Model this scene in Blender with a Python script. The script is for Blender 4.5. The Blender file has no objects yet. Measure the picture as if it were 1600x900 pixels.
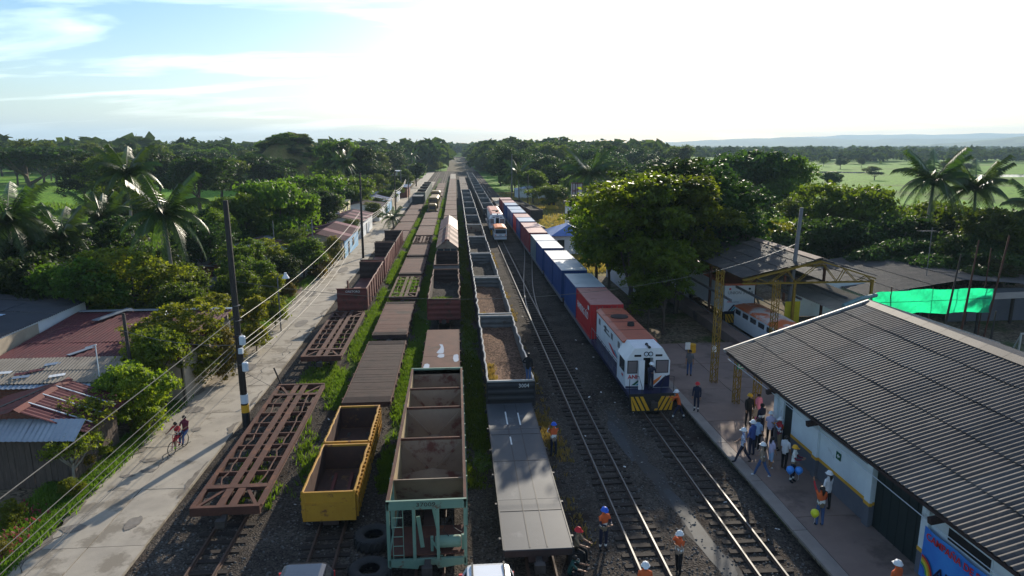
import bpy, bmesh, math, random
import numpy as np
from mathutils import Vector, Matrix, Euler
R = math.radians
sc = bpy.context.scene
COL = sc.collection
random.seed(7)

# ---------------------------------------------------------------- camera
cam_data = bpy.data.cameras.new('camera')
cam_data.sensor_width = 36.0
cam_data.lens = 36.0 * 1067.0 / 1600.0
cam_data.clip_start = 0.3
cam_data.clip_end = 40000
cam = bpy.data.objects.new('camera', cam_data)
COL.objects.link(cam)
cam.location = (0, 0, 15)
cam.rotation_euler = (R(90 - 11.753), 0, R(-4.669))
sc.camera = cam

# ---------------------------------------------------------------- sky, sun, exposure
SUN_AZ, SUN_EL = 19.8, 20.0          # degrees right of the tracks, above the horizon
world = bpy.data.worlds.new('World')
sc.world = world
world.use_nodes = True
nt = world.node_tree
nt.nodes.clear()
N = nt.nodes.new
wo = N('ShaderNodeOutputWorld')
bg = N('ShaderNodeBackground')
sky = N('ShaderNodeTexSky')
sky.sky_type = 'NISHITA'
sky.sun_disc = False
sky.sun_elevation = R(SUN_EL)
sky.sun_rotation = R(SUN_AZ)
sky.air_density = 1.0
sky.dust_density = 0.8
sky.ozone_density = 3.0
bg.inputs['Strength'].default_value = 0.10
# thin streaky clouds, spread over the whole dome
tc = N('ShaderNodeTexCoord')
sepn = N('ShaderNodeSeparateXYZ')
addz = N('ShaderNodeMath'); addz.operation = 'ADD'; addz.inputs[1].default_value = 0.16
dvx = N('ShaderNodeMath'); dvx.operation = 'DIVIDE'
dvy = N('ShaderNodeMath'); dvy.operation = 'DIVIDE'
cmb = N('ShaderNodeCombineXYZ')
mp = N('ShaderNodeMapping')
mp.inputs['Scale'].default_value = (0.85, 2.3, 1)
mp.inputs['Rotation'].default_value = (0, 0, R(16))
mp.inputs['Location'].default_value = (1.35, 0.6, 0)
nz = N('ShaderNodeTexNoise')
nz.inputs['Scale'].default_value = 0.95
nz.inputs['Detail'].default_value = 7
nz.inputs['Roughness'].default_value = 0.52
nz.inputs['Distortion'].default_value = 0.35
cr = N('ShaderNodeValToRGB')
cr.color_ramp.elements[0].position = 0.49
cr.color_ramp.elements[1].position = 0.64
mx = N('ShaderNodeMix'); mx.data_type = 'RGBA'
cl = N('ShaderNodeMix'); cl.data_type = 'RGBA'; cl.blend_type = 'ADD'
cl.inputs['Factor'].default_value = 1.0
cl.inputs['B'].default_value = (5.0, 5.0, 4.9, 1)
L = nt.links.new
L(tc.outputs['Generated'], sepn.inputs[0])
L(sepn.outputs['Z'], addz.inputs[0])
L(sepn.outputs['X'], dvx.inputs[0]); L(addz.outputs[0], dvx.inputs[1])
L(sepn.outputs['Y'], dvy.inputs[0]); L(addz.outputs[0], dvy.inputs[1])
L(dvx.outputs[0], cmb.inputs['X']); L(dvy.outputs[0], cmb.inputs['Y'])
L(cmb.outputs[0], mp.inputs['Vector'])
L(mp.outputs[0], nz.inputs['Vector'])
L(nz.outputs['Fac'], cr.inputs['Fac'])
hsv = N('ShaderNodeHueSaturation'); hsv.inputs['Saturation'].default_value = 1.28
L(sky.outputs[0], hsv.inputs['Color'])
L(hsv.outputs[0], cl.inputs['A'])
L(cr.outputs['Color'], mx.inputs['Factor'])
L(hsv.outputs[0], mx.inputs['A'])
L(cl.outputs['Result'], mx.inputs['B'])
L(mx.outputs['Result'], bg.inputs['Color'])
L(bg.outputs[0], wo.inputs['Surface'])

sun_data = bpy.data.lights.new('sun', 'SUN')
sun_data.energy = 5.0
sun_data.angle = R(0.53)
sun_data.color = (1.0, 0.90, 0.74)
sun = bpy.data.objects.new('sun', sun_data)
COL.objects.link(sun)
_d = Vector((math.sin(R(SUN_AZ)) * math.cos(R(SUN_EL)), math.cos(R(SUN_AZ)) * math.cos(R(SUN_EL)), math.sin(R(SUN_EL))))
sun.rotation_euler = (-_d).to_track_quat('-Z', 'Y').to_euler()
sun.location = (60, 160, 70)

vs = sc.view_settings
vs.view_transform = 'Standard'
vs.look = 'None'
vs.exposure = 0.68
vs.gamma = 1.0
vs.use_curve_mapping = False
sc.cycles.max_bounces = 5
sc.cycles.diffuse_bounces = 3
sc.cycles.glossy_bounces = 2
sc.cycles.transmission_bounces = 3
sc.cycles.transparent_max_bounces = 6
sc.cycles.volume_bounces = 0

# ---------------------------------------------------------------- materials
MATS = {}
def _bsdf(name):
    m = bpy.data.materials.new(name)
    m.use_nodes = True
    return m, m.node_tree, m.node_tree.nodes['Principled BSDF']

def mat(name, c1, c2=None, rough=0.7, scale=3.0, metal=0.0, bump=0.0, bscale=None, sharp=0.0, detail=6, coat=0.0, spec=0.25, stretch=None, c3=None, s3=0.6, p3=0.55):
    """worn surface: two noise-mixed colours, an optional third patchy one, fine bump"""
    if name in MATS: return MATS[name]
    m, t, b = _bsdf(name)
    n = t.nodes.new; l = t.links.new
    c2 = c2 or tuple(x * 0.72 for x in c1)
    tcn = n('ShaderNodeTexCoord'); oi = n('ShaderNodeObjectInfo')
    vm = n('ShaderNodeVectorMath'); vm.operation = 'ADD'
    comb = n('ShaderNodeVectorMath'); comb.operation = 'SCALE'; comb.inputs['Scale'].default_value = 37.0
    l(oi.outputs['Random'], comb.inputs[0])
    l(tcn.outputs['Object'], vm.inputs[0]); l(comb.outputs[0], vm.inputs[1])
    src = vm.outputs[0]
    if stretch:
        mpn = n('ShaderNodeMapping'); mpn.inputs['Scale'].default_value = stretch
        l(src, mpn.inputs['Vector']); src2 = mpn.outputs[0]
    else: src2 = src
    nn = n('ShaderNodeTexNoise'); nn.inputs['Scale'].default_value = scale; nn.inputs['Detail'].default_value = detail
    nn.inputs['Roughness'].default_value = 0.62
    l(src2, nn.inputs['Vector'])
    rp = n('ShaderNodeValToRGB')
    rp.color_ramp.elements[0].position = 0.32 + sharp; rp.color_ramp.elements[1].position = 0.68 - sharp
    rp.color_ramp.elements[0].color = (*c1, 1); rp.color_ramp.elements[1].color = (*c2, 1)
    l(nn.outputs['Fac'], rp.inputs['Fac'])
    out = rp.outputs['Color']
    if c3:
        n3 = n('ShaderNodeTexNoise'); n3.inputs['Scale'].default_value = s3; n3.inputs['Detail'].default_value = 8
        n3.inputs['Roughness'].default_value = 0.7
        l(src, n3.inputs['Vector'])
        r3 = n('ShaderNodeValToRGB'); r3.color_ramp.elements[0].position = p3; r3.color_ramp.elements[1].position = p3 + 0.08
        l(n3.outputs['Fac'], r3.inputs['Fac'])
        m3 = n('ShaderNodeMix'); m3.data_type = 'RGBA'
        l(r3.outputs['Color'], m3.inputs['Factor']); l(out, m3.inputs['A']); m3.inputs['B'].default_value = (*c3, 1)
        out = m3.outputs['Result']
    l(out, b.inputs['Base Color'])
    b.inputs['Roughness'].default_value = rough
    b.inputs['Metallic'].default_value = metal
    b.inputs['Specular IOR Level'].default_value = spec
    if coat: b.inputs['Coat Weight'].default_value = coat
    if bump:
        nb = n('ShaderNodeTexNoise'); nb.inputs['Scale'].default_value = bscale or scale * 6; nb.inputs['Detail'].default_value = 5
        l(src, nb.inputs['Vector'])
        bp = n('ShaderNodeBump'); bp.inputs['Strength'].default_value = bump; bp.inputs['Distance'].default_value = 0.03
        l(nb.outputs['Fac'], bp.inputs['Height']); l(bp.outputs[0], b.inputs['Normal'])
    MATS[name] = m
    return m

def leaf_mat(name, c1, c2, trans, tfac=0.35, rough=0.55, spec=0.16, ns=0.9):
    if name in MATS: return MATS[name]
    m, t, b = _bsdf(name)
    n = t.nodes.new; l = t.links.new
    tcn = n('ShaderNodeTexCoord'); oi = n('ShaderNodeObjectInfo')
    nn = n('ShaderNodeTexNoise'); nn.inputs['Scale'].default_value = ns; nn.inputs['Detail'].default_value = 5; nn.inputs['Roughness'].default_value = 0.75
    l(tcn.outputs['Object'], nn.inputs['Vector'])
    rp = n('ShaderNodeValToRGB'); rp.color_ramp.elements[0].position = 0.34; rp.color_ramp.elements[1].position = 0.66
    rp.color_ramp.elements[0].color = (*c1, 1); rp.color_ramp.elements[1].color = (*c2, 1)
    l(nn.outputs['Fac'], rp.inputs['Fac'])
    hs = n('ShaderNodeHueSaturation')
    mr = n('ShaderNodeMapRange'); mr.inputs['To Min'].default_value = 0.472; mr.inputs['To Max'].default_value = 0.515
    mv = n('ShaderNodeMapRange'); mv.inputs['To Min'].default_value = 0.75; mv.inputs['To Max'].default_value = 1.25
    l(oi.outputs['Random'], mr.inputs['Value']); l(oi.outputs['Random'], mv.inputs['Value'])
    l(mr.outputs[0], hs.inputs['Hue']); l(mv.outputs[0], hs.inputs['Value'])
    l(rp.outputs['Color'], hs.inputs['Color'])
    l(hs.outputs[0], b.inputs['Base Color'])
    b.inputs['Roughness'].default_value = rough
    b.inputs['Specular IOR Level'].default_value = spec
    tr = n('ShaderNodeBsdfTranslucent')
    mm = n('ShaderNodeMix'); mm.data_type = 'RGBA'; mm.blend_type = 'MULTIPLY'; mm.inputs['Factor'].default_value = 1
    l(hs.outputs[0], mm.inputs['A']); mm.inputs['B'].default_value = (*trans, 1)
    l(mm.outputs['Result'], tr.inputs['Color'])
    ms = n('ShaderNodeMixShader'); ms.inputs[0].default_value = tfac
    l(b.outputs[0], ms.inputs[1]); l(tr.outputs[0], ms.inputs[2])
    l(ms.outputs[0], t.nodes['Material Output'].inputs['Surface'])
    MATS[name] = m
    return m

def ground_mat(name, cols, scale, bump, bscale, rough=0.95, stones=True, stain=None):
    """cell-patterned ground: gravel or soil"""
    m, t, b = _bsdf(name)
    n = t.nodes.new; l = t.links.new
    tcn = n('ShaderNodeTexCoord')
    big = n('ShaderNodeTexNoise'); big.inputs['Scale'].default_value = 0.35; big.inputs['Detail'].default_value = 9; big.inputs['Roughness'].default_value = 0.7
    l(tcn.outputs['Object'], big.inputs['Vector'])
    rp = n('ShaderNodeValToRGB')
    rp.color_ramp.elements[0].position = 0.36; rp.color_ramp.elements[1].position = 0.64
    rp.color_ramp.elements[0].color = (*cols[0], 1); rp.color_ramp.elements[1].color = (*cols[1], 1)
    l(big.outputs['Fac'], rp.inputs['Fac'])
    out = rp.outputs['Color']
    vo = n('ShaderNodeTexVoronoi'); vo.inputs['Scale'].default_value = bscale
    l(tcn.outputs['Object'], vo.inputs['Vector'])
    if stones:
        mp2 = n('ShaderNodeMapRange'); mp2.inputs['To Min'].default_value = 0.45; mp2.inputs['To Max'].default_value = 1.55
        sv = n('ShaderNodeSeparateColor'); l(vo.outputs['Color'], sv.inputs[0]); l(sv.outputs[0], mp2.inputs['Value'])
        mu = n('ShaderNodeVectorMath'); mu.operation = 'SCALE'
        l(out, mu.inputs[0]); l(mp2.outputs[0], mu.inputs['Scale']); out = mu.outputs[0]
    if stain:
        s1 = n('ShaderNodeTexNoise'); s1.inputs['Scale'].default_value = stain[1]; s1.inputs['Detail'].default_value = 7; s1.inputs['Roughness'].default_value = 0.7
        l(tcn.outputs['Object'], s1.inputs['Vector'])
        r1 = n('ShaderNodeValToRGB'); r1.color_ramp.elements[0].position = stain[2]; r1.color_ramp.elements[1].position = stain[2] + 0.14
        l(s1.outputs['Fac'], r1.inputs['Fac'])
        m1 = n('ShaderNodeMix'); m1.data_type = 'RGBA'
        l(r1.outputs['Color'], m1.inputs['Factor']); l(out, m1.inputs['A']); m1.inputs['B'].default_value = (*stain[0], 1)
        out = m1.outputs['Result']
    l(out, b.inputs['Base Color'])
    b.inputs['Roughness'].default_value = rough
    b.inputs['Specular IOR Level'].default_value = 0.05
    bp = n('ShaderNodeBump'); bp.inputs['Strength'].default_value = bump; bp.inputs['Distance'].default_value = 0.04
    l(vo.outputs['Distance'], bp.inputs['Height']); l(bp.outputs[0], b.inputs['Normal'])
    MATS[name] = m
    return m

def glass_mat(name, col, rough=0.12):
    m, t, b = _bsdf(name)
    b.inputs['Base Color'].default_value = (*col, 1); b.inputs['Roughness'].default_value = rough
    b.inputs['Specular IOR Level'].default_value = 0.7
    MATS[name] = m
    return m

def net_mat(name, col, tcol, tf=0.55):
    m, t, b = _bsdf(name)
    n = t.nodes.new; l = t.links.new
    b.inputs['Base Color'].default_value = (*col, 1); b.inputs['Roughness'].default_value = 0.6
    tr = n('ShaderNodeBsdfTranslucent'); tr.inputs['Color'].default_value = (*tcol, 1)
    ms = n('ShaderNodeMixShader'); ms.inputs[0].default_value = tf
    l(b.outputs[0], ms.inputs[1]); l(tr.outputs[0], ms.inputs[2])
    l(ms.outputs[0], t.nodes['Material Output'].inputs['Surface'])
    MATS[name] = m
    return m

# ---------------------------------------------------------------- mesh helpers
class MB:
    """collects simple solids, then links them as ONE mesh object"""
    def __init__(s): s.v = []; s.f = []; s.m = []; s.cur = 0
    def add(s, vs, fs):
        o = len(s.v); s.v += [tuple(p) for p in vs]; s.f += [tuple(o + i for i in f) for f in fs]; s.m += [s.cur] * len(fs); return s
    def mi(s, i): s.cur = i; return s
    def box(s, x0, x1, y0, y1, z0, z1):
        return s.add([(x0, y0, z0), (x1, y0, z0), (x1, y1, z0), (x0, y1, z0), (x0, y0, z1), (x1, y0, z1), (x1, y1, z1), (x0, y1, z1)],
                     [(0, 3, 2, 1), (4, 5, 6, 7), (0, 1, 5, 4), (1, 2, 6, 5), (2, 3, 7, 6), (3, 0, 4, 7)])
    def bar(s, p, q, w, h=None, up=(0, 0, 1)):
        p, q = Vector(p), Vector(q); d = (q - p).normalized(); h = h or w
        u = Vector(up)
        if abs(d.dot(u)) > 0.98: u = Vector((0, 1, 0))
        a = d.cross(u).normalized() * (w / 2); b = a.cross(d).normalized() * (h / 2)
        pts = [p - a - b, p + a - b, p + a + b, p - a + b, q - a - b, q + a - b, q + a + b, q - a + b]
        return s.add(pts, [(3, 2, 1, 0), (4, 5, 6, 7), (0, 1, 5, 4), (1, 2, 6, 5), (2, 3, 7, 6), (3, 0, 4, 7)])
    def tube(s, p, q, r0, r1=None, n=8, cap=True):
        r1 = r0 if r1 is None else r1
        p, q = Vector(p), Vector(q); d = (q - p).normalized()
        u = Vector((0, 0, 1)) if abs(d.z) < 0.95 else Vector((0, 1, 0))
        a = d.cross(u).normalized(); b = a.cross(d)
        vs = []
        for c, r in ((p, r0), (q, r1)):
            for i in range(n):
                t = 2 * math.pi * i / n; vs.append(c + a * (r * math.cos(t)) + b * (r * math.sin(t)))
        fs = [(i, (i + 1) % n, n + (i + 1) % n, n + i) for i in range(n)]
        if cap: fs += [tuple(range(n))[::-1], tuple(range(n, 2 * n))]
        return s.add(vs, fs)
    def path(s, pts, rs, n=6):
        pts = [Vector(p) for p in pts]
        if not isinstance(rs, (list, tuple)): rs = [rs] * len(pts)
        vs = []
        for k, c in enumerate(pts):
            d = (pts[min(k + 1, len(pts) - 1)] - pts[max(k - 1, 0)]).normalized()
            u = Vector((0, 0, 1)) if abs(d.z) < 0.9 else Vector((0, 1, 0))
            a = d.cross(u).normalized(); b = a.cross(d)
            for i in range(n):
                t = 2 * math.pi * i / n; vs.append(c + a * (rs[k] * math.cos(t)) + b * (rs[k] * math.sin(t)))
        fs = []
        for k in range(len(pts) - 1):
            for i in range(n):
                fs.append((k * n + i, k * n + (i + 1) % n, (k + 1) * n + (i + 1) % n, (k + 1) * n + i))
        fs += [tuple(range(n))[::-1], tuple(range((len(pts) - 1) * n, len(pts) * n))]
        return s.add(vs, fs)
    def lathe(s, c, prof, n=12, axis='z'):
        vs = []
        for r, h in prof:
            for i in range(n):
                t = 2 * math.pi * i / n; a, b = r * math.cos(t), r * math.sin(t)
                p = (a, b, h) if axis == 'z' else ((h, a, b) if axis == 'x' else (a, h, b))
                vs.append((c[0] + p[0], c[1] + p[1], c[2] + p[2]))
        fs = []
        for k in range(len(prof) - 1):
            for i in range(n):
                fs.append((k * n + i, k * n + (i + 1) % n, (k + 1) * n + (i + 1) % n, (k + 1) * n + i))
        fs += [tuple(range(n))[::-1], tuple(range((len(prof) - 1) * n, len(prof) * n))]
        return s.add(vs, fs)
    def loft(s, rings, cap=True):
        n = len(rings[0]); vs = [p for r in rings for p in r]; fs = []
        for k in range(len(rings) - 1):
            for i in range(n):
                fs.append((k * n + i, k * n + (i + 1) % n, (k + 1) * n + (i + 1) % n, (k + 1) * n + i))
        if cap: fs += [tuple(range(n))[::-1], tuple(range((len(rings) - 1) * n, len(rings) * n))]
        return s.add(vs, fs)
    def prism(s, poly, y0, y1):
        """polygon in XZ extruded along Y"""
        n = len(poly)
        vs = [(x, y0, z) for x, z in poly] + [(x, y1, z) for x, z in poly]
        return s.add(vs, [tuple(range(n)), tuple(range(n, 2 * n))[::-1]] + [(i, n + i, n + (i + 1) % n, (i + 1) % n) for i in range(n)])
    def sheet(s, o, u, v, wave=0.0, pitch=0.25, th=0.012, seg=4, prof='sin'):
        """corrugated sheet: waves run along u, ridges along v; two-sided thickness"""
        o, u, v = Vector(o), Vector(u), Vector(v)
        nrm = u.cross(v).normalized()
        if nrm.z < 0: nrm = -nrm
        L_ = u.length; k = max(1, round(L_ / pitch)); m = k * seg if wave else 1
        top = []; bot = []
        for i in range(m + 1):
            t = i / m; a = wave * math.sin(2 * math.pi * t * k)
            if prof == 'box': a = max(-wave * .6, min(wave * .6, a * 2))
            base = o + u * t + nrm * a
            top += [base, base + v]; bot += [base - nrm * th, base + v - nrm * th]
        n = len(top); fs = []
        for i in range(m):
            fs.append((2 * i, 2 * i + 2, 2 * i + 3, 2 * i + 1)); fs.append((n + 2 * i, n + 2 * i + 1, n + 2 * i + 3, n + 2 * i + 2))
            fs.append((2 * i, n + 2 * i, n + 2 * i + 2, 2 * i + 2)); fs.append((2 * i + 1, 2 * i + 3, n + 2 * i + 3, n + 2 * i + 1))
        fs += [(0, 1, n + 1, n), (2 * m, n + 2 * m, n + 2 * m + 1, 2 * m + 1)]
        return s.add(top + bot, fs)
    def mesh(s, name, mats, smooth=False, fix=True):
        me = bpy.data.meshes.new(name); me.from_pydata(s.v, [], s.f)
        for m in (mats if isinstance(mats, (list, tuple)) else [mats]): me.materials.append(m)
        if any(s.m): me.polygons.foreach_set('material_index', s.m)
        if smooth: me.polygons.foreach_set('use_smooth', [True] * len(me.polygons))
        if fix:
            bm = bmesh.new(); bm.from_mesh(me); bmesh.ops.recalc_face_normals(bm, faces=bm.faces); bm.to_mesh(me); bm.free()
        me.update(); return me
    def build(s, name, mats, parent=None, loc=(0, 0, 0), smooth=False, rot=None, fix=True):
        return link(name, s.mesh(name, mats, smooth, fix), parent, loc, rot)

def link(name, me, parent=None, loc=(0, 0, 0), rot=None):
    o = bpy.data.objects.new(name, me); COL.objects.link(o); o.location = loc
    if rot: o.rotation_euler = rot
    if parent: o.parent = parent
    return o

def npmesh(name, V, F, mats, smooth=False):
    me = bpy.data.meshes.new(name)
    V = np.asarray(V, np.float32); F = np.asarray(F, np.int32); k = F.shape[1]
    me.vertices.add(len(V)); me.vertices.foreach_set('co', V.ravel())
    me.loops.add(F.size); me.loops.foreach_set('vertex_index', F.ravel())
    me.polygons.add(len(F)); me.polygons.foreach_set('loop_start', np.arange(len(F), dtype=np.int32) * k)
    me.polygons.foreach_set('loop_total', np.full(len(F), k, np.int32))
    for m in (mats if isinstance(mats, (list, tuple)) else [mats]): me.materials.append(m)
    if smooth: me.polygons.foreach_set('use_smooth', np.ones(len(F), bool))
    me.update(calc_edges=True); me.validate(); return me

def tag(o, label=None, cat=None, group=None, kind=None):
    if label: o['label'] = label
    if cat: o['category'] = cat
    if group: o['group'] = group
    if kind: o['kind'] = kind
    return o

def thing(name, label, cat, loc=(0, 0, 0), rotz=0, group=None):
    o = bpy.data.objects.new(name, None); COL.objects.link(o); o.empty_display_size = 0.3
    o.location = loc; o.rotation_euler = (0, 0, rotz)
    return tag(o, label, cat, group)

def struct(name, mb, mats, loc=(0, 0, 0), smooth=False, kind='structure'):
    return tag(mb.build(name, mats, None, loc, smooth), kind=kind)

def copy_tree(o, parent=None):
    c = o.copy(); COL.objects.link(c); c.parent = parent
    for ch in [x for x in o.children]: copy_tree(ch, c)
    return c

TMP = bpy.data.scenes.new('tmp_scene')
def evaluated(o):
    TMP.collection.objects.link(o); vl = TMP.view_layers[0]; vl.update()
    return bpy.data.meshes.new_from_object(o.evaluated_get(vl.depsgraph))

def text(s, size, mtl, parent, loc, rot, name='lettering', ext=0.004, align='CENTER', shear=0.0, sx=1.0, bold=0.0):
    cu = bpy.data.curves.new(name, 'FONT'); cu.body = s; cu.size = size; cu.extrude = ext; cu.align_x = align; cu.shear = shear; cu.offset = bold
    cu.resolution_u = 2
    tmp = bpy.data.objects.new('tmp', cu); me = evaluated(tmp)
    bpy.data.objects.remove(tmp); bpy.data.curves.remove(cu)
    me.materials.clear(); me.materials.append(mtl); me.name = name
    o = link(name, me, parent, loc, rot); o.scale = (sx, 1, 1)
    return o
# ---------------------------------------------------------------- palette
gravel = ground_mat('gravel', [(0.048, 0.040, 0.034), (0.083, 0.071, 0.060)], 1, 0.9, 16.0, stain=((0.028, 0.020, 0.016), 0.22, 0.52))
dirt = ground_mat('dirt', [(0.10, 0.078, 0.055), (0.17, 0.14, 0.10)], 1, 0.4, 7.0, stain=((0.05, 0.07, 0.02), 0.25, 0.5))
dry_grass = ground_mat('dry_grass_ground', [(0.11, 0.11, 0.03), (0.20, 0.15, 0.06)], 1, 0.5, 9.0, stain=((0.06, 0.10, 0.02), 0.15, 0.5))
field = ground_mat('field_grass', [(0.10, 0.21, 0.018), (0.14, 0.27, 0.026)], 1, 0.8, 2.2, stones=True, stain=((0.10, 0.14, 0.03), 0.022, 0.50))
yard_grass = ground_mat('yard_grass', [(0.035, 0.063, 0.010), (0.063, 0.091, 0.021)], 1, 0.7, 12.0)
concrete = mat('concrete_road', (0.389, 0.343, 0.278), (0.281, 0.250, 0.206), 0.9, 0.7, bump=0.25, bscale=30, c3=(0.205, 0.177, 0.139), s3=0.55, p3=0.53)
plat_con = mat('platform_concrete', (0.243, 0.175, 0.144), (0.176, 0.125, 0.107), 0.85, 0.5, bump=0.15, bscale=30, c3=(0.127, 0.093, 0.078), s3=0.3, p3=0.55)
plat_edge = mat('platform_coping', (0.281, 0.243, 0.212), (0.206, 0.173, 0.156), 0.85, 0.8, bump=0.15, bscale=30)
rust = mat('rust', (0.094, 0.038, 0.026), (0.058, 0.025, 0.019), 0.85, 1.6, bump=0.3, bscale=25, c3=(0.133, 0.053, 0.029), s3=1.1, p3=0.56)
rust_deck = mat('rusty_deck', (0.100, 0.039, 0.027), (0.063, 0.024, 0.018), 0.85, 0.9, bump=0.35, bscale=18, c3=(0.035, 0.020, 0.016), s3=0.5, p3=0.56)
wood_deck = mat('old_deck_wood', (0.054, 0.031, 0.025), (0.031, 0.019, 0.016), 0.9, 1.5, bump=0.6, bscale=12)
rust_dark = mat('dark_rust', (0.060, 0.036, 0.032), (0.035, 0.024, 0.022), 0.85, 1.5, bump=0.2)
oxide = mat('red_oxide_paint', (0.150, 0.041, 0.034), (0.098, 0.030, 0.026), 0.75, 1.3, bump=0.1, c3=(0.068, 0.034, 0.026), s3=1.2, p3=0.55)
yellow_rust = mat('worn_yellow_paint', (0.423, 0.225, 0.023), (0.350, 0.171, 0.018), 0.6, 1.2, bump=0.1, c3=(0.147, 0.059, 0.027), s3=1.5, p3=0.56)
yel_in = mat('rusty_box_inside', (0.088, 0.046, 0.034), (0.056, 0.032, 0.026), 0.85, 1.3, c3=(0.208, 0.112, 0.040), s3=1.0, p3=0.6)
mint = mat('faded_green_paint', (0.152, 0.245, 0.189), (0.120, 0.202, 0.155), 0.65, 1.1, bump=0.1, c3=(0.120, 0.060, 0.034), s3=1.7, p3=0.585)
hop_in = mat('hopper_inside', (0.281, 0.223, 0.164), (0.206, 0.150, 0.114), 0.8, 0.8, c3=(0.131, 0.053, 0.041), s3=0.8, p3=0.54)
hop_side = mat('hopper_side_inside', (0.432, 0.342, 0.198), (0.342, 0.261, 0.153), 0.8, 0.8, c3=(0.153, 0.063, 0.041), s3=1.6, p3=0.60)
black_paint = mat('black_paint', (0.022, 0.023, 0.028), (0.035, 0.033, 0.034), 0.55, 1.2, bump=0.05)
steel_in = mat('scoured_steel', (0.145, 0.145, 0.141), (0.094, 0.090, 0.087), 0.6, 0.9, metal=0.0, c3=(0.072, 0.054, 0.043), s3=0.8, p3=0.58)
rim_steel = mat('worn_rim', (0.42, 0.41, 0.39), (0.28, 0.26, 0.24), 0.55, 2.0)
deck_steel = mat('grey_deck_plate', (0.068, 0.073, 0.083), (0.049, 0.053, 0.062), 0.6, 0.5, metal=0.0, bump=0.03, bscale=2, c3=(0.104, 0.109, 0.120), s3=0.35, p3=0.56)
load_soil = ground_mat('soil_load', [(0.106, 0.065, 0.044), (0.158, 0.098, 0.069)], 1, 0.9, 9.0)
coal = ground_mat('dark_load', [(0.040, 0.036, 0.032), (0.072, 0.064, 0.056)], 1, 0.9, 8.0)
rail_side = mat('rail_rust', (0.10, 0.058, 0.042), (0.07, 0.045, 0.035), 0.7, 3)
rail_top = mat('rail_polish', (0.143, 0.138, 0.133), (0.105, 0.100, 0.095), 0.5, 4, metal=0.35)
sleeper_m = mat('sleeper_wood', (0.042, 0.033, 0.027), (0.026, 0.020, 0.018), 0.9, 2.5, bump=0.5, bscale=20)
wheel_m = mat('wheel_steel', (0.06, 0.05, 0.045), (0.035, 0.03, 0.028), 0.6, 3)
white_paint = mat('white_paint', (0.70, 0.71, 0.72), (0.60, 0.61, 0.63), 0.45, 0.8, coat=0.1)
navy = mat('navy_paint', (0.015, 0.020, 0.065), (0.012, 0.014, 0.045), 0.4, 1.5)
loco_red = mat('loco_roof_red', (0.448, 0.114, 0.058), (0.329, 0.079, 0.044), 0.5, 0.9, c3=(0.299, 0.085, 0.042), s3=1.2, p3=0.55)
orange = mat('orange_paint', (0.72, 0.19, 0.03), (0.60, 0.15, 0.025), 0.5, 2)
amber = mat('hazard_yellow', (0.66, 0.36, 0.025), (0.55, 0.28, 0.02), 0.5, 2)
black = mat('flat_black', (0.016, 0.016, 0.018), (0.022, 0.021, 0.022), 0.6, 2)
red_let = mat('red_lettering', (0.55, 0.03, 0.035), (0.5, 0.03, 0.03), 0.5, 2)
teal = mat('teal_stripe', (0.05, 0.32, 0.42), (0.05, 0.28, 0.36), 0.5, 2)
blue_let = mat('blue_lettering', (0.05, 0.14, 0.42), (0.05, 0.12, 0.36), 0.5, 2)
white_let = mat('white_lettering', (0.72, 0.72, 0.70), (0.55, 0.55, 0.54), 0.6, 3)
glass = glass_mat('dark_glass', (0.035, 0.042, 0.05))
tan_glass = glass_mat('curtained_glass', (0.16, 0.13, 0.13), 0.3)
cont_blue = mat('container_blue', (0.020, 0.060, 0.19), (0.016, 0.048, 0.15), 0.5, 0.6, c3=(0.04, 0.06, 0.12), s3=0.9, p3=0.62)
cont_red = mat('container_red', (0.480, 0.030, 0.032), (0.384, 0.026, 0.028), 0.5, 0.6, c3=(0.264, 0.045, 0.040), s3=1.0, p3=0.62)
cont_maroon = mat('container_maroon', (0.24, 0.035, 0.045), (0.18, 0.03, 0.036), 0.55, 0.6, c3=(0.14, 0.04, 0.04), s3=1.0, p3=0.6)
cont_grey = mat('container_grey_green', (0.13, 0.17, 0.18), (0.10, 0.135, 0.145), 0.55, 0.6)
roof_white = mat('container_roof_white', (0.62, 0.64, 0.65), (0.50, 0.53, 0.55), 0.45, 0.6, c3=(0.36, 0.36, 0.33), s3=0.7, p3=0.60)
roof_lblue = mat('container_roof_pale_blue', (0.36, 0.45, 0.55), (0.29, 0.37, 0.46), 0.45, 0.6)
roof_pink = mat('container_roof_faded_red', (0.50, 0.26, 0.22), (0.42, 0.20, 0.17), 0.5, 0.7, c3=(0.35, 0.16, 0.13), s3=0.8, p3=0.58)
asb = mat('asbestos_roof', (0.106, 0.088, 0.080), (0.071, 0.060, 0.056), 0.66, 1.0, bump=0.12, bscale=30, c3=(0.135, 0.108, 0.093), s3=0.6, p3=0.58, spec=0.25)
asb2 = mat('asbestos_roof_dark', (0.090, 0.080, 0.077), (0.060, 0.054, 0.053), 0.68, 1.3, bump=0.12, bscale=30, c3=(0.110, 0.092, 0.080), s3=0.9, p3=0.56, spec=0.22)
asb3 = mat('asbestos_roof_pale', (0.106, 0.096, 0.092), (0.072, 0.066, 0.064), 0.66, 0.8, bump=0.12, bscale=30, c3=(0.082, 0.072, 0.068), s3=0.7, p3=0.57, spec=0.25)
asb_dark = mat('old_dark_roof', (0.072, 0.064, 0.058), (0.047, 0.041, 0.038), 0.65, 0.8, bump=0.15, bscale=20, c3=(0.102, 0.086, 0.072), s3=0.5, p3=0.56)
wall_white = mat('peeling_white_wall', (0.610, 0.671, 0.683), (0.512, 0.561, 0.586), 0.85, 0.8, bump=0.08, c3=(0.317, 0.329, 0.323), s3=0.75, p3=0.60)
wall_grey = mat('grey_wall_paint', (0.115, 0.12, 0.14), (0.09, 0.095, 0.115), 0.8, 1.2)
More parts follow.
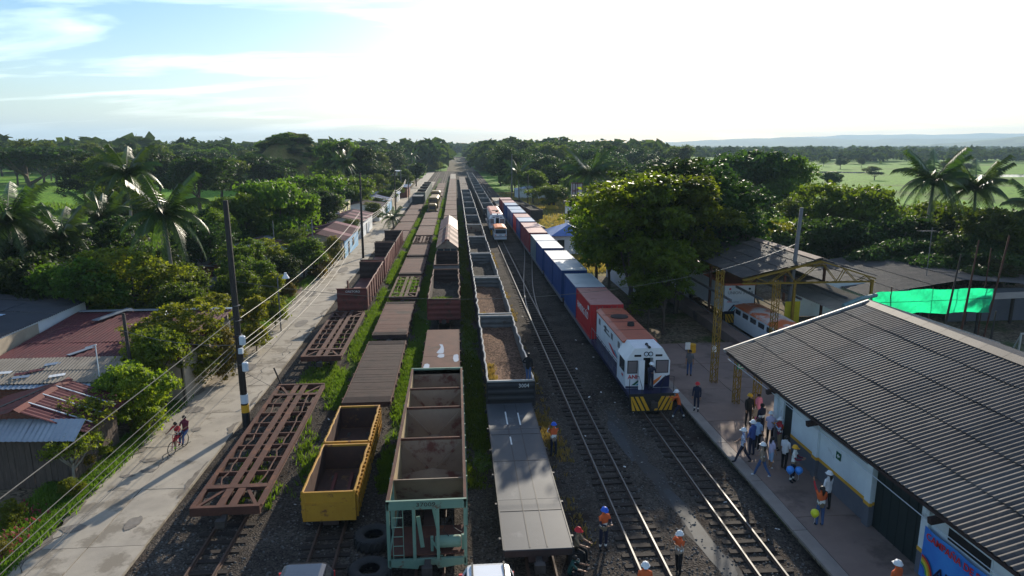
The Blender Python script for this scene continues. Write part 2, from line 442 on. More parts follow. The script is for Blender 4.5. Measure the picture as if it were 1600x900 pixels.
wall_yellow = mat('yellow_wall_band', (0.62, 0.33, 0.035), (0.52, 0.27, 0.03), 0.7, 1.5)
door_dark = mat('dark_door', (0.014, 0.022, 0.022), (0.02, 0.028, 0.028), 0.6, 1.0)
truss_yel = mat('truss_yellow', (0.232, 0.143, 0.013), (0.177, 0.103, 0.010), 0.55, 2.0, c3=(0.074, 0.036, 0.013), s3=1.4, p3=0.58)
roof_maroon = mat('maroon_tin', (0.105, 0.028, 0.032), (0.070, 0.022, 0.026), 0.65, 0.7, c3=(0.15, 0.06, 0.05), s3=0.7, p3=0.62, spec=0.2)
roof_silver = mat('zinc_tin', (0.357, 0.399, 0.442), (0.255, 0.289, 0.332), 0.4, 0.8, metal=0.5, c3=(0.255, 0.136, 0.076), s3=0.5, p3=0.66)
roof_brown = mat('rusty_tin', (0.160, 0.084, 0.068), (0.104, 0.056, 0.048), 0.65, 0.8, c3=(0.272, 0.264, 0.264), s3=0.5, p3=0.60)
roof_tan = mat('tan_fibre_roof', (0.272, 0.238, 0.191), (0.204, 0.174, 0.140), 0.85, 0.9, bump=0.15, c3=(0.119, 0.102, 0.089), s3=0.6, p3=0.60)
roof_char = mat('charcoal_roof', (0.055, 0.055, 0.062), (0.038, 0.038, 0.043), 0.6, 0.8)
brick_m = mat('clay_brick', (0.24, 0.095, 0.065), (0.17, 0.07, 0.05), 0.9, 2.5, bump=0.2)
mortar = mat('mortar', (0.20, 0.15, 0.12), (0.16, 0.12, 0.10), 0.9, 3)
plank_m = mat('weathered_plank', (0.115, 0.085, 0.068), (0.07, 0.052, 0.043), 0.9, 1.6, bump=0.4, bscale=10, stretch=(6, 6, 1))
cream = mat('cream_wall', (0.62, 0.54, 0.36), (0.54, 0.46, 0.30), 0.85, 1.2)
house_white = mat('house_white', (0.70, 0.72, 0.73), (0.60, 0.62, 0.63), 0.85, 0.9, c3=(0.48, 0.44, 0.38), s3=0.6, p3=0.62)
house_tan = mat('house_bare_render', (0.40, 0.34, 0.26), (0.32, 0.27, 0.21), 0.9, 1.0)
house_blue = mat('house_blue', (0.22, 0.42, 0.62), (0.18, 0.36, 0.54), 0.8, 1.0)
bark = mat('bark', (0.11, 0.088, 0.07), (0.07, 0.055, 0.045), 0.95, 3, bump=0.6, bscale=14, stretch=(3, 3, 0.6))
bark_pale = mat('pale_bark', (0.28, 0.25, 0.20), (0.20, 0.17, 0.14), 0.9, 3, bump=0.4, bscale=14)
pole_wood = mat('dark_pole', (0.044, 0.037, 0.034), (0.029, 0.025, 0.023), 0.85, 2, bump=0.3, stretch=(4, 4, 0.5))
pole_conc = mat('concrete_pole', (0.16, 0.155, 0.16), (0.12, 0.115, 0.12), 0.8, 2)
cable_m = mat('cable', (0.16, 0.15, 0.13), (0.13, 0.12, 0.11), 0.5, 2)
pale_box = mat('meter_box', (0.55, 0.60, 0.66), (0.48, 0.53, 0.58), 0.5, 2)
tyre_m = mat('rubber', (0.022, 0.022, 0.024), (0.035, 0.033, 0.032), 0.8, 3, bump=0.2)
water_m = mat('puddle_water', (0.070, 0.074, 0.078), (0.055, 0.056, 0.058), 0.55, 2.0, spec=0.03)
wet_m = mat('wet_ground', (0.055, 0.050, 0.047), (0.042, 0.040, 0.039), 0.8, 1.5, bump=0.3, bscale=20, spec=0.15)
pond_m = glass_mat('pond_water', (0.10, 0.13, 0.15), 0.05)
leaf_dark = leaf_mat('leaf_dark', (0.015, 0.034, 0.009), (0.034, 0.061, 0.014), (2.210, 2.295, 1.020), 0.36)
leaf_mid = leaf_mat('leaf_mid', (0.030, 0.062, 0.011), (0.070, 0.110, 0.016), (2.9, 2.7, 0.8), 0.45)
leaf_lime = leaf_mat('leaf_lime', (0.065, 0.110, 0.014), (0.135, 0.165, 0.022), (2.6, 2.3, 0.7), 0.48)
leaf_almond = leaf_mat('leaf_almond', (0.036, 0.074, 0.011), (0.100, 0.145, 0.016), (2.800, 2.600, 0.700), 0.52, rough=0.45, spec=0.2)
leaf_far = leaf_mat('leaf_far', (0.016, 0.036, 0.010), (0.058, 0.085, 0.020), (2.2, 2.3, 1.0), 0.30, rough=0.8, spec=0.0, ns=0.035)
leaf_palm = leaf_mat('leaf_palm', (0.024, 0.050, 0.012), (0.048, 0.082, 0.020), (2.2, 2.4, 0.9), 0.25, rough=0.38, spec=0.32)
leaf_yel = leaf_mat('leaf_yellowish', (0.085, 0.10, 0.018), (0.16, 0.13, 0.03), (2.0, 1.7, 0.9), 0.42)
grass_m = leaf_mat('grass_blade', (0.055, 0.105, 0.014), (0.095, 0.15, 0.022), (2.2, 2.2, 0.8), 0.40)
dry_blade = leaf_mat('dry_blade', (0.16, 0.14, 0.04), (0.24, 0.17, 0.06), (1.6, 1.5, 0.9), 0.40)
flower_m = leaf_mat('red_flower', (0.40, 0.06, 0.04), (0.35, 0.10, 0.10), (1.5, 1.2, 1.0), 0.3)

# track centre lines
TA, TB, TC, TD, TE, TF = -9.25, -5.13, -1.15, 2.85, 6.85, 10.95

# ---------------------------------------------------------------- the setting
def flat(name, x0, x1, y0, y1, z, m, nx=1, ny=1):
    xs = np.linspace(x0, x1, nx + 1); ys = np.linspace(y0, y1, ny + 1)
    V = [(x, y, z) for y in ys for x in xs]
    F = [(j * (nx + 1) + i, j * (nx + 1) + i + 1, (j + 1) * (nx + 1) + i + 1, (j + 1) * (nx + 1) + i) for j in range(ny) for i in range(nx)]
    return tag(link(name, npmesh(name, V, F, m)), kind='structure')

flat('ground', -9000, 9000, -300, 16000, -0.06, field, 8, 8)
flat('village_ground', -60, -11, -20, 330, -0.05, dirt)
flat('station_ground', 11, 75, -20, 78, -0.05, dirt)
flat('siding_meadow', 11.5, 46, 78, 230, -0.045, dry_grass)
flat('rail_yard', -12.0, 13.2, -10, 420, 0.0, gravel)
flat('rail_corridor', -5.5, 12.5, 420, 1000, -0.01, dirt)

def blob(name, pts, z, m, seed=0, wob=0.12):
    rnd = random.Random(seed); P = []
    n = len(pts)
    for i in range(n):                       # Catmull-Rom outline with a little wobble
        p0, p1, p2, p3 = (Vector(pts[(i + k - 1) % n]) for k in range(4))
        for t in (0, .25, .5, .75):
            q = 0.5 * ((2 * p1) + (p2 - p0) * t + (2 * p0 - 5 * p1 + 4 * p2 - p3) * t * t + (3 * p1 - p0 - 3 * p2 + p3) * t ** 3)
            P.append((q.x + rnd.uniform(-wob, wob), q.y + rnd.uniform(-wob, wob) * 2, z))
    mb = MB(); mb.add(P, [tuple(range(len(P)))])
    return tag(mb.build(name, m, fix=False), kind='structure')

blob('wet_ground', [(8.5, 36.5), (9.0, 36), (9.0, 32), (9.5, 28), (9.8, 24), (9.9, 20), (9.3, 19.5), (9.0, 24), (8.6, 29), (8.2, 33)], 0.006, wet_m, 1, .2)
blob('puddle', [(9.0, 27.4), (9.45, 26.6), (9.6, 24.0), (9.9, 21.5), (9.4, 20.6), (9.05, 22.5), (9.0, 25)], 0.012, water_m, 2, 0.06)
blob('puddle', [(8.35, 35.2), (8.6, 34), (8.55, 31), (8.3, 30.2), (8.1, 32), (8.05, 34.5)], 0.012, water_m, 3, 0.04)
# meadow ponds far right
blob('pond', [(150, 385), (175, 372), (200, 380), (225, 372), (240, 386), (215, 400), (180, 396)], -0.03, pond_m, 4, 1.5)
blob('pond', [(252, 330), (285, 318), (340, 322), (420, 330), (430, 345), (330, 350), (270, 346)], -0.03, pond_m, 5, 1.5)

# concrete road: pairs of slabs with open joints, a few broken corners
road = struct('road', MB().box(-16.2, -12.05, -12, 420, -0.04, 0.0), dirt)
rnd = random.Random(3)
slab_me = []
for k in range(4):
    mb = MB(); mb.box(-1.03, 1.03, -2.22, 2.22, 0, 0.12 + 0.004 * k); slab_me.append(mb.mesh('slab', concrete))
y = -9.0
while y < 250:
    for sx in (-15.17, -13.07):
        o = link('slab', slab_me[rnd.randrange(4)], road, (sx + rnd.uniform(-.012, .012), y, -0.03), (rnd.uniform(-.002, .002), rnd.uniform(-.003, .003), rnd.uniform(-.003, .003)))
    y += 4.475
road_dirt = mat('road_dirt', (0.13, 0.11, 0.09), (0.20, 0.175, 0.145), 0.9, 2.5, bump=0.3)
rr_ = random.Random(12)
for k in range(34):
    yy = 19 + k * 2.9 + rr_.uniform(-.8, .8); e = -16.12 if rr_.random() < .65 else -12.15; d_ = 1 if e < -15 else -1; w_ = rr_.uniform(.15, .55); l_ = rr_.uniform(.6, 2.2)
    blob('road_dirt', [(e, yy - l_), (e + d_ * w_ * .6, yy - l_ * .5), (e + d_ * w_, yy), (e + d_ * w_ * .5, yy + l_ * .6), (e, yy + l_)], .112, road_dirt, k, .07)
pothole = mat('pothole', (0.15, 0.13, 0.11), (0.21, 0.19, 0.165), 0.85, 4, bump=0.4)
for k, (x_, y_, r1, r2) in enumerate(((-15.0, 32.0, .45, .22), (-14.6, 30.9, .38, .2), (-15.3, 30.4, .35, .16), (-15.2, 38.5, .5, .5), (-14.1, 35.6, .25, .3), (-13.2, 26.2, .3, .5), (-15.4, 26.0, .5, .3), (-14.4, 46, .5, .9), (-13.4, 58, .5, 1.2), (-15, 70, .5, 1.4), (-14, 84, .6, 2))):
    blob('pothole', [(x_ - r1, y_), (x_ - r1 * .4, y_ - r2), (x_ + r1 * .6, y_ - r2 * .7), (x_ + r1, y_ + r2 * .3), (x_ + r1 * .2, y_ + r2), (x_ - r1 * .7, y_ + r2 * .6)], .113, pothole, 60 + k, .035)
crack_m = mat('crack', (0.06, 0.055, 0.05))
for k in range(16):
    x_, y_ = rr_.uniform(-15.9, -12.6), rr_.uniform(20, 75); pts = [(x_, y_, .1105)]
    for q in range(6): x_ += rr_.uniform(-.25, .25); y_ += rr_.uniform(.2, .7); pts.append((min(-12.3, max(-16, x_)), y_, .1105))
    tag(MB().path(pts, .012, 4).build('crack', crack_m), kind='structure')
struct('road_end', MB().box(-16.1, -12.1, 252, 420, -0.03, 0.09), concrete)
struct('kerb', MB().box(-16.75, -16.25, 60, 250, -0.05, 0.14), plat_con)

# platform with joints
plat = struct('platform', MB().box(13.0, 40, -5, 47.5, -0.05, 0.36), dirt)
mb = MB(); mb.box(-0.28, 0.28, -1.98, 1.98, 0, 0.10); cop = mb.mesh('coping_stone', plat_edge)
mb = MB(); mb.box(-1.53, 1.53, -2.43, 2.43, 0, 0.06); psl = mb.mesh('slab', plat_con)
y = -3.0
while y < 46:
    link('coping_stone', cop, plat, (13.08 + rnd.uniform(-.01, .01), y, 0.33), (0, rnd.uniform(-.004, .004), rnd.uniform(-.003, .003)))
    y += 4.0
y = -3.0
while y < 46:
    for x in (14.92, 18.02, 21.12):
        link('slab', psl, plat, (x, y, 0.355 + rnd.uniform(-.004, .004)), (rnd.uniform(-.002, .002), rnd.uniform(-.002, .002), 0))
    y += 4.9

# far hills: three ridges, real distance and height
def ridge(name, dist, az0, az1, h0, hv, seed, m, depth=1500, prof=None):
    rnd = np.random.RandomState(seed); n = 160
    az = np.radians(np.linspace(az0, az1, n)); ph = rnd.rand(6) * 6.28
    t = np.linspace(0, 1, n)
    h = h0 + hv * sum(np.sin(t * f + p) / (k + 1.0) for k, (f, p) in enumerate(zip((7, 13, 27, 51, 90, 170), ph))) * 0.55
    if prof is not None: h = h + np.interp(np.degrees(az), [p[0] for p in prof], [p[1] for p in prof])
    h = np.maximum(h, 1.0) * np.clip(np.minimum(t, 1 - t) * 14, 0, 1)
    rows = []
    for j, (dr, hf) in enumerate([(0, 0), (.2, .35), (.4, .72), (.55, 1.0), (.8, .6), (1, 0)]):
        d = dist + depth * dr + 120 * np.sin(t * 40 + j * 2.1)
        hh = h * hf * (1 + 0.12 * np.sin(t * 63 + j * 1.7) * (0 if hf == 1 else 1)) - 1
        rows.append(np.stack([np.sin(az) * d, np.cos(az) * d, hh], 1))
    V = np.concatenate(rows); F = [(j * n + i, j * n + i + 1, (j + 1) * n + i + 1, (j + 1) * n + i) for j in range(5) for i in range(n - 1)]
    return tag(link(name, npmesh(name, V, F, m, True)), kind='structure')
hill_m = ground_mat('hill_cover', [(0.04, 0.065, 0.02), (0.08, 0.10, 0.03)], 1, 1.0, 0.02)
ridge('hills', 4300, 3, 60, 24, 14, 11, hill_m, prof=[(3, -20), (8, 16), (11, 10), (16, 0), (22, 0), (34, -5), (38, 20), (42, 60), (60, 60)])
ridge('hills', 6200, 14, 62, 84, 18, 5, hill_m, 2500, prof=[(14, -60), (20, -20), (26, 10), (60, 10)])
ridge('hills', 9000, 6, 64, 120, 26, 8, hill_m, 3000, prof=[(6, -90), (20, -60), (30, 40), (64, 30)])
ridge('hills', 5200, -50, 6, 14, 8, 14, hill_m, 2000)
# ---------------------------------------------------------------- railway tracks
def rail_prism(mb, pts):
    """rail with foot, web and head swept along pts; head polish on top is material 1"""
    prof = [(-.06, 0), (.06, 0), (.06, .02), (.012, .03), (.012, .10), (.034, .112), (.034, .145), (-.034, .145), (-.034, .112), (-.012, .10), (-.012, .03), (-.06, .02)]
    rings = []
    for k, p in enumerate(pts):
        a = Vector(pts[max(k - 1, 0)]); b = Vector(pts[min(k + 1, len(pts) - 1)]); d = (b - a).normalized(); s = Vector((d.y, -d.x, 0))
        rings.append([(p[0] + s.x * x, p[1] + s.y * x, p[2] + z) for x, z in prof])
    n = len(prof); o = len(mb.v); mb.v += [q for r in rings for q in r]
    for k in range(len(rings) - 1):
        for i in range(n):
            mb.f.append((o + k * n + i, o + k * n + (i + 1) % n, o + (k + 1) * n + (i + 1) % n, o + (k + 1) * n + i)); mb.m.append(1 if i == 6 else 0)
    return mb

slp_me = []
for k in range(3):
    mb = MB(); r_ = random.Random(k); a = r_.uniform(-.03, .03)
    mb.box(-.92 + a, .90 + a, -.11, .11, -.05, .05 + .012 * k); slp_me.append(mb.mesh('sleeper', sleeper_m))

def track(label, x, y0, y1, sl=None, bright=True):
    t = thing('railway_track', label, 'railway track', (x, 0, 0))
    for s in (-1, 1):
        rail_prism(MB(), [(s * .49, y, .04) for y in np.linspace(y0, y1, 12)]).build('rail', [rail_side, rail_top if bright else rail_side], t)
    if sl:
        y = sl[0]; r_ = random.Random(int(x * 10))
        while y < sl[1]:
            o = link('sleeper', slp_me[r_.randrange(3)], t, (r_.uniform(-.05, .05), y + r_.uniform(-.06, .06), r_.uniform(-.012, .006)), (0, 0, r_.uniform(-.03, .03)))
            y += .62 if y < 60 else 0.75
    return t
track('rusty railway track under the skeletal wagons beside the concrete road', TA, -8, 400, (19, 26), False)
track('half-buried railway track under the two yellow open wagons', TB, -8, 400, (19, 25), False)
track('railway track hidden under the pale green hopper wagon', TC, -8, 400, None, False)
track('railway track under the grey flat deck wagon and black gondolas', TD, -8, 400, None, False)
track('empty railway track with bright rails and dark sleepers in mid yard', TE, -8, 950, (15, 96))
track('railway track nearest the platform, carrying the container train', TF, -8, 950, (15, 35.5))
track('short railway track in the yellow-truss shed under the parked locomotive', 23.9, 40, 76, None)
t = thing('railway_track', 'crossover track curving from the empty track towards the container train', 'railway track')
def sw(u): return u * u * (3 - 2 * u)
for s in (-1, 1):
    pts = [(TE + (TF - TE) * sw(u) + s * .49, 56 + 56 * u, .045) for u in np.linspace(0, 1, 26)]
    rail_prism(MB(), pts).build('rail', [rail_side, rail_top], t)
t = thing('railway_track', 'overgrown siding track crossing the dry meadow on the right', 'railway track')
for s in (-1, 1):
    rail_prism(MB(), [(19.5 + s * .49 + 9 * u, 205 - 120 * u, -.02) for u in np.linspace(0, 1, 8)]).build('rail', [rail_side, rail_side], t)

# ---------------------------------------------------------------- wagons
mb = MB()
for s in (-1, 1):
    mb.bar((s * .62, -.95, .46), (s * .62, .95, .46), .09, .16); mb.box(s * .62 - .07, s * .62 + .07, -.82, -.58, .30, .52); mb.box(s * .62 - .07, s * .62 + .07, .58, .82, .30, .52)
mb.box(-.62, .62, -.16, .16, .44, .66)
BOG = mb.mesh('bogie', wheel_m)
WHEEL = MB().lathe((0, 0, 0), [(.05, -.5), (.05, -.1), (.34, -.09), (.38, -.05), (.35, -.04), (.34, .05), (.08, .055), (.08, .12)], 16, 'x').mesh('wheel', wheel_m)
def bogies(t, L_, ends=(1.9,)):
    for yy in (ends[0], L_ - ends[0]):
        b = link('bogie', BOG, t, (0, yy, .15))
        for s in (-1, 1):
            for d in (-.7, .7):
                w = link('wheel', WHEEL, b, (s * .49, d, .24), (0, 0, 0 if s > 0 else math.pi))
def coupler(t, y, s, z=.72):
    MB().box(-.11, .11, min(0, s * .55), max(0, s * .55), -.11, .11).box(-.19, .17, min(s * .38, s * .62), max(s * .38, s * .62), -.15, .15).build('coupler', wheel_m, t, (0, y, z))

def skeletal(label, x, y, L_, W=2.55, z=1.12, bays=8, seed=1):
    r_ = random.Random(seed)
    t = thing('skeletal_wagon', label, 'wagon', (x, y, 0), r_.uniform(-.006, .006)); h = W / 2
    for s in (-1, 1):
        MB().box(s * h - .06, s * h + .06, .18, L_ - .18, z - .26, z - .02).box(s * h - .10, s * h + .10, .18, L_ - .18, z - .04, z - .015).build('side_sill', rust, t)
        MB().box(s * .24 - .15, s * .24 + .15, .17, L_ - .17, z - .03, z - .008).box(s * .24 - .02, s * .24 + .02, .18, L_ - .18, z - .34, z - .03).build('centre_sill', rust, t)
    for yy in (.09, L_ - .09):
        MB().box(-h - .06, h + .06, yy - .09, yy + .09, z - .34, z + .012).build('end_beam', rust, t)
    for yy in (1.75, L_ - 1.75):
        MB().box(-h + .06, h - .06, yy - .15, yy + .15, z - .02, z + .004).box(-h + .06, h - .06, yy - .02, yy + .02, z - .22, z - .02).build('bolster_plate', rust, t)
        for s in (-1, 1):
            ye = .2 if yy < 3 else L_ - .2
            MB().bar((s * .38, yy, z - .08), (s * (h - .12), ye, z - .08), .14, .06).build('diagonal_brace', rust, t)
    for k in range(1, bays):
        yy = 1.75 + (L_ - 3.5) * k / bays
        MB().box(-h + .06, h - .06, yy - .045, yy + .045, z - .20, z - .012).build('cross_beam', rust, t)
    for s in (-1, 1):
        xs = s * (h * .5 + .17)
        pts = [(xs + r_.uniform(-.10, .10), 1.8 + (L_ - 3.6) * u, z - .03 + r_.uniform(-.05, .01)) for u in np.linspace(0, 1, 2 * bays + 1)]
        MB().path(pts, .035, 5).build('bent_stringer', rust, t)
        MB().path([(s * (h + .07), .3, z - .12), (s * (h + .10), L_ / 2, z - .16), (s * (h + .07), L_ - .3, z - .1)], .03, 5).build('brake_pipe', rust, t)
    bogies(t, L_); coupler(t, 0, -1); return t

def flat_wagon(label, x, y, L_, W=2.5, z=1.12, m=None, m2=None, planks=True, seed=1, near=True, ends=True, group=None):
    r_ = random.Random(seed); m = m or rust_deck
    t = thing('flat_wagon', label, 'wagon', (x, y, 0), r_.uniform(-.003, .003), group); h = W / 2
    mb = MB().box(-h + .02, h - .02, .02, L_ - .02, z - .30, z - .055); mb.box(-.35, .35, .05, L_ - .05, z - .55, z - .3)
    mb.build('underframe', rust_dark, t)
    if planks:
        mb = MB(); yy = .9 if ends else .02; e = L_ - (.9 if ends else .02); st = .24 if near else .8
        while yy < e - .05:
            mb.box(-h + r_.uniform(0, .03), h - r_.uniform(0, .03), yy + .006, min(yy + st - .006, e), z - .05, z + r_.uniform(-.006, .006)); yy += st
        tag(mb.build('deck', m, t), kind='stuff')
    else:
        n = max(2, int(L_ / 3.0))
        for k in range(n):
            a, b = L_ * k / n, L_ * (k + 1) / n
            MB().box(-h, h, a + .004, b - .004, z - .05, z + r_.uniform(-.004, .004)).build('deck_plate', m, t)
    if ends:
        for e0, e1 in ((.0, .88), (L_ - .88, L_)):
            mb = MB(); yy = e0
            while yy < e1 - .02:
                mb.box(-h, h, yy, yy + .045, z - .05, z + .02); yy += .09
            tag(mb.build('end_grating', m2 or rust_dark, t), kind='stuff')
    for s in (-1, 1):
        mb = MB().box(s * (h + .025) - .025, s * (h + .025) + .025, 0, L_, z - .22, z + .015)
        if near:
            for k in range(6): yy = .8 + (L_ - 1.6) * k / 5; mb.box(s * (h + .09) - .06, s * (h + .09) + .06, yy - .06, yy + .06, z - .2, z - .02)
        mb.build('side_sill', rust, t)
    if near: bogies(t, L_); coupler(t, 0, -1)
    return t

def wall_panel(L_, z0, z1, th, st, seed, wob, mats, ribs=0, rib_w=.12, rib_d=.10, along='y', out=1, hump=0.0):
    """side wall at local x=0 running along +y; outer face looks to out*x; material 0 outside, 1 inside"""
    r_ = random.Random(seed); mb = MB(); P = []
    for k in range(st + 1):
        u = k / st; y = L_ * u; d = r_.uniform(-wob, wob) if 0 < k < st else 0; dm = r_.uniform(-wob, wob) * .6 + hump
        P.append((y, d, dm, r_.uniform(-wob, wob) * .4 if 0 < k < st else 0))
    zm = (z0 + z1) / 2; vs = []
    for y, d, dm, dz in P:
        for off in (0, -out * th):
            vs += [(off, y, z0), (off + out * dm, y, zm), (off + out * d, y, z1 + dz)]
    fs = []; ms = []
    for k in range(st):
        a, b = 6 * k, 6 * (k + 1)
        for j in (0, 1): fs.append((a + j, b + j, b + j + 1, a + j + 1)); ms.append(0)
        for j in (3, 4): fs.append((a + j, a + j + 1, b + j + 1, b + j)); ms.append(1)
        fs.append((a + 2, b + 2, b + 5, a + 5)); ms.append(0)
    fs += [(0, 1, 4, 3), (1, 2, 5, 4), (6 * st, 6 * st + 3, 6 * st + 4, 6 * st + 1), (6 * st + 1, 6 * st + 4, 6 * st + 5, 6 * st + 2)]; ms += [0] * 4
    mb.v = vs; mb.f = fs; mb.m = ms
    return mb, P

def gondola(label, x, y, L_, W=2.55, z0=.95, z1=2.3, outer=None, inner=None, rim=None, load=None, load_z=1.4, number=None, seed=1, wob=.05, ribs=9, near=True, left=True, group=None, endcor=4, num_mat=None, num_x=.72, hump=0):
    r_ = random.Random(seed); outer = outer or black_paint; inner = inner or steel_in; rim = rim or rim_steel
    t = thing('gondola_wagon', label, 'wagon', (x, y, 0), r_.uniform(-.002, .002), group); h = W / 2
    MB().box(-h + .05, h - .05, .05, L_ - .05, z0 - .18, z0).box(-.4, .4, .0, L_, z0 - .42, z0 - .18).build('floor', outer, t)
    for s in (-1, 1):
        if s < 0 and not left: continue
        mb, P = wall_panel(L_ - .1, z0, z1, .05, 2 * ribs if near else 4, seed * 7 + s, wob, None, out=s, hump=hump)
        sd = mb.build('side', [outer, inner], t, (s * h, .05, 0), fix=False)
        pts = [(s * d - s * .025, yy, z1 + dz + .03) for yy, d, dm, dz in P]
        MB().path(pts, .055, 5).build('top_rail', rim, sd)
        if near:
            for k in range(ribs + 1):
                i = min(2 * k, len(P) - 1); yy, d, dm, dz = P[i]
                rb = MB(); w = .07
                rb.add([(s * .001, yy - w, z0 - .1), (s * .001, yy + w, z0 - .1), (s * (.001 + d), yy + w, z1 - .04), (s * (.001 + d), yy - w, z1 - .04),
                        (s * .10, yy - w * .6, z0 - .1), (s * .10, yy + w * .6, z0 - .1), (s * (.08 + d), yy + w * .6, z1 - .04), (s * (.08 + d), yy - w * .6, z1 - .04)],
                       [(4, 5, 6, 7), (0, 4, 7, 3), (1, 2, 6, 5), (3, 7, 6, 2), (0, 1, 5, 4)])
                rb.build('rib', outer, sd)
    for e, yy in ((-1, 0.0), (1, L_)):
        mb = MB(); n = 40 if near else 1; H_ = z1 - z0 + (0.0); vs = []; st = endcor * 8
        for k in range(st + 1):
            u = k / st; a = .045 * max(-.5, min(.5, math.sin(u * endcor * 2 * math.pi))) if near else 0
            for xx in (-h, h): vs.append((xx, yy + e * a, z0 - .15 + (H_ + .15) * u))
        for k in range(st + 1):
            u = k / st; a = .045 * max(-.5, min(.5, math.sin(u * endcor * 2 * math.pi))) if near else 0
            for xx in (-h, h): vs.append((xx, yy + e * a - e * .04, z0 - .15 + (H_ + .15) * u))
        o = 2 * (st + 1); fs = []; ms = []
        for k in range(st):
            fs.append((2 * k, 2 * k + 1, 2 * k + 3, 2 * k + 2)); ms.append(0)
            fs.append((o + 2 * k, o + 2 * k + 2, o + 2 * k + 3, o + 2 * k + 1)); ms.append(1)
            for c in (0, 1): fs.append((2 * k + c, 2 * k + 2 + c, o + 2 * k + 2 + c, o + 2 * k + c)); ms.append(0)
        fs.append((2 * st, 2 * st + 1, o + 2 * st + 1, o + 2 * st)); ms.append(0)
        mb.v, mb.f, mb.m = vs, fs, ms
        en = mb.build('end', [outer, inner], t, fix=False)
        MB().bar((-h - .03, yy - e * .02, z1 + .02), (h + .03, yy - e * .02, z1 + .02), .11, .09).build('end_rail', rim, en)
    if load:
        nx, ny = 8, 24; V = []; F = []
        for j in range(ny + 1):
            for i in range(nx + 1):
                u, v = i / nx, j / ny
                zz = load_z + .10 * math.sin(v * 9 + seed) * math.sin(u * 5 + seed * 2) + r_.uniform(-.05, .05) + .12 * abs(u - .5) * 2
                V.append((-h + .07 + (W - .14) * u, .08 + (L_ - .16) * v, zz))
        F = [(j * (nx + 1) + i, j * (nx + 1) + i + 1, (j + 1) * (nx + 1) + i + 1, (j + 1) * (nx + 1) + i) for j in range(ny) for i in range(nx)]
        link('load', npmesh('load', V, F, load, True), t)
    if number: text(number, .30, num_mat or white_let, t, (num_x, -.052, z1 - .36), (R(90), 0, 0), 'number')
    if near: bogies(t, L_); coupler(t, 0, -1)
    return t

# row A, beside the road
skeletal('nearest rusty skeletal wagon frame beside the leaning dark utility pole', TA, 25.3, 14.3, bays=8, seed=2)
skeletal('second rusty skeletal wagon frame, right in front of the red gondola end', TA, 45.0, 12.8, bays=7, seed=5)
g1 = gondola('red-brown gondola with faded lettering on its end and no left side', TA, 59.5, 14.4, 2.55, .95, 2.72, oxide, rust_dark, oxide, number=None, seed=21, left=False, ribs=8, wob=.03, endcor=3)
text('CRISTORO', .26, white_let, g1, (.1, -.052, 2.42), (R(90), 0, 0), 'lettering')
MB().box(-.9, .1, 1.2, 3.4, 0, .5).build('loose_steel_plate', rust_deck, g1, (0, 0, 1.0))
for k, (a, b) in enumerate(((-1.25, .5), (-1.25, 1.2), (-1.2, 5.5))): MB().box(a - .06, a + .06, b, b + .3, .95, 2.0 + .2 * k).build('broken_side_post', oxide, g1)
pink_rust = mat('faded_pink_rust', (0.32, 0.14, 0.11), (0.22, 0.09, 0.07), 0.8, 1.2, c3=(0.12, 0.055, 0.04), s3=1.4, p3=0.55)
gondola('dark gondola behind the lettered red one, its pale rusty right side lit', TA, 75.0, 13.6, 2.6, .95, 2.75, pink_rust, rust_dark, rust_dark, seed=22, left=False, ribs=8, wob=.03)
gondola('third open gondola of the road-side row, rearmost with an empty dark inside', TA, 89.6, 11.8, 2.6, .95, 2.75, pink_rust, rust_dark, rust_dark, seed=23, left=False, ribs=7, wob=.03)
for k, yy in enumerate((102.5, 115.8, 129.1, 142.4, 155.7)):
    flat_wagon('brown flat deck wagon beyond the open gondolas of the road-side row', TA, yy, 12.4, 2.6, seed=30 + k, near=False, planks=True, ends=False, group='flat wagons at the back of the road-side row')
# row B
def yellow_box(label, y, seed, extra):
    L_, h, z0, z1 = 4.35, 1.02, .62, 1.78
    t = thing('yellow_tipper_wagon', label, 'wagon', (TB - .02, y, 0), R(random.Random(seed).uniform(-.6, .6)))
    MB().box(-h + .05, h - .05, .05, L_ - .05, z0 - .1, z0).build('floor', yel_in, t)
    for s in (-1, 1):
        mb, P = wall_panel(L_, z0, z1, .05, 12, seed + s, .02, None, out=s)
        sd = mb.build('side', [yellow_rust, yel_in], t, (s * h, 0, 0), fix=False)
        MB().path([(-s * .025 + s * d, yy, z1 + dz + .02) for yy, d, dm, dz in P], .045, 5).build('top_rail', yellow_rust, sd)
        for k in range(12):
            yy = .2 + (L_ - .4) * k / 11
            MB().bar((s * .04, yy, z0), (s * .04, yy, z1 - .05), .09, .08).build('rib', yellow_rust, sd)
        for zz in (.95, 1.3, 1.6): MB().bar((s * .05, .05, zz), (s * .05, L_ - .05, zz), .06, .10).build('stringer', yellow_rust, sd)
    for e, yy in ((-1, .0), (1, L_)):
        en = MB().box(-h, h, yy - .03, yy + .03, z0 - .05, z1).build('end', [yellow_rust], t)
        MB().box(-h - .02, h + .02, yy - .05, yy + .05, z1 - .06, z1 + .03).build('end_rail', yellow_rust, en)
        MB().box(-h + .1, h - .1, yy + e * .028, yy + e * .06, z1 - .52, z1 - .42).build('end_stiffener', yellow_rust, en)
        for q_ in (-h + .055, h - .055): MB().box(q_ - .065, q_ + .065, yy + e * .028, yy + e * .055, z0 - .04, z1 - .1).build('corner_plate', yellow_rust, en)
        MB().box(-h + .04, h - .04, yy - e * .031, yy - e * .04, z0, z1 - .05).build('inner_lining', yel_in, en)
    MB().box(-.3, .3, .1, L_ - .1, z0 - .3, z0 - .1).build('underframe', rust_dark, t)
    for yy in (.9, L_ - .9):
        for s in (-1, 1): link('wheel', WHEEL, t, (s * .49, yy, .36), (0, 0, 0 if s > 0 else math.pi))
    return t
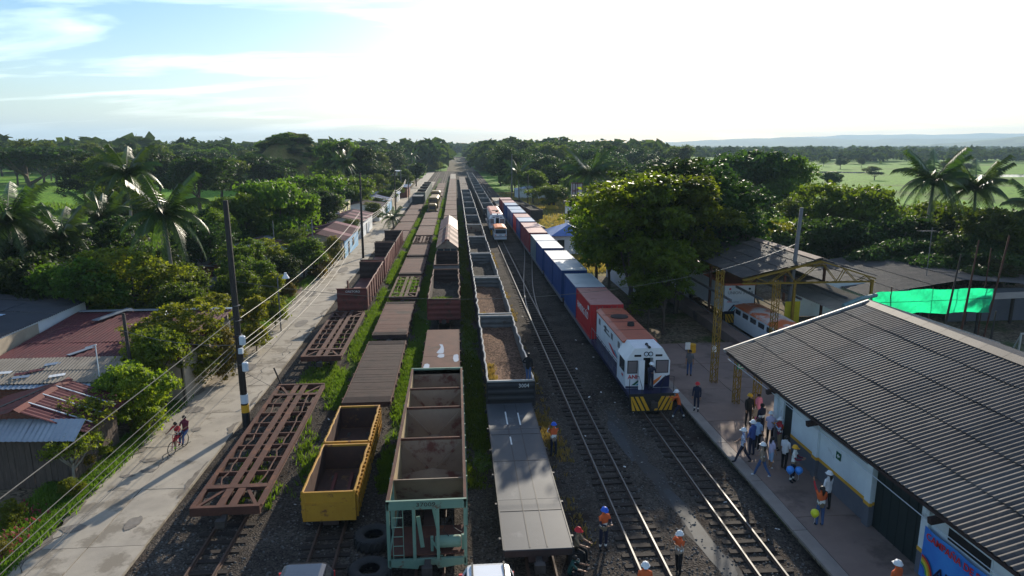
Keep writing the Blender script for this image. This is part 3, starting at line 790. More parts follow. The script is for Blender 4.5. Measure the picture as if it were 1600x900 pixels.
t = yellow_box('nearest yellow open box wagon with gravel and two beams inside', 24.95, 4, 0)
for xx in (-.25, .45): MB().bar((xx, .5, .70), (xx - .1, 3.6, .74), .13, .12).build('loose_beam', oxide, t)
link('gravel_heap', npmesh('gravel_heap', [(-.9, .1, .63), (.9, .1, .63), (.8, 1.2, .64), (-.8, 1.1, .64), (0, .4, .80), (.3, .8, .72)], [(0, 1, 4), (1, 5, 4), (1, 2, 5), (2, 3, 5), (3, 4, 5), (3, 0, 4)], gravel), t)
t = yellow_box('second yellow open box wagon holding a pale metal propeller-like frame', 29.6, 9, 1)
scrap = MB().bar((.05, .5, .75), (.3, 2.0, .80), .16, .05).bar((-.45, 1.7, .85), (.75, 1.6, .85), .45, .04).bar((-.2, .55, .74), (.35, .55, .74), .2, .05)
tag(scrap.build('scrap_frame', pale_box, None, (TB - .02, 29.8, -.06)), 'pale blue-white scrap metal cross lying inside second yellow wagon', 'scrap metal')
flat_wagon('worn dark plank flat wagon just behind the yellow box wagons', TB, 36.2, 12.2, 2.6, m=wood_deck, seed=41)
flat_wagon('brown flat wagon behind the dark plank one, half in gondola shadow', TB, 50.0, 11.2, 2.5, m=rust_deck, seed=42)
t = skeletal('short skeletal wagon with grass growing through its frame, third in its row', TB, 63.3, 10.4, 2.5, bays=4, seed=8)
flat_wagon('brown flat wagon just beyond the grass-grown skeletal frame', TB, 75.0, 11.7, 2.5, seed=43)
flat_wagon('second brown flat wagon beyond the grass-grown skeletal frame', TB, 88.0, 11.0, 2.5, seed=44)
skeletal('farthest short skeletal wagon frame, beside the glazed house wagon', TB, 100.3, 7.5, 2.5, bays=3, seed=9)
for k, yy in enumerate((109, 122.2, 135.4)):
    flat_wagon('brown flat deck wagon beside the glazed house wagon, before the yellow machine', TB, yy, 12.3, 2.6, seed=50 + k, near=False, ends=False, group='flat wagons in front of the yellow machine')
for k, yy in enumerate((196, 210, 224, 238, 252)):
    flat_wagon('grey-brown flat wagon far beyond the yellow track machine', TB, yy, 12.8, 2.5, seed=60 + k, near=False, ends=False, group='flat wagons far beyond the yellow machine')
# row C : hopper
def hopper(y):
    L_, h, z0, z1 = 14.5, 1.34, .75, 2.9
    t = thing('hopper_wagon', 'pale green open hopper wagon numbered 37009, nearest in its row', 'wagon', (TC - .05, y, 0))
    for s in (-1, 1):
        mb, P = wall_panel(L_ - 1.9, 1.0, z1, .05, 14, 60 + s, .012, None, out=s)
        sd = mb.build('side', [mint, hop_side], t, (s * h, 1.9, 0), fix=False)
        for k in range(11):
            yy = .1 + (L_ - 2.2) * k / 10; MB().box(s * .001, s * .11, yy - .05, yy + .05, .8, z1 - .05).build('rib', mint, sd)
        MB().box(s * h - .05, s * h + .06, 0, L_, z1, z1 + .09).build('top_rail', rust, t)
        MB().box(s * h - .05, s * h + .05, 0, L_, z0 - .25, z0).build('side_sill', mint, t)
        # stub side by the open end bay
        MB().box(s * h - .03, s * h + .03, 0.0, 1.9, z1 - .25, z1).build('side_gusset', hop_side, t)
    for yy in (0, L_ - .1):
        en = MB().box(-h - .05, h + .05, yy, yy + .09, z1 - .24, z1 + .10).build('end_top_beam', mint, t)
    for xx in (-h, -.45, .38, h): MB().box(xx - .055, xx + .055, .005, .10, z0 - .2 if abs(xx) < 1 else .42, z1 - .24).build('end_post', mint, t)
    # end sill with dropped middle
    MB().prism([(-h, z0 - .02), (h, z0 - .02), (h, .48), (.35, .36), (.3, .50), (-.3, .50), (-.35, .36), (-h, .48)], .0, .11).build('end_sill', mint, t)
    lad = MB()
    for xx in (-1.18, -.82): lad.tube((xx, -.03, .75), (xx, -.03, z1 - .2), .014, n=5)
    for k in range(5): lad.tube((-1.18, -.03, .95 + .36 * k), (-.82, -.03, .95 + .36 * k), .016, n=5)
    lad.build('ladder', mint, t)
    MB().lathe((0, 0, 0), [(.0, -.46), (.19, -.46), (.215, -.40), (.215, .40), (.19, .46), (0, .46)], 14, 'x').build('brake_cylinder', mint, t, (.72, .45, 1.12))
    for q_ in (((.15, .35, .8), (.15, .35, 1.4), .1), ((1.25, .4, .8), (1.25, .4, 1.4), .1), ((.15, .2, 1.35), (.5, .2, .7), .06)): MB().bar(*q_).build('cylinder_bracket', mint, t)
    for q_ in (((-.32, .35, 2.2), (-.18, .25, 1.05), .14, .04), ((.2, .9, 2.2), (.35, .7, 1.5), .12, .04)): MB().bar(*q_).build('bent_strap', mint, t)
    MB().path([(.75, .4, 1.35), (.55, .5, 1.5), (.7, .55, 1.9), (.85, .5, 2.1), (.95, .5, 1.6), (1.2, .45, 1.45)], .02, 5).build('brake_hose', black, t)
    # sloped end sheet (also the back of the open bay)
    MB().add([(-h + .04, 2.0, z1 - .1), (h - .04, 2.0, z1 - .1), (h - .04, 3.6, .95), (-h + .04, 3.6, .95), (-h + .04, 1.94, z1 - .1), (h - .04, 1.94, z1 - .1), (h - .04, 3.5, .9), (-h + .04, 3.5, .9)],
             [(0, 1, 2, 3), (4, 7, 6, 5), (0, 4, 5, 1), (2, 6, 7, 3)]).build('slope_sheet', hop_in, t)
    MB().box(-h + .03, h - .03, .15, 1.98, .78, .84).build('bay_floor', rust, t)
    # interior bays
    for yy in (5.5, 9.0, 11.6):
        p = MB().box(-h + .05, h - .05, yy - .03, yy + .03, 1.05, z1 - .12).build('partition', hop_in, t)
        for s in (-1, 1): MB().bar((s * (h - .15), yy - .06, z1 - .3), (s * .2, yy - .06, 1.5), .10, .05, up=(0, 1, 0)).build('partition_brace', hop_in, p)
        MB().box(-h + .03, h - .03, yy - .05, yy + .05, z1 - .12, z1 - .02).build('cross_tie', rust, p)
    for a, b in ((3.6, 5.5), (5.5, 9.0), (9.0, 11.6), (11.6, 14.4)):
        m_ = (a + b) / 2
        MB().add([(-h + .05, a, 1.25), (h - .05, a, 1.25), (h - .05, m_, .85), (-h + .05, m_, .85), (h - .05, b, 1.25), (-h + .05, b, 1.25), (0, m_, 1.15), (0, a + .05, 1.5), (0, b - .05, 1.5)],
                 [(0, 7, 6, 3), (7, 1, 2, 6), (3, 6, 8, 5), (6, 2, 4, 8)]).build('hopper_chute', hop_in, t)
    MB().box(-h, h, L_ - .1, L_ - .04, 1.0, z1).build('far_end', hop_in, t)
    MB().box(-.25, .25, .1, L_ - .1, .55, .78).build('centre_sill', rust_dark, t)
    text('37009', .22, rust_dark, t, (-.02, -.006, z1 - .13), (R(90), 0, 0), 'number', sx=1.25)
    bogies(t, L_); coupler(t, 0, -1, .62); return t
hopper(21.8)
t = flat_wagon('brown steel flat wagon with rain puddles on its deck, behind the hopper', TC, 37.6, 13.6, 2.35, m=rust_deck, planks=False, ends=False, seed=71)
def deck_puddle(p, pts, seed):
    o = blob('puddle', pts, 1.127, glass_mat('deck_water', (0.25, 0.25, 0.26), 0.03) if 'deck_water' not in MATS else MATS['deck_water'], seed, .02); del o['kind']; o.parent = p; return o
deck_puddle(t, [(-.35, 7.6), (-.1, 8.8), (-.2, 9.6), (.05, 9.4), (.15, 8.0), (.02, 7.4)], 1)
deck_puddle(t, [(-.25, 6.6), (-.2, 7.2), (.15, 7.2), (.15, 6.5)], 2)
deck_puddle(t, [(-1.1, 4.4), (-1.0, 5.2), (-.75, 5.0), (-.8, 4.2)], 3)
deck_puddle(t, [(.85, 5.6), (.8, 6.9), (1.1, 7.0), (1.12, 5.7)], 4)
gondola('rust-brown gondola with bright grass growing inside, behind the puddled flat wagon', TC, 55.5, 14.0, 2.6, .95, 2.55, oxide, rust_dark, rust, load=coal, load_z=1.2, seed=72, wob=.09, ribs=8)
gondola('empty dark gondola with pale end plate, before the glazed house wagon', TC, 71.9, 9.6, 2.6, .95, 2.6, steel_in, rust_dark, rust, seed=73, wob=.04, ribs=6)
def house_car(name, label, y, L_, roof, wall, lantern, seed):
    t = thing(name, label, 'wagon', (TC, y, 0)); h = 1.2; z0, z1, z2 = 1.1, 2.95, 3.75
    MB().box(-h, h, 0, L_, z0 - .2, z0).build('floor', rust_dark, t)
    n = max(4, int(L_ / 2.4))
    for s in (-1, 1):
        MB().box(s * h - .03, s * h + .03, .05, L_ - .05, z0, z0 + .75).build('side_board', wall, t)
        for k in range(n + 1):
            yy = .05 + (L_ - .1) * k / n; MB().box(s * h - .045, s * h + .045, yy - .04, yy + .04, z0, z1).build('post', wall, t)
        for k in range(n):
            a, b = .05 + (L_ - .1) * k / n, .05 + (L_ - .1) * (k + 1) / n
            MB().box(s * h - .012, s * h + .012, a + .05, b - .05, z0 + .78, z1 - .05).build('pane', glass, t)
        m = max(3, int(L_ / 2.2))
        for k in range(m):
            a, b = -.1 + (L_ + .2) * k / m, -.1 + (L_ + .2) * (k + 1) / m
            MB().add([(s * (h + .15), a, z1), (s * (h + .15), b, z1), (s * .28, b, z2), (s * .28, a, z2), (s * (h + .15), a, z1 - .03), (s * (h + .15), b, z1 - .03), (s * .28, b, z2 - .03), (s * .28, a, z2 - .03)],
                     [(0, 1, 2, 3), (4, 7, 6, 5), (0, 4, 5, 1), (0, 3, 7, 4), (1, 5, 6, 2)]).build('roof_panel', roof[(k + (s > 0)) % len(roof)], t)
    for k in range(3):
        x0 = -h + 2 * h * k / 3; MB().box(x0 + .06, x0 + 2 * h / 3 - .06, .0, .04, z0 + .8, z1 - .08).build('pane', glass, t)
    for xx in (-h, -.4, .4, h): MB().box(xx - .05, xx + .05, -.03, .05, z0, z1).build('post', wall, t)
    MB().box(-h, h, -.04, .06, z1 - .1, z1).build('end_beam', wall, t); MB().box(-h, h, -.02, .06, z0, z0 + .78).build('end_board', wall, t)
    MB().prism([(-h - .1, z1), (h + .1, z1), (0, z2 + .1)], .02, .1).build('gable', wall, t)
    if lantern:
        m = max(3, int(L_ / 2.2))
        for k in range(m):
            a, b = .1 + (L_ - .2) * k / m, .1 + (L_ - .2) * (k + 1) / m
            MB().prism([(-.3, z2 - .05), (.3, z2 - .05), (.26, z2 + .16), (0, z2 + .24), (-.26, z2 + .16)], a + .03, b - .03).build('lantern_panel', roof[0] if k % 2 else oxide, t)
    else:
        MB().prism([(-.32, z2 - .05), (.32, z2 - .05), (0, z2 + .12)], -.1, L_ + .1).build('ridge_cap', roof[0], t)
    return t
pale_tin = mat('brown_roof_tin', (0.145, 0.09, 0.074), (0.10, 0.062, 0.053), 0.85, 0.9, c3=(0.20, 0.10, 0.08), s3=0.8, p3=0.58)  # brown tin with redder patches, the same on both roof slopes
house_car('house_wagon', 'old house-shaped wagon with glazed sides and brown lantern roof', 82.2, 16.5, [pale_tin, oxide], hop_in, True, 1)
house_car('house_wagon', 'old wagon with plain dark red pitched roof behind the lantern-roofed one', 99.6, 13.2, [roof_maroon], oxide, False, 2)
for k in range(14):
    flat_wagon('brown flat deck wagon in the long string beyond the house-shaped wagons', TC, 114 + k * 13.2, 12.5, 2.5, seed=80 + k, near=False, planks=k < 6, ends=False, group='flat wagons beyond the house wagons', m=rust_deck)
for k in range(4):
    flat_wagon('pale dusty flat wagon at the far end of the brown string', TC, 300 + k * 13.2, 12.5, 2.5, seed=180 + k, near=False, planks=False, ends=False, group='pale far flat wagons', m=roof_tan)
# row D
t = flat_wagon('grey steel-plated flat wagon with glossy deck, nearest the camera', TD - .15, 21.5, 13.9, 2.42, m=deck_steel, planks=False, ends=False, seed=91)
for c in t.children:
    if c.name.startswith('side_sill'): c.data.materials[0] = black_paint
MB().box(-.02, .02, 0, 13.7, 0, .006).build('weld_seam', black_paint, t, (-.3, .1, 1.125))
MB().box(-.02, .02, 0, 13.7, 0, .006).build('weld_seam', black_paint, t, (.32, .1, 1.125))
for yy in (2.6, 6.9, 9.8): MB().box(-1.2, 1.2, yy - .012, yy + .012, 1.12, 1.131).build('weld_seam', black_paint, t)
for (px, py, l_) in ((-.30, 11.0, 1.7), (.35, 10.9, 1.6), (-.28, 8.6, .9)):
    o = MB().box(-.035, .035, 0, l_, 0, .008).build('scratched_strip', white_let, t, (px, py, 1.126))
gl = 'black gondola with soil inside in the long train on the fourth row'
gA = gondola('black gondola numbered 3004 loaded with brown soil, nearest of its train', TD, 35.7, 14.8, load=load_soil, load_z=1.35, number='3004', seed=101, wob=.06, ribs=10)
MB().box(.8, 1.24, .05, .55, 2.02, 2.10).build('corner_step', black_paint, gA)
gondola('second black gondola of the soil train, with yellow dry grass in a corner', TD, 51.15, 14.8, load=load_soil, load_z=1.3, seed=102, wob=.07, ribs=10)
gondola('third black gondola of the soil train, with a thin dark dirt floor', TD, 66.6, 14.8, load=coal, load_z=1.15, seed=103, wob=.06, ribs=10)
gondola('fourth black gondola of the soil train, empty with grey walls', TD, 82.05, 14.8, load=coal, load_z=1.1, seed=104, wob=.06, ribs=10)
gondola('fifth black gondola of the soil train, its far end wall pale tan', TD, 97.5, 14.8, load=coal, load_z=1.1, inner=hop_in, seed=105, wob=.06, ribs=10)
for k in range(6):
    gondola('dark empty gondola in the far half of the soil train', TD, 112.95 + 15.45 * k, 14.8, seed=106 + k, wob=.05, near=k < 2, ribs=8, group='far gondolas of the soil train', load=coal, load_z=1.1)
for k in range(8):
    flat_wagon('dark low wagon beyond the last gondola of the soil train', TD, 206 + 14 * k, 13.2, 2.5, seed=120 + k, near=False, planks=False, ends=False, m=rust_dark, group='dark low wagons far down the fourth row')
# row E beyond the second locomotive
for k in range(13):
    gondola('black gondola in the far train behind the white second locomotive', TE, 141 + 15.2 * k, 14.5, seed=140 + k, wob=.05, near=False, group='gondolas behind the second locomotive', load=coal, load_z=1.2)

# ---------------------------------------------------------------- container train
def container_mesh(side_m):
    """one corrugated 20 ft shell without roof; origin at near bottom centre"""
    mb = MB(); W, H_, L_ = 1.19, 2.55, 6.06
    k = 22; seg = 4; n = k * seg
    for s in (-1, 1):
        vs = []
        for i in range(n + 1):
            a = .03 * max(-.6, min(.6, math.sin(2 * math.pi * i / seg)) ) if i not in (0, n) else 0
            for z in (.12, H_ - .08): vs.append((s * (W - .03) + a, .12 + (L_ - .24) * i / n, z))
        mb.add(vs, [(2 * i, 2 * i + 2, 2 * i + 3, 2 * i + 1) for i in range(n)])
    vs = []
    for i in range(n // 2 + 1):
        a = .03 * max(-.6, min(.6, math.sin(2 * math.pi * i / seg)))
        for z in (.12, H_ - .08): vs.append((-W + .1 + (2 * W - .2) * i / (n // 2), .03 + a, z))
    mb.add(vs, [(2 * i, 2 * i + 2, 2 * i + 3, 2 * i + 1) for i in range(n // 2)])
    mb.box(-W + .1, W - .1, L_ - .06, L_ - .02, .1, H_ - .08)
    mb.box(-W + .05, W - .05, .1, L_ - .1, .05, .12)
    return mb.mesh('shell', side_m)
mb = MB(); W, H_, L_ = 1.219, 2.59, 6.06
for s in (-1, 1):
    for y0 in (0, L_ - .14): mb.box(s * W - (.14 if s > 0 else 0), s * W + (.14 if s < 0 else 0), y0, y0 + .14, 0, H_)
    mb.box(s * W - (.06 if s > 0 else 0), s * W + (.06 if s < 0 else 0), .14, L_ - .14, 0, .13); mb.box(s * W - (.06 if s > 0 else 0), s * W + (.06 if s < 0 else 0), .14, L_ - .14, H_ - .09, H_ - .012)
for y0 in (0, L_ - .1): mb.box(-W + .14, W - .14, y0, y0 + .1, 0, .13); mb.box(-W + .14, W - .14, y0, y0 + .1, H_ - .11, H_ - .012)
FRAME = mb
mb = MB(); vs = []
for i in range(49):
    a = .018 * max(-.7, min(.7, math.sin(2 * math.pi * i / 4) )) if 0 < i < 48 else 0
    for x in (-W + .05, W - .05): vs.append((x, .06 + (L_ - .12) * i / 48, H_ + a - .01))
mb.add(vs, [(2 * i, 2 * i + 1, 2 * i + 3, 2 * i + 2) for i in range(48)])
mb.box(-W, -W + .055, 0, L_, H_ - .02, H_ + .012); mb.box(W - .055, W, 0, L_, H_ - .02, H_ + .012); mb.box(-W + .055, W - .055, 0, .06, H_ - .02, H_ + .011); mb.box(-W + .055, W - .055, L_ - .06, L_, H_ - .02, H_ + .011)
ROOF = mb
SH = {}; FR = {}; RF = {}
def container(label, y, sm, rm, wagon_z=1.06, lettering=None):
    t = thing('shipping_container', label, 'container', (TF - .05 + random.uniform(-.02, .02), y, wagon_z), R(random.uniform(-.15, .15)), 'containers on the container train')
    if sm.name not in SH: SH[sm.name] = container_mesh(sm); FR[sm.name] = FRAME.mesh('frame', sm)
    if rm.name not in RF: RF[rm.name] = ROOF.mesh('roof', rm)
    link('shell', SH[sm.name], t); link('frame', FR[sm.name], t); link('roof', RF[rm.name], t)
    return t
CT = [(47.9, cont_red, roof_pink, 'bright red container with white lettering right behind the locomotive'), (54.25, cont_blue, roof_white, 'blue container with dirty white roof, second behind the locomotive'),
      (62.0, cont_blue, roof_white, 'blue container with white roof, third behind the locomotive'), (68.35, cont_blue, roof_white, 'blue container with white roof, fourth behind the locomotive'),
      (76.2, cont_blue, roof_white, 'blue container with white roof, fifth behind the locomotive'), (82.55, cont_grey, roof_white, 'grey-green container with white roof in mid train'),
      (90.3, cont_maroon, roof_pink, 'dark red container with faded roof just beyond the grey-green one'), (96.65, cont_maroon, roof_pink, 'dark red container, farther of the adjoining dark red pair'),
      (104.2, cont_blue, roof_lblue, 'blue container with pale blue roof between dark red and red containers'), (110.55, cont_red, roof_pink, 'red container with faded pink roof beside the second locomotive'),
      (118.6, cont_blue, roof_lblue, 'blue container with pale blue roof, nearer of the far blue pair'), (124.95, cont_blue, roof_lblue, 'blue container with pale blue roof, farther of the far blue pair'),
      (133.6, cont_blue, roof_lblue, 'last blue container before the dark red end of the train'), (139.95, cont_maroon, roof_pink, 'dark red container next to last on the container train'),
      (148.2, cont_maroon, roof_pink, 'dark red container at the very far end of the container train')]
for y, sm, rm, lb in CT: c0 = container(lb, y, sm, rm); CTL = c0 if y < 48 else CTL
for xx in (-.75, -.35, .35, .75): MB().tube((xx, -.02, .15), (xx, -.02, 2.45), .022, n=6).build('locking_bar', pole_conc, CTL)
MB().box(-.012, .012, -.01, .03, .12, 2.46).build('door_gap', black, CTL)
text('HAMBURG SÜD', .78, white_let, CTL, (-1.245, 3.05, 1.25), (R(90), 0, R(-90)), 'lettering', sx=.85)
MB().box(-1.243, -1.238, .5, 1.0, 2.05, 2.35).build('marking_panel', white_let, CTL)
for k in range(8):
    ords = ['first', 'second', 'third', 'fourth', 'fifth', 'sixth', 'seventh', 'eighth']
    t = thing('container_flat_wagon', ords[k] + ' flat wagon under the containers, counted from the locomotive', 'wagon', (TF, 47.5 + 14.12 * k, 0), 0, 'wagons of the container train')
    MB().box(-1.15, 1.15, 0, 12.9, .78, 1.05).box(-.3, .3, -.2, 13.1, .5, .78).build('deck', rust_dark, t)
    for s in (-1, 1): MB().box(s * 1.2 - .04, s * 1.2 + .04, .05, 12.85, .72, 1.03).build('side_sill', pole_conc, t)
    if k < 4: bogies(t, 12.9)
for k in range(2):
    flat_wagon('pale empty flat wagon beyond the last container', TF, 162 + 13.6 * k, 12.6, 2.5, seed=160 + k, near=False, planks=False, ends=False, m=roof_tan, group='empty flat wagons beyond the containers')
# ---------------------------------------------------------------- locomotives and railcars
def stripes(parent, x0, x1, z0, z1, y, mats_dir):
    """chevron hazard stripes as thin plates on a pilot plate facing -y"""
    w = (x1 - x0); n = 4
    for s in (-1, 1):
        for k in range(n):
            xa = (x0 + x1) / 2 + s * (.12 + (w / 2 - .12) * k / n); d = .18
            pts = [(xa, z0), (xa + s * d, z0), (xa + s * (d + .42), z1), (xa + s * .42, z1)]
            pts = [(max(x0, min(x1, a)), b) for a, b in pts]
            if abs(pts[0][0] - pts[1][0]) < .02 and abs(pts[2][0] - pts[3][0]) < .02: continue
            MB().prism(pts, y - .012, y).build('hazard_stripe', amber, parent)
def loco(label, x, y, detail=True, man=False, L_=11.2, rot=0):
    t = thing('locomotive', label, 'locomotive', (x, y, 0), rot)
    MB().box(-1.32, 1.32, .05, L_, 1.0, 1.22).build('walkway', navy, t)
    MB().box(-.95, .95, .6, L_ - .4, .55, 1.0).build('underframe', black, t)
    p = MB().add([(-1.32, 0, 1.22), (1.32, 0, 1.22), (1.32, .1, 1.22), (-1.32, .1, 1.22), (-1.25, -.12, .22), (1.25, -.12, .22), (1.25, .0, .22), (-1.25, .0, .22)],
                 [(0, 1, 5, 4), (2, 3, 7, 6), (1, 2, 6, 5), (3, 0, 4, 7), (0, 3, 2, 1), (4, 5, 6, 7)]).build('pilot', black, t)
    stripes(p, -1.24, 1.24, .28, 1.12, -.125, None)
    coupler(t, -.1, -1, .78)
    # cab: six-sided section with cut top corners
    sec = [(-1.3, 1.22), (1.3, 1.22), (1.3, 2.85), (.82, 3.62), (-.82, 3.62), (-1.3, 2.85)]
    y0, y1 = 1.0, 3.1
    cab = MB()
    cab.add([(a, y0, b) for a, b in sec] + [(a, y1, b) for a, b in sec], [(2, 3, 9, 8), (3, 4, 10, 9), (4, 5, 11, 10), (5, 0, 6, 11), (1, 2, 8, 7), (6, 7, 8, 9, 10, 11)])
    # front wall in pieces round a door opening
    cab.add([(-1.3, y0, 1.22), (-.28, y0, 1.22), (-.28, y0, 3.05), (.30, y0, 3.05), (.30, y0, 1.22), (1.3, y0, 1.22), (1.3, y0, 2.85), (.82, y0, 3.62), (-.82, y0, 3.62), (-1.3, y0, 2.85)],
            [(0, 1, 2, 9), (4, 5, 6, 3), (9, 2, 3, 6, 7, 8)])
    cab.add([(-.28, y0, 1.22), (-.28, y0 + .7, 1.22), (-.28, y0 + .7, 3.05), (-.28, y0, 3.05), (.3, y0, 1.22), (.3, y0 + .7, 1.22), (.3, y0 + .7, 3.05), (.3, y0, 3.05)], [(0, 1, 2, 3), (4, 7, 6, 5), (3, 2, 6, 7)])
    cab = cab.build('cab', white_paint, t)
    MB().box(-.28, .30, y0 + .62, y0 + .66, 1.22, 3.05).build('cab_doorway', black, cab)
    MB().box(-.62, -.29, y0 - .35, y0 - .31, 1.25, 3.0).build('cab_door', white_paint, cab, rot=None)
    for a, b in ((-1.16, -.66), (.5, 1.16)):
        w = MB().box(a - .05, b + .05, y0 - .022, y0 + .01, 2.12, 2.90).build('window_frame', black, cab)
        MB().box(a, b, y0 - .03, y0 - .018, 2.17, 2.85).build('pane', tan_glass, w)
    for s in (-1, 1):
        w = MB().box(s * 1.3 - .012, s * 1.3 + .012, 1.3, 2.5, 2.1, 2.82).build('window_frame', black, cab)
        MB().box(s * 1.318 - .006, s * 1.318 + .006, 1.36, 1.86, 2.15, 2.78).box(s * 1.318 - .006, s * 1.318 + .006, 1.92, 2.44, 2.15, 2.78).build('pane', glass, w)
        MB().box(s * .62 - .2, s * .62 + .2, y0 - .02, y0 + .02, 3.12, 3.24).build('number_board', black, cab)
        h = MB().lathe((s * .13, y0 + .02, 3.28), [(.14, -.06), (.145, 0)], 14, 'y').build('headlight', black, cab)
        MB().lathe((s * .13, y0 - .045, 3.28), [(.0, 0), (.10, .004), (.10, .02)], 12, 'y').build('lens', pale_box, h)
        MB().prism([(s * .32, 1.24), (s * 1.3, 1.24), (s * 1.3, 2.0), (s * .95, 1.86), (s * .6, 1.5)], y0 - .012, y0).build('navy_sweep', navy, cab) if s > 0 else MB().prism([(-1.29, 1.24), (-.32, 1.24), (-.32, 1.32), (-1.29, 1.36)], y0 - .012, y0).build('navy_sweep', navy, cab)
    MB().prism([(.32, 1.62), (.85, 1.98), (.70, 1.70), (.32, 1.35)], y0 - .014, y0).build('orange_sweep', orange, cab)
    MB().prism([(-.95, 1.40), (-.5, 1.75), (-.38, 1.74), (-.75, 1.40)], y0 - .014, y0).build('green_sweep', mat('green_stripe', (.03, .12, .07)), cab)
    MB().prism([(-.72, 1.40), (-.34, 1.62), (-.34, 1.40)], y0 - .016, y0).build('blue_sweep', teal, cab)
    text('ANI', .34, red_let, cab, (-.88, y0 - .016, 1.80), (R(90), 0, 0), 'lettering', bold=.008)
    text('ANI', .26, red_let, cab, (-1.306, 1.75, 1.75), (R(90), 0, R(-90)), 'lettering')
    MB().lathe((.05, 1.3, 3.66), [(.09, -.3), (.05, .0), (.05, .3), (.10, .36)], 10, 'y').bar((.05, 1.4, 3.6), (.05, 1.4, 3.7), .1).build('horn', black, cab)
    # hood
    hood = MB().box(-1.0, 1.0, y1 + .002, L_ - .5, 1.22, 3.42).build('hood', white_paint, t)
    for q_ in (-1.006, 1.006): MB().box(q_ - .006, q_ + .006, y1 + .1, L_ - .55, 1.24, 1.66).build('navy_band', navy, hood)
    MB().add([(-1.014, 4.2, 1.95), (-1.014, 6.2, 2.35), (-1.014, 6.9, 2.3), (-1.014, 5.4, 1.95)], [(0, 1, 2, 3)]).build('orange_sweep', red_let, hood)
    MB().add([(-1.014, 3.6, 1.95), (-1.014, 4.9, 2.3), (-1.014, 5.5, 2.25), (-1.014, 4.2, 1.95)], [(0, 1, 2, 3)]).build('blue_sweep', teal, hood)
    rf = MB().prism([(-1.06, 3.42), (1.06, 3.42), (1.06, 3.5), (.78, 3.66), (-.78, 3.66), (-1.06, 3.5)], y1 - .25, L_ - .4).build('hood_roof', loco_red, t)
    for yy in (4.9, 6.9, 8.8): MB().box(-1.0, 1.0, yy - .02, yy + .02, 3.66, 3.675).build('roof_seam', rust_dark, rf)
    MB().lathe((.2, 5.9, 3.66), [(.24, 0), (.22, .22), (.16, .22), (.16, .1)], 12).build('exhaust_stack', black, rf)
    MB().lathe((0, 8.2, 3.66), [(.6, 0), (.6, .06), (.1, .09)], 16).build('radiator_fan', rust_dark, rf)
    for k in range(7):
        for s in (-1, 1):
            yy = 3.6 + .95 * k; d = MB().box(s * 1.0 - .008, s * 1.0 + .008, yy, yy + .88, 2.02, 3.3).build('engine_door', white_paint, hood)
            if detail and k % 2 == 0: MB().box(s * 1.012 - .004, s * 1.012 + .004, yy + .15, yy + .7, 2.75, 3.15).build('vent_grille', pole_conc, d)
    if detail:
        text('AGENCIA NACIONAL', .17, black, hood, (-1.016, 7.6, 2.95), (R(90), 0, R(-90)), 'lettering')
        text('DE INFRAESTRUCTURA', .17, black, hood, (-1.016, 7.4, 2.7), (R(90), 0, R(-90)), 'lettering')
    for s in (-1, 1):
        hr = MB()
        hr.tube((s * 1.28, 3.2, 2.15), (s * 1.28, L_ - .1, 2.15), .022, n=5)
        for k in range(8): yy = 3.2 + (L_ - 3.3) * k / 7; hr.tube((s * 1.28, yy, 1.2), (s * 1.28, yy, 2.15), .018, n=5)
        hr.build('handrail', black if s > 0 else pole_conc, t)
        f = MB(); f.path([(s * 1.28, .1, 1.2), (s * 1.28, .1, 2.2), (s * .75, .1, 2.25), (s * .55, .1, 1.6), (s * .55, .1, 1.2)], .02, 5); f.build('front_rail', black, t)
        st = MB()
        for k in range(3): st.box(s * 1.1 - .22, s * 1.1 + .22, .12 + .05 * k, .34, .35 + .27 * k, .38 + .27 * k)
        st.build('step', black, t)
    bogies(t, L_, (2.3,)); return t
loco('white locomotive with red-brown roof and hazard-striped nose leading the container train', TF - .05, 35.95)
loco('white second locomotive farther back, behind the small orange-roofed railcar', TE + .1, 114.5, False, L_=18)
L3 = thing('locomotive', 'white flat-fronted locomotive with red-edged roof and diagonal stripes inside the shed', 'locomotive', (23.75, 54.6, 0))
MB().prism([(-1.3, 1.2), (1.3, 1.2), (1.3, 3.5), (-1.3, 3.5)], 0, 13).build('body', white_paint, L3)
MB().prism([(-1.36, 3.5), (1.36, 3.5), (1.3, 3.68), (-1.3, 3.68)], -.06, 13).build('roof', loco_red, L3)
MB().prism([(-1.31, .95), (1.31, .95), (1.31, 1.85), (.75, 1.75), (.3, 1.3), (-1.31, 1.28)], -.014, 0).build('navy_skirt', navy, L3)
for k, (m_, a) in enumerate(((navy, -.95), (teal, -.72), (navy, -.45), (red_let, .1))):
    w = .18 if k < 3 else .4; MB().prism([(a, 1.3), (a + w, 1.3), (a + w + .45, 1.85), (a + .45, 1.85)], -.018, 0).build('diagonal_stripe', m_, L3)
text('ANI', .26, red_let, L3, (-.85, -.02, 2.02), (R(90), 0, 0), 'lettering')
text('LOGISTICA', .13, pole_conc, L3, (-.35, -.02, 2.03), (R(90), 0, 0), 'lettering')
text('UNION 3 ANI', .36, pole_conc, L3, (.05, -.02, 2.75), (R(90), 0, 0), 'lettering')
for s in (-1, 1): MB().lathe((s * .85, -.03, 3.2), [(.0, 0), (.09, .005), (.10, .04)], 12, 'y').build('headlight', red_let if s < 0 else black, L3)
p3 = MB().box(-1.25, 1.25, -.1, .1, .25, 1.2).build('pilot', black, L3); stripes(p3, -1.2, 1.2, .3, 1.05, -.1, None)
bogies(L3, 13)
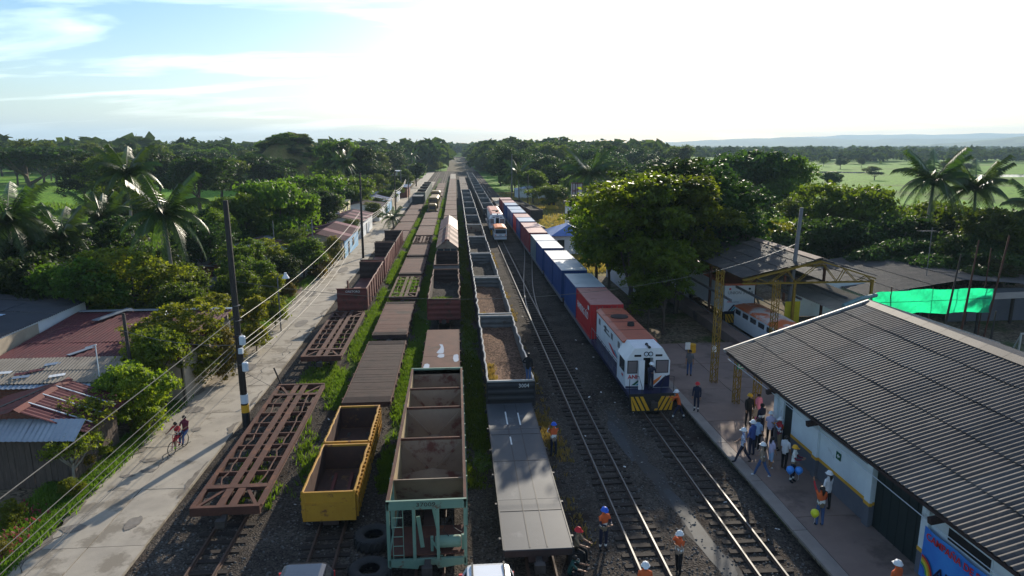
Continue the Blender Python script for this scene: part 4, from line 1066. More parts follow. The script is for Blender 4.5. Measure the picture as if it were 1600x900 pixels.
def railcar(label, x, y, L_, roof, rot=0, w=.98, z1=2.35):
    t = thing('railcar', label, 'railcar', (x, y, 0), rot)
    b = MB().loft([[(-w, yy, .5), (w, yy, .5), (w, yy, 1.45), (w * .93, yy, z1 - .15), (-w * .93, yy, z1 - .15), (-w, yy, 1.45)] for yy in (0, L_)]).build('body', white_paint, t)
    MB().loft([[(-w * 1.02, yy, z1 - .15), (w * 1.02, yy, z1 - .15), (w * .9, yy, z1 + dz), (w * .4, yy, z1 + .1 + dz), (-w * .4, yy, z1 + .1 + dz), (-w * .9, yy, z1 + dz)] for yy, dz in ((-.12, -.08), (.15, .02), (L_ * .5, .06), (L_ - .15, .02), (L_ + .1, -.08))]).build('roof', roof, t, smooth=False)
    for yy, s in ((-.012, -1), (L_ + .012, 1)):
        MB().box(-w * .85, w * .85, yy - .012, yy + .012, 1.45, z1 - .3).build('windscreen', glass, t)
        MB().box(-w, w, yy - .02, yy + .02, .86, .98).build('bumper_band', pole_conc, t)
        MB().box(-w + .1, -w + .3, yy - .02, yy + .02, 1.1, 1.28).box(w - .3, w - .1, yy - .02, yy + .02, 1.1, 1.28).build('lamp', orange, t)
    text('ANI', .26, navy, t, (0, -.03, 1.08), (R(90), 0, 0), 'lettering')
    n = max(2, int(L_ / 1.3))
    for k in range(n):
        for s in (-1, 1): MB().box(s * w * .985 - .015, s * w * .985 + .015, .25 + L_ * k / n, .25 + L_ * k / n + L_ / n * .7, 1.5, z1 - .32).build('window', glass, t)
    MB().box(-w * .8, w * .8, .1, L_ - .1, .38, .5).build('underframe', black, t)
    for yy in (.8, L_ - .8):
        for s in (-1, 1): link('wheel', WHEEL, t, (s * .49, yy, .38), (0, 0, 0 if s > 0 else math.pi))
    return t
railcar('small white railcar with orange roof in front of the second locomotive', TE + .1, 107.2, 5.2, orange, 0)
railcar('long white railcar with orange roof end standing in front of the shed locomotive', 23.9, 44.6, 8.6, mat('railcar_roof', (.66, .60, .56), (.60, .50, .45), .45, .8, c3=(.62, .15, .05), s3=.35, p3=.44), 0, 1.1, 2.2)

# yellow track machine on row B, cab cranes and wagons far back on rows A/B
t = thing('track_machine', 'yellow track maintenance machine with two cabs on the second row', 'rail machine', (TB, 150, 0))
mach = mat('machine_yellow', (.26, .17, .06), (.18, .12, .05), .6, 1.5, c3=(.18, .11, .06), s3=1.2, p3=.56)
MB().box(-1.2, 1.2, 0, 34, .8, 1.15).build('frame', rust_dark, t)
for k, (y0, l_, z1, w) in enumerate(((0, 2.6, 2.6, .9), (6, 4.5, 3.6, 1.15), (16, 6, 3.2, 1.1), (25, 5, 3.8, 1.2))):
    c = MB().prism([(-w, 1.15), (w, 1.15), (w, z1 - .3), (w * .7, z1), (-w * .7, z1), (-w, z1 - .3)], y0, y0 + l_).build('cab', mach, t)
    MB().box(-w * .75, w * .75, y0 - .02, y0, z1 - 1.1, z1 - .4).build('pane', glass, c)
    for s in (-1, 1): MB().box(s * w - .02, s * w + .02, y0 + .4, y0 + l_ - .4, z1 - 1.1, z1 - .45).build('pane', glass, c)
for k in range(4): MB().tube((.4, 3.2 + 1.0 * k, 1.15), (.4, 3.2 + 1.0 * k, 2.4), .12).build('hydraulic_column', mach, t)
MB().bar((-.6, 10.5, 2.6), (-.3, 16, 2.4), .3).bar((.6, 10.5, 2.6), (.3, 16, 2.4), .3).build('tamping_arm', mach, t)
t = thing('box_wagon', 'black box wagon standing beside the road beyond the brown flat wagons', 'wagon', (TA - .1, 170, 0))
MB().box(-1.3, 1.3, 0, 5.5, .9, 2.9).build('body', black_paint, t)
for k in range(6):
    for s in (-1, 1): MB().box(s * 1.33 - .03, s * 1.33 + .03, .2 + k * 1.0, .3 + k * 1.0, .9, 2.9).build('rib', black_paint, t)
MB().box(-1.2, 1.2, .1, 5.4, .6, .9).build('underframe', rust_dark, t); bogies(t, 5.5, (1.3,))
green_grey = mat('wagon_grey_green', (.10, .13, .11), (.07, .09, .08), .7, 1.0, c3=(.12, .07, .05), s3=1, p3=.58)
for k in range(4):
    gondola('tall grey-green wagon beyond the black box wagon by the road', TA, 180 + 13.5 * k, 12.6, 2.6, .95, 3.1, green_grey, rust_dark, green_grey, seed=190 + k, near=False, load=coal, load_z=2.6, group='tall grey-green wagons by the road')
for k in range(3):
    flat_wagon('pale empty flat wagon behind the tall grey-green ones', TA, 236 + 13.5 * k, 12.6, 2.6, seed=195 + k, near=False, planks=False, ends=False, m=roof_tan, group='pale flat wagons by the road')
# dark wagons on the meadow siding
for k in range(2):
    o = gondola('old dark wagon abandoned on the meadow right of the container train', 16.2 - 1.3 * k, 137 + 14 * k, 12, 2.5, .7, 2.3, black_paint, rust_dark, black_paint, seed=200 + k, near=False, load=coal, load_z=2.0, group='dark wagons abandoned on the meadow')
    o.rotation_euler.z = R(4)
t = thing('tank_shell', 'pale grey half-round tank shell lying beside the containers', 'tank shell', (14.6, 117, -.05), R(6))
MB().prism([(-1.2, 0), (1.2, 0), (1.15, .7), (.7, 1.3), (0, 1.5), (-.7, 1.3), (-1.15, .7)], 0, 13).build('shell', pole_conc, t); MB().box(-1.3, 1.3, 0, .2, 0, .25).build('rib', rust, t)
# ---------------------------------------------------------------- warehouse on the platform
WX0, WX1, WRX, WZ0, WZ1 = 15.35, 32.3, 23.8, 3.40, 6.12
wh = thing('warehouse', 'long warehouse with dark corrugated gable roof and peeling white wall', 'warehouse', (15.9, 13, .36))
def wl(x, y, z): return (x - 15.9, y - 13, z - .36)
def wbox(x0, x1, y0, y1, z0, z1, name, m, parent=None):
    return MB().box(x0 - 15.9, x1 - 15.9, y0 - 13, y1 - 13, z0 - .36, z1 - .36).build(name, m, parent or wh)
rnd = random.Random(17)
def roof_rows(xa, za, xb, zb, y0, y1, rows, sw_, parent, m, org, pitch=.235, wave=.032, vis=True):
    """sheets laid from eave (xa,za) to ridge (xb,zb), columns along y"""
    d = Vector((xb - xa, 0, zb - za)); ln = d.length; d.normalize(); rl = ln / rows
    ncol = round((y1 - y0) / sw_); cw = (y1 - y0) / ncol
    nrm_ = Vector((-d.z, 0, d.x)); nrm_ = nrm_ if nrm_.z > 0 else -nrm_; lift = .05 if rows > 1 else 0
    mb = MB().sheet((0, 0, 0), (0, cw - .0, 0), d * (rl + .12) - nrm_ * lift, wave, cw / round(cw / pitch), .008, 6)
    ms_ = m if isinstance(m, list) else [m]; mes = [mb.mesh('roof_sheet', q_, smooth=False) for q_ in ms_]
    for r_ in range(rows):
        for c in range(ncol):
            q = Vector((xa, y0 + c * cw, za)) + d * (rl * r_) + nrm_ * lift
            me = mes[0 if len(mes) == 1 or rnd.random() < .5 else rnd.randrange(1, len(mes))]; j_ = rnd.uniform(-.03, .03)
            link('roof_sheet', me, parent, (q.x - org[0] + d.x * j_, q.y - org[1], q.z - org[2] + d.z * j_ + rnd.uniform(-.006, .006)), (rnd.uniform(-.003, .003), rnd.uniform(-.004, .004), rnd.uniform(-.002, .002)))
roof_rows(WX0, WZ0, WRX, WZ1, -1.3, 36.8, 5, 1.41, wh, [asb, asb2, asb3], (15.9, 13, .36))
roof_rows(WX1, WZ0, WRX, WZ1, -1.3, 36.8, 1, 3.8, wh, asb, (15.9, 13, .36), .475)
# ridge caps, verge board, purlins, gutter cable
k = 0; yy = -1.3
while yy < 36.7:
    MB().prism([(-.42, -.12), (0, .06), (.42, -.12), (.42, -.10), (0, .09), (-.42, -.10)], 0, 1.35).build('ridge_cap', asb, wh, wl(WRX, yy, WZ1 + .04)); yy += 1.32
MB().bar(wl(WX0 - .02, 36.86, WZ0 - .02), wl(WRX, 36.86, WZ1 + .06), .12, .2).build('verge_board', rim_steel, wh)
MB().bar(wl(WX1, 36.86, WZ0 - .02), wl(WRX, 36.86, WZ1 + .06), .12, .2).build('verge_board', rim_steel, wh)
for k in range(6):
    u = k / 5; MB().bar(wl(WX0 + .1 + (WRX - WX0) * u * .97, -1, WZ0 - .12 + (WZ1 - WZ0) * u), wl(WX0 + .1 + (WRX - WX0) * u * .97, 36.7, WZ0 - .12 + (WZ1 - WZ0) * u), .10, .12).build('purlin', rust_dark, wh)
for yy in (31.2, 33.9, 36.4): MB().bar(wl(WX0 + .1, yy, WZ0 - .2), wl(WRX, yy, WZ1 - .3), .12, .2).bar(wl(WX1 - .1, yy, WZ0 - .2), wl(WRX, yy, WZ1 - .3), .12, .2).build('rafter', truss_yel, wh)
# walls: white above, yellow band, grey below; set back 0.5 m under the eave
def wall_run(y0, y1, top=3.2):
    wbox(15.9, 16.1, y0, y1, 1.42, top, 'wall', wall_white)
    wbox(15.9, 16.1, y0, y1, .36, 1.28, 'wall', wall_grey)
    wbox(15.885, 16.1, y0, y1, 1.28, 1.42, 'yellow_band', wall_yellow)
wall_run(23.1, 29.6); wbox(15.9, 16.1, 29.6, 30.5, 2.75, 3.2, 'wall', wall_white); wbox(16.0, 16.05, 29.6, 30.5, .36, 2.75, 'door', door_dark); wall_run(30.5, 31.2)
wbox(15.9, 32, 31.0, 31.2, .36, 3.2, 'end_wall', wall_white)
MB().prism([(16.1 - 15.9, 3.2 - .36), (32 - 15.9, 3.2 - .36), (WRX - 15.9, 5.7 - .36)], 31.02 - 13, 31.18 - 13).build('gable_wall', wall_white, wh)
wall_run(13.0, 20.2, 3.2); wall_run(2, 13.0)
wbox(31.8, 32, 2, 31, .36, 3.2, 'back_wall', wall_white); wbox(15.9, 32, 1.8, 2, .36, 3.2, 'near_wall', wall_white)
for yy in (31.1, 27.2, 23.2, 20.0, 15.4, 11): wbox(15.78, 15.9, yy - .18, yy + .18, .36, 3.25, 'pilaster', wall_white); wbox(15.775, 15.9, yy - .19, yy + .19, .36, 1.28, 'pilaster_base', wall_grey); wbox(15.765, 15.9, yy - .195, yy + .195, 1.28, 1.42, 'yellow_band', wall_yellow)
dr = wbox(16.05, 16.12, 20.2, 23.1, .36, 3.2, 'sliding_door', door_dark)
for k in range(6): wbox(16.03, 16.05, 20.25 + .48 * k, 20.29 + .48 * k, .4, 3.15, 'door_batten', door_dark, None)
for yy in (27.2, 19.2, 31.2): MB().bar(wl(15.3, yy, 2.95), wl(15.95, yy, 3.05), .18, .22).build('eave_bracket', rust_dark, wh)
for a, b in ((17.2, 19.0), (14.2, 16.0)):
    w = wbox(15.88, 15.905, a - .06, b + .06, 2.32, 2.86, 'window_frame', wall_white); wbox(15.87, 15.88, a, b, 2.38, 2.80, 'pane', black, None)
MB().path([wl(15.45, 36.5, 3.0), wl(15.55, 31.0, 2.95), wl(15.6, 23, 2.75), wl(15.65, 19.8, 2.65), wl(15.8, 12, 2.6)], .018, 5).build('conduit', pale_box, wh)
MB().path([wl(15.86, 31, 2.86), wl(15.86, 27.3, 2.84), wl(15.86, 23.3, 2.84)], .012, 4).build('cable', black, wh)
# exit sign on the wall, and the one hanging at the end of the roof
ex = thing('exit_sign', 'small dark green running-exit sign with white arrow on the white wall', 'sign', (15.88, 25.5, 2.05))
MB().box(-.015, 0, -.17, .17, 0, .32).build('plate', mat('sign_green', (.01, .10, .05)), ex)
MB().prism([(-.1, .16), (0, .26), (0, .2), (.1, .2), (.1, .12), (0, .12), (0, .06)], -.02, -.016).build('arrow', white_let, ex, (0, 0, 0), rot=(0, 0, R(-90)))
ex = thing('exit_sign', 'small green and white exit sign hanging under the far roof corner', 'sign', (15.75, 35.4, 2.75))
MB().box(-.2, .2, -.015, 0, 0, .36).build('plate', mat('sign_green2', (.02, .30, .16)), ex)
MB().box(-.14, .14, -.02, -.0155, .06, .3).build('panel', white_let, ex); MB().prism([(-.1, .18), (0, .26), (0, .21), (.1, .21), (.1, .15), (0, .15), (0, .1)], -.024, -.0205).build('arrow', MATS['sign_green2'], ex)
# ANI logo painted on the wall
text('ANI', 1.0, mat('ani_yellow', (.62, .60, .03), (.5, .5, .03)), wh, wl(15.875, 15.1 - .0, 2.42), (R(90), 0, R(-90)), 'lettering', bold=.02)
for k, (s_, c_) in enumerate((('AGENCIA NACIONAL DE', .11), ('INFRAESTRUCTURA', .11))):
    text(s_, c_, blue_let, wh, wl(15.875, 15.2, 2.2 - .15 * k), (R(90), 0, R(-90)), 'lettering')
# banner
bn = thing('banner', 'blue campaign banner with red headline beside the dark warehouse door', 'banner', (15.72, 19.9, .5))
vs = []; nx = 24
for i in range(nx + 1):
    for z in (0, .6, 1.2, 1.85): vs.append((.03 * math.sin(i * .9 + z), -5.2 * i / nx, z))
MB().add(vs, [(4 * i + j, 4 * i + 4 + j, 4 * i + 5 + j, 4 * i + 1 + j) for i in range(nx) for j in range(3)]).build('cloth', mat('banner_blue', (.03, .13, .50), (.05, .25, .62), .6, .5), bn, smooth=True, fix=False)
text('CAMPAÑA DE SEGURIDAD', .34, red_let, bn, (-.05, -.2, 1.5), (R(90), 0, R(-90)), 'lettering', align='LEFT', bold=.006)
text('AL', .48, orange, bn, (-.06, -2.4, .95), (R(90), 0, R(-90)), 'lettering', align='LEFT', bold=.01)
text('Ahí', .62, navy, bn, (-.06, -.75, .45), (R(90), 0, R(-90)), 'lettering', align='LEFT', shear=.2, bold=.008)
rb = [(.5, .03, .03), (.6, .3, .02), (.6, .55, .05), (.1, .4, .08), (.04, .12, .5)]
for k, c in enumerate(rb):
    r0, r1 = .62 - .09 * k, .62 - .09 * (k + 1); pts = []
    for a in range(9): th = R(90 * a / 8); pts.append((-.055 - .002 * k, -.12 - r0 * math.sin(th) * .95, .25 + r0 * math.cos(th)))
    for a in range(8, -1, -1): th = R(90 * a / 8); pts.append((-.055 - .002 * k, -.12 - r1 * math.sin(th) * .95, .25 + r1 * math.cos(th)))
    m_ = MB(); m_.add(pts, [(i, i + 1, 16 - i, 17 - i) for i in range(8)]); m_.build('rainbow_band', mat('rainbow%d' % k, c), bn, fix=False)

# yellow lattice columns
def lattice(label, x, y, h, w=.32, z0=0, m=None, group=None):
    t = thing('lattice_column', label, 'column', (x, y, z0), 0, group); m = m or truss_yel; a = w / 2
    for sx in (-1, 1):
        for sy in (-1, 1): MB().bar((sx * a, sy * a, 0), (sx * a, sy * a, h), .04).build('upright', m, t)
    n = max(3, int(h / (w * 1.1))); lc = MB()
    for k in range(n):
        z, zz = h * k / n, h * (k + 1) / n; s = 1 if k % 2 else -1
        lc.bar((-a * s, -a, z), (a * s, -a, zz), .03).bar((-a * s, a, z), (a * s, a, zz), .03).bar((-a, -a * s, z), (-a, a * s, zz), .03).bar((a, -a * s, z), (a, a * s, zz), .03)
    tag(lc.build('lacing', m, t), kind='stuff'); return t
lattice('tall yellow lattice column left of the shed locomotive', 16.0, 39.8, 7.3, .34, .3)
lattice('yellow lattice column standing right of the shed locomotive nose', 22.0, 44.6, 5.6, .36, .3)
for k, yy in enumerate((36.2, 33.6)):
    lattice(['yellow lattice post under the far corner of the warehouse roof', 'yellow lattice post nearest the white warehouse end wall'][k], 15.95, yy, 2.9, .3, .36)

# open shed with yellow gable truss
SX0, SX1, SRX, SZ0, SZ1, SY0, SY1 = 21.5, 32.3, 27.7, 5.15, 6.55, 49.3, 71
sh = thing('engine_shed', 'open engine shed with wide dark roof and yellow gable truss', 'shed', (SRX, SY0, 0))
og = (SRX, SY0, 0)
roof_rows(SX0, SZ0, SRX, SZ1, SY0, SY1, 4, 1.8, sh, asb_dark, og, .30, .03)
roof_rows(SX1, SZ0, SRX, SZ1, SY0, SY1, 4, 1.8, sh, asb_dark, og, .30, .03)
yy = 0
while yy < SY1 - SY0 - .2:
    MB().prism([(-.5, -.08), (0, .05), (.5, -.08), (.5, -.05), (0, .09), (-.5, -.05)], 0, 1.5).build('ridge_cap', plat_con, sh, (0, yy, SZ1 + .05)); yy += 1.47
def gable_truss(y, m):
    def q(x, z, dy=0): return (x * (.88 if x < 0 else .64), y + dy, z)
    for s in (-1, 1):
        for dy in (0, .3): MB().bar(q(s * 6.9, 5.0, dy), q(0, 6.4, dy), .07, .10).build('top_chord', m, sh)
    for dy in (0, .3): MB().bar(q(-6.9, 4.75, dy), q(6.9, 4.75, dy), .07, .08).build('bottom_chord', m, sh)
    for a, b in (((-4.6, 4.75), (-5.8, 5.2)), ((-4.6, 4.75), (-3.0, 5.75)), ((-2.2, 4.75), (-3.0, 5.75)), ((-2.2, 4.75), (0, 6.35)), ((2.2, 4.75), (0, 6.35)), ((2.2, 4.75), (3.0, 5.75)), ((4.6, 4.75), (3.0, 5.75)), ((4.6, 4.75), (5.8, 5.2)), ((6.6, 4.75), (5.8, 5.2)), ((-6.6, 4.75), (-5.8, 5.2))):
        for dy in (0, .3): MB().bar(q(*a, dy), q(*b, dy), .045).build('web_member', m, sh)
gable_truss(-.15, truss_yel); gable_truss(7, truss_yel); gable_truss(14, truss_yel)
for yy in (0.1, 7, 14, 21):
    for xx in ((-5.9, -1.9, 4.3) if yy > 1 else (-1.9, 4.3)):
        MB().box(xx - .09, xx + .09, yy - .09, yy + .09, 0, 4.9).build('post', truss_yel if yy < 1 else rust, sh)
MB().box(-2.4, -1.2, .35, .4, .8, 3.2).build('yellow_tool_board', mat('board_yellow', (.42, .36, .02)), sh)
for k, xx in enumerate((-6.8, -4.3, -1.2, 2.5)): MB().bar((xx, .2, 3.4), (xx, 21, 3.4), .1, .18).build('crane_beam', pole_conc, sh)
for xx in (-6.4, -1.3, .0): MB().bar((xx, -6, 1.2), (xx, 18, 1.2), .06).bar((xx, -6, .7), (xx, 18, .7), .05).build('pit_rail', pole_conc, sh)
MB().box(-6.9, -5.6, -8, 20, 0, .75).build('side_walkway', plat_con, sh)
wbk = MB().box(2.0, 13, 8.0, 8.2, 0, 3.0).build('back_wall', house_white, sh)
# lower lean-to roofs right of the shed
lt = thing('low_workshop', 'low workshop with tan-grey corrugated roof right of the yellow truss', 'workshop', (29, 47.5, 0))
roof_rows(28.0, 2.9, 31.4, 3.4, 47.5, 57, 2, 1.7, lt, roof_tan, (29, 47.5, 0), .28, .03)
MB().box(-.8, 2.2, .2, .35, 0, 2.85).build('front_wall', house_tan, lt)
for k in range(3): MB().box(-.7 + 1.0 * k, .1 + 1.0 * k, .14, .2, 0, 2.2).build('door', [teal, door_dark, house_white][k], lt)
MB().path([(-.4, -.2, 3.35), (1.4, .6, 3.7), (3.0, 1.2, 3.8)], .16, 6).build('blue_ridge_roll', mat('faded_teal', (.16, .26, .27)), lt)
s2 = thing('dark_roof_shed', 'large dark-roofed shed at the right, behind the green tarpaulin', 'shed', (44, 53, 0))
roof_rows(34.2, 2.6, 43, 3.9, 53.5, 68, 3, 1.9, s2, asb_dark, (44, 53, 0), .3, .03)
roof_rows(58, 2.6, 43, 3.9, 53.5, 68, 3, 1.9, s2, asb_dark, (44, 53, 0), .3, .03)
MB().box(-1.6, 14, 1.4, 1.6, 0, 2.9).build('front_wall', wall_grey, s2)
for k in range(6): MB().box(-9 + 4.2 * k, -8.8 + 4.2 * k, .6, .8, 0, 2.5).build('post', pole_wood, s2)
s3 = thing('court_roof', 'grey-brown low roof strip behind the basketball hoop', 'shed', (50, 47, 0))
roof_rows(41.5, 2.9, 64, 3.5, 50.2, 52.3, 1, 2.1, s3, roof_tan, (50, 47, 0), .3, .03)
for k in range(5): MB().box(-8 + 5 * k, -7.85 + 5 * k, 3.5, 3.65, 0, 2.9).build('post', pole_wood, s3)

# green tarpaulin on poles
tp = thing('green_tarpaulin', 'bright green tarpaulin fence stretched on thin poles behind the warehouse ridge', 'tarpaulin', (31.7, 49.2, 0))
vs = []; nx, nz_ = 60, 10; r_ = random.Random(5)
for i in range(nx + 1):
    for j in range(nz_ + 1):
        u, v = i / nx, j / nz_
        z = 2.15 + .05 * math.sin(u * 17) + v * (1.95 - .06 * math.sin(u * math.pi * 3) ** 2) - (.35 * (1 - u) ** 6 * v)
        vs.append((10.2 * u, .14 * math.sin(u * 19 + v * 5) * (1 - v * .5) + .06 * math.sin(u * 47 - v * 9) + r_.uniform(-.03, .03), z))
MB().add(vs, [(i * (nz_ + 1) + j, (i + 1) * (nz_ + 1) + j, (i + 1) * (nz_ + 1) + j + 1, i * (nz_ + 1) + j + 1) for i in range(nx) for j in range(nz_)]).build('sheet', net_mat('green_net', (.01, .32, .14), (.02, .74, .32), .62), tp, fix=False)
for xx, h, lean, r in ((1.9, 4.3, 0, .05), (10.1, 8.2, .9, .07), (5.2, 4.2, .1, .03)):
    MB().path([(xx, .12, 0), (xx + lean * .5, .12, h / 2), (xx + lean, .12, h)], r, 6).build('pole', rust, tp)
MB().path([(0, -.06, 3.1), (3, -.06, 3.12), (7, -.06, 3.2), (10.1, -.06, 3.3)], .02, 4).build('rope', black, tp)
for (x, y, h, lab, ln) in ((35.3, 45.6, 7.4, 'leaning dark pole in front of the green tarpaulin, left one', .7), (37.2, 46.2, 8.3, 'thin leaning pole in front of the green tarpaulin, middle one', .5), (39.0, 45.4, 3.2, 'short dark post in front of the green tarpaulin right half', .15)):
    t = thing('pole', lab, 'pole', (x, y, 0)); MB().path([(0, 0, 0), (ln * .5, 0, h * .5), (ln, 0, h)], [.10, .08, .045], 7).build('shaft', pole_wood if h < 8 else rust, t)
    MB().lathe((0, 0, 0), [(.16, -.05), (.13, .3)], 8).build('footing', plat_con, t)
an = thing('tv_antenna', 'tall thin television antenna mast before the dark right-hand trees', 'antenna', (41.6, 56.5, 0))
MB().tube((0, 0, 0), (0, 0, 8.0), .035, n=6).build('mast', pole_conc, an)
a_ = MB().bar((-1.2, 0, 7.7), (.4, 0, 7.7), .03)
for k in range(8): a_.bar((-1.15 + .2 * k, -.4, 7.7), (-1.15 + .2 * k, .4, 7.7), .02)
a_.build('antenna_elements', pole_conc, an)
nt_ = thing('ball_net', 'sagging ball-stop net hung between thin posts at right edge', 'net', (45, 49.5, 0))
for xx in (-3.6, 2.2, 8): MB().tube((xx, 0, 0), (xx + .1, 0, 7.2), .05, .04, 6).build('post', rust, nt_)
nm = MB()
for a, b in ((-3.5, 2.3), (2.3, 8.1)):
    for j in range(5):
        nm.path([(a + (b - a) * u, 0, 6.8 - j * .18 - 1.2 * (1 - (2 * u - 1) ** 2) * (1 - .0 * j)) for u in np.linspace(0, 1, 10)], .012, 3)
tag(nm.build('netting', rust, nt_), kind='stuff')
bh = thing('basketball_hoop', 'white basketball backboard with black square on a post', 'basketball hoop', (44.3, 47.0, 0))
MB().box(-.95, .95, -.03, .03, 2.75, 3.9).build('backboard', white_paint, bh)
fr = MB()
for a, b, c, d in ((-.3, .3, 2.85, 2.89), (-.3, .3, 3.3, 3.34), (-.3, -.26, 2.89, 3.3), (.26, .3, 2.89, 3.3)): fr.box(a, b, -.036, -.03, c, d)
fr.build('target_square', black, bh); MB().box(-.09, .09, .05, .22, 0, 3.2).bar((0, .1, 3.2), (0, .02, 3.3), .08).build('post', rust, bh)
rg = MB(); pr = [(.23 * math.cos(R(a)), -.35 + .23 * math.sin(R(a)), 2.82) for a in range(0, 361, 30)]; rg.path(pr, .015, 5); rg.build('rim', orange, bh)
text('ANI', .22, MATS['sign_green2'], bh, (.05, -.036, 3.55), (R(90), 0, 0), 'lettering')
gp = thing('goal_frame', 'white metal goal frame below the basketball backboard', 'goal', (40.8, 43.0, 0))
MB().bar((-1.6, 0, 0), (-1.6, 0, 2.1), .1).bar((1.6, 0, 0), (1.6, 0, 2.1), .1).bar((-1.65, 0, 2.15), (1.65, 0, 2.15), .1).bar((-.1, .02, 1.6), (-.1, .02, 2.1), .05).build('frame', rim_steel, gp)
MB().bar((-1.6, 0, 2.1), (-1.6, .9, 0), .06).bar((1.6, 0, 2.1), (1.6, .9, 0), .06).build('stay', rim_steel, gp)

# water tank
wt = thing('water_tank', 'rusty white square water tank on a raised concrete frame', 'water tank', (21.4, 121, 0))
for sx in (-1.5, 1.5):
    for sy in (-1.2, 1.2): MB().box(sx - .28, sx + .28, sy - .28, sy + .28, -.1, 5.0).build('column', house_white, wt)
MB().box(-2.1, 2.1, -1.7, 1.7, 5.0, 5.35).build('slab', plat_con, wt)
rw = mat('rusty_white', (.45, .42, .42), (.34, .28, .27), .7, 1.0, c3=(.20, .075, .06), s3=.8, p3=.52)
for k in range(3): MB().box(-.85 + .0, .85, -.9, .9, 5.36 + 1.05 * k, 6.38 + 1.05 * k).build('tank_ring', rw, wt)
for xx in (-.87, -.02, .87): MB().box(xx - .05, xx + .05, -.96, -.9, 5.36, 8.5).build('stiffener', oxide, wt)
MB().box(-1.0, 1.0, -1.0, 1.0, 8.5, 8.62).build('lid', rust, wt)
# blue hut, kiosks and small buildings right of the containers
bhut = thing('blue_roof_hut', 'hut with blue hipped roof beside the container train', 'hut', (16.2, 95, 0))
MB().box(-2.6, 2.6, 0, 7, -.05, 2.6).build('wall', house_white, bhut)
blue_roof = mat('blue_tin', (.09, .17, .40), (.07, .13, .32), .45, 1.0)
for nm_, pts in (('roof_plane', [(-3, -.4, 2.6), (3, -.4, 2.6), (0, 2.6, 3.9)]), ('roof_plane', [(-3, 7.4, 2.6), (-3, -.4, 2.6), (0, 2.6, 3.9), (0, 4.6, 3.9)]), ('roof_plane', [(3, -.4, 2.6), (3, 7.4, 2.6), (0, 4.6, 3.9), (0, 2.6, 3.9)]), ('roof_plane', [(3, 7.4, 2.6), (-3, 7.4, 2.6), (0, 4.6, 3.9)])):
    n = len(pts); MB().add(pts + [(a, b, c - .05) for a, b, c in pts], [tuple(range(n)), tuple(range(n, 2 * n))[::-1]] + [(i, n + i, n + (i + 1) % n, (i + 1) % n) for i in range(n)]).build(nm_, blue_roof, bhut)
MB().bar((0, 2.5, 3.93), (3.05, 7.4, 2.64), .18, .04).build('hip_cap', roof_lblue, bhut)
MB().box(-2.0, -1.0, -.03, 0, 0, 2.0).build('door', door_dark, bhut)
def hut(name, label, cat, x, y, w, d, h, wm, rm, gable=1.0, rz=0, windows=2):
    t = thing(name, label, cat, (x, y, -.05), R(rz))
    MB().box(-w / 2, w / 2, 0, d, 0, h).build('wall', wm, t)
    for s in (-1, 1):
        n = max(2, int(d / 2.0))
        for k in range(n):
            a = -.4 + (d + .8) * k / n; b = (d + .8) / n
            u = Vector((0, b - .01, 0)); v = Vector((-s * (w / 2 + .45), 0, gable))
            MB().sheet((s * (w / 2 + .45), a, h - .1), u, v, .02, .28, .01, 4).build('roof_sheet', rm[k % len(rm)] if isinstance(rm, list) else rm, t)
    for yy in (.02, d - .1): MB().prism([(-w / 2, h), (w / 2, h), (0, h + gable * .88)], yy, yy + .08).build('gable', wm, t)
    for k in range(windows):
        a = -w / 2 + w * (k + .5) / windows; fz = MB().box(a - .4, a + .4, -.03, .0, h * .4, h * .8).build('window', wm, t); MB().box(a - .33, a + .33, -.04, -.03, h * .43, h * .77).build('pane', black, fz)
    MB().box(w / 2 - .0, w / 2 + .03, d * .4, d * .4 + .9, 0, 2.0).build('door', door_dark, t)
    return t
hut('kiosk', 'small yellow kiosk with pale flat top on the meadow', 'kiosk', 22.8, 163, 2.2, 2.2, 2.6, mat('kiosk_yellow', (.5, .36, .04)), roof_tan, .5)
hut('house', 'grey-roofed low house half hidden by trees beyond the meadow', 'house', 33.5, 150, 10, 9, 3, house_white, asb_dark, 2.0, 12)
hut('guard_cabin', 'pale small cabin on the meadow behind the rusty water tank', 'cabin', 22.5, 128, 2.6, 2.6, 2.3, cream, roof_tan, .5)
hut('house', 'long low white-walled roof seen far down the meadow beneath trees', 'house', 24, 200, 12, 6, 2.6, house_white, roof_silver, 1.2, 4)
hut('house', 'silver-roofed building glimpsed through the big tree right of the containers', 'house', 21, 66, 7, 12, 3.4, house_white, roof_silver, 1.3, 0)
tb = thing('brick_tower', 'dark brick tower with pointed top rising among far trees', 'tower', (62, 290, 0))
MB().box(-4, 4, -4, 4, 0, 11).build('shaft', brick_m, tb); MB().add([(-4.4, -4.4, 11), (4.4, -4.4, 11), (4.4, 4.4, 11), (-4.4, 4.4, 11), (0, 0, 13.4)], [(0, 1, 4), (1, 2, 4), (2, 3, 4), (3, 0, 4), (3, 2, 1, 0)]).build('roof', rust_dark, tb)
MB().box(-1, 1, -4.05, -4, 9, 12).build('window', black, tb)
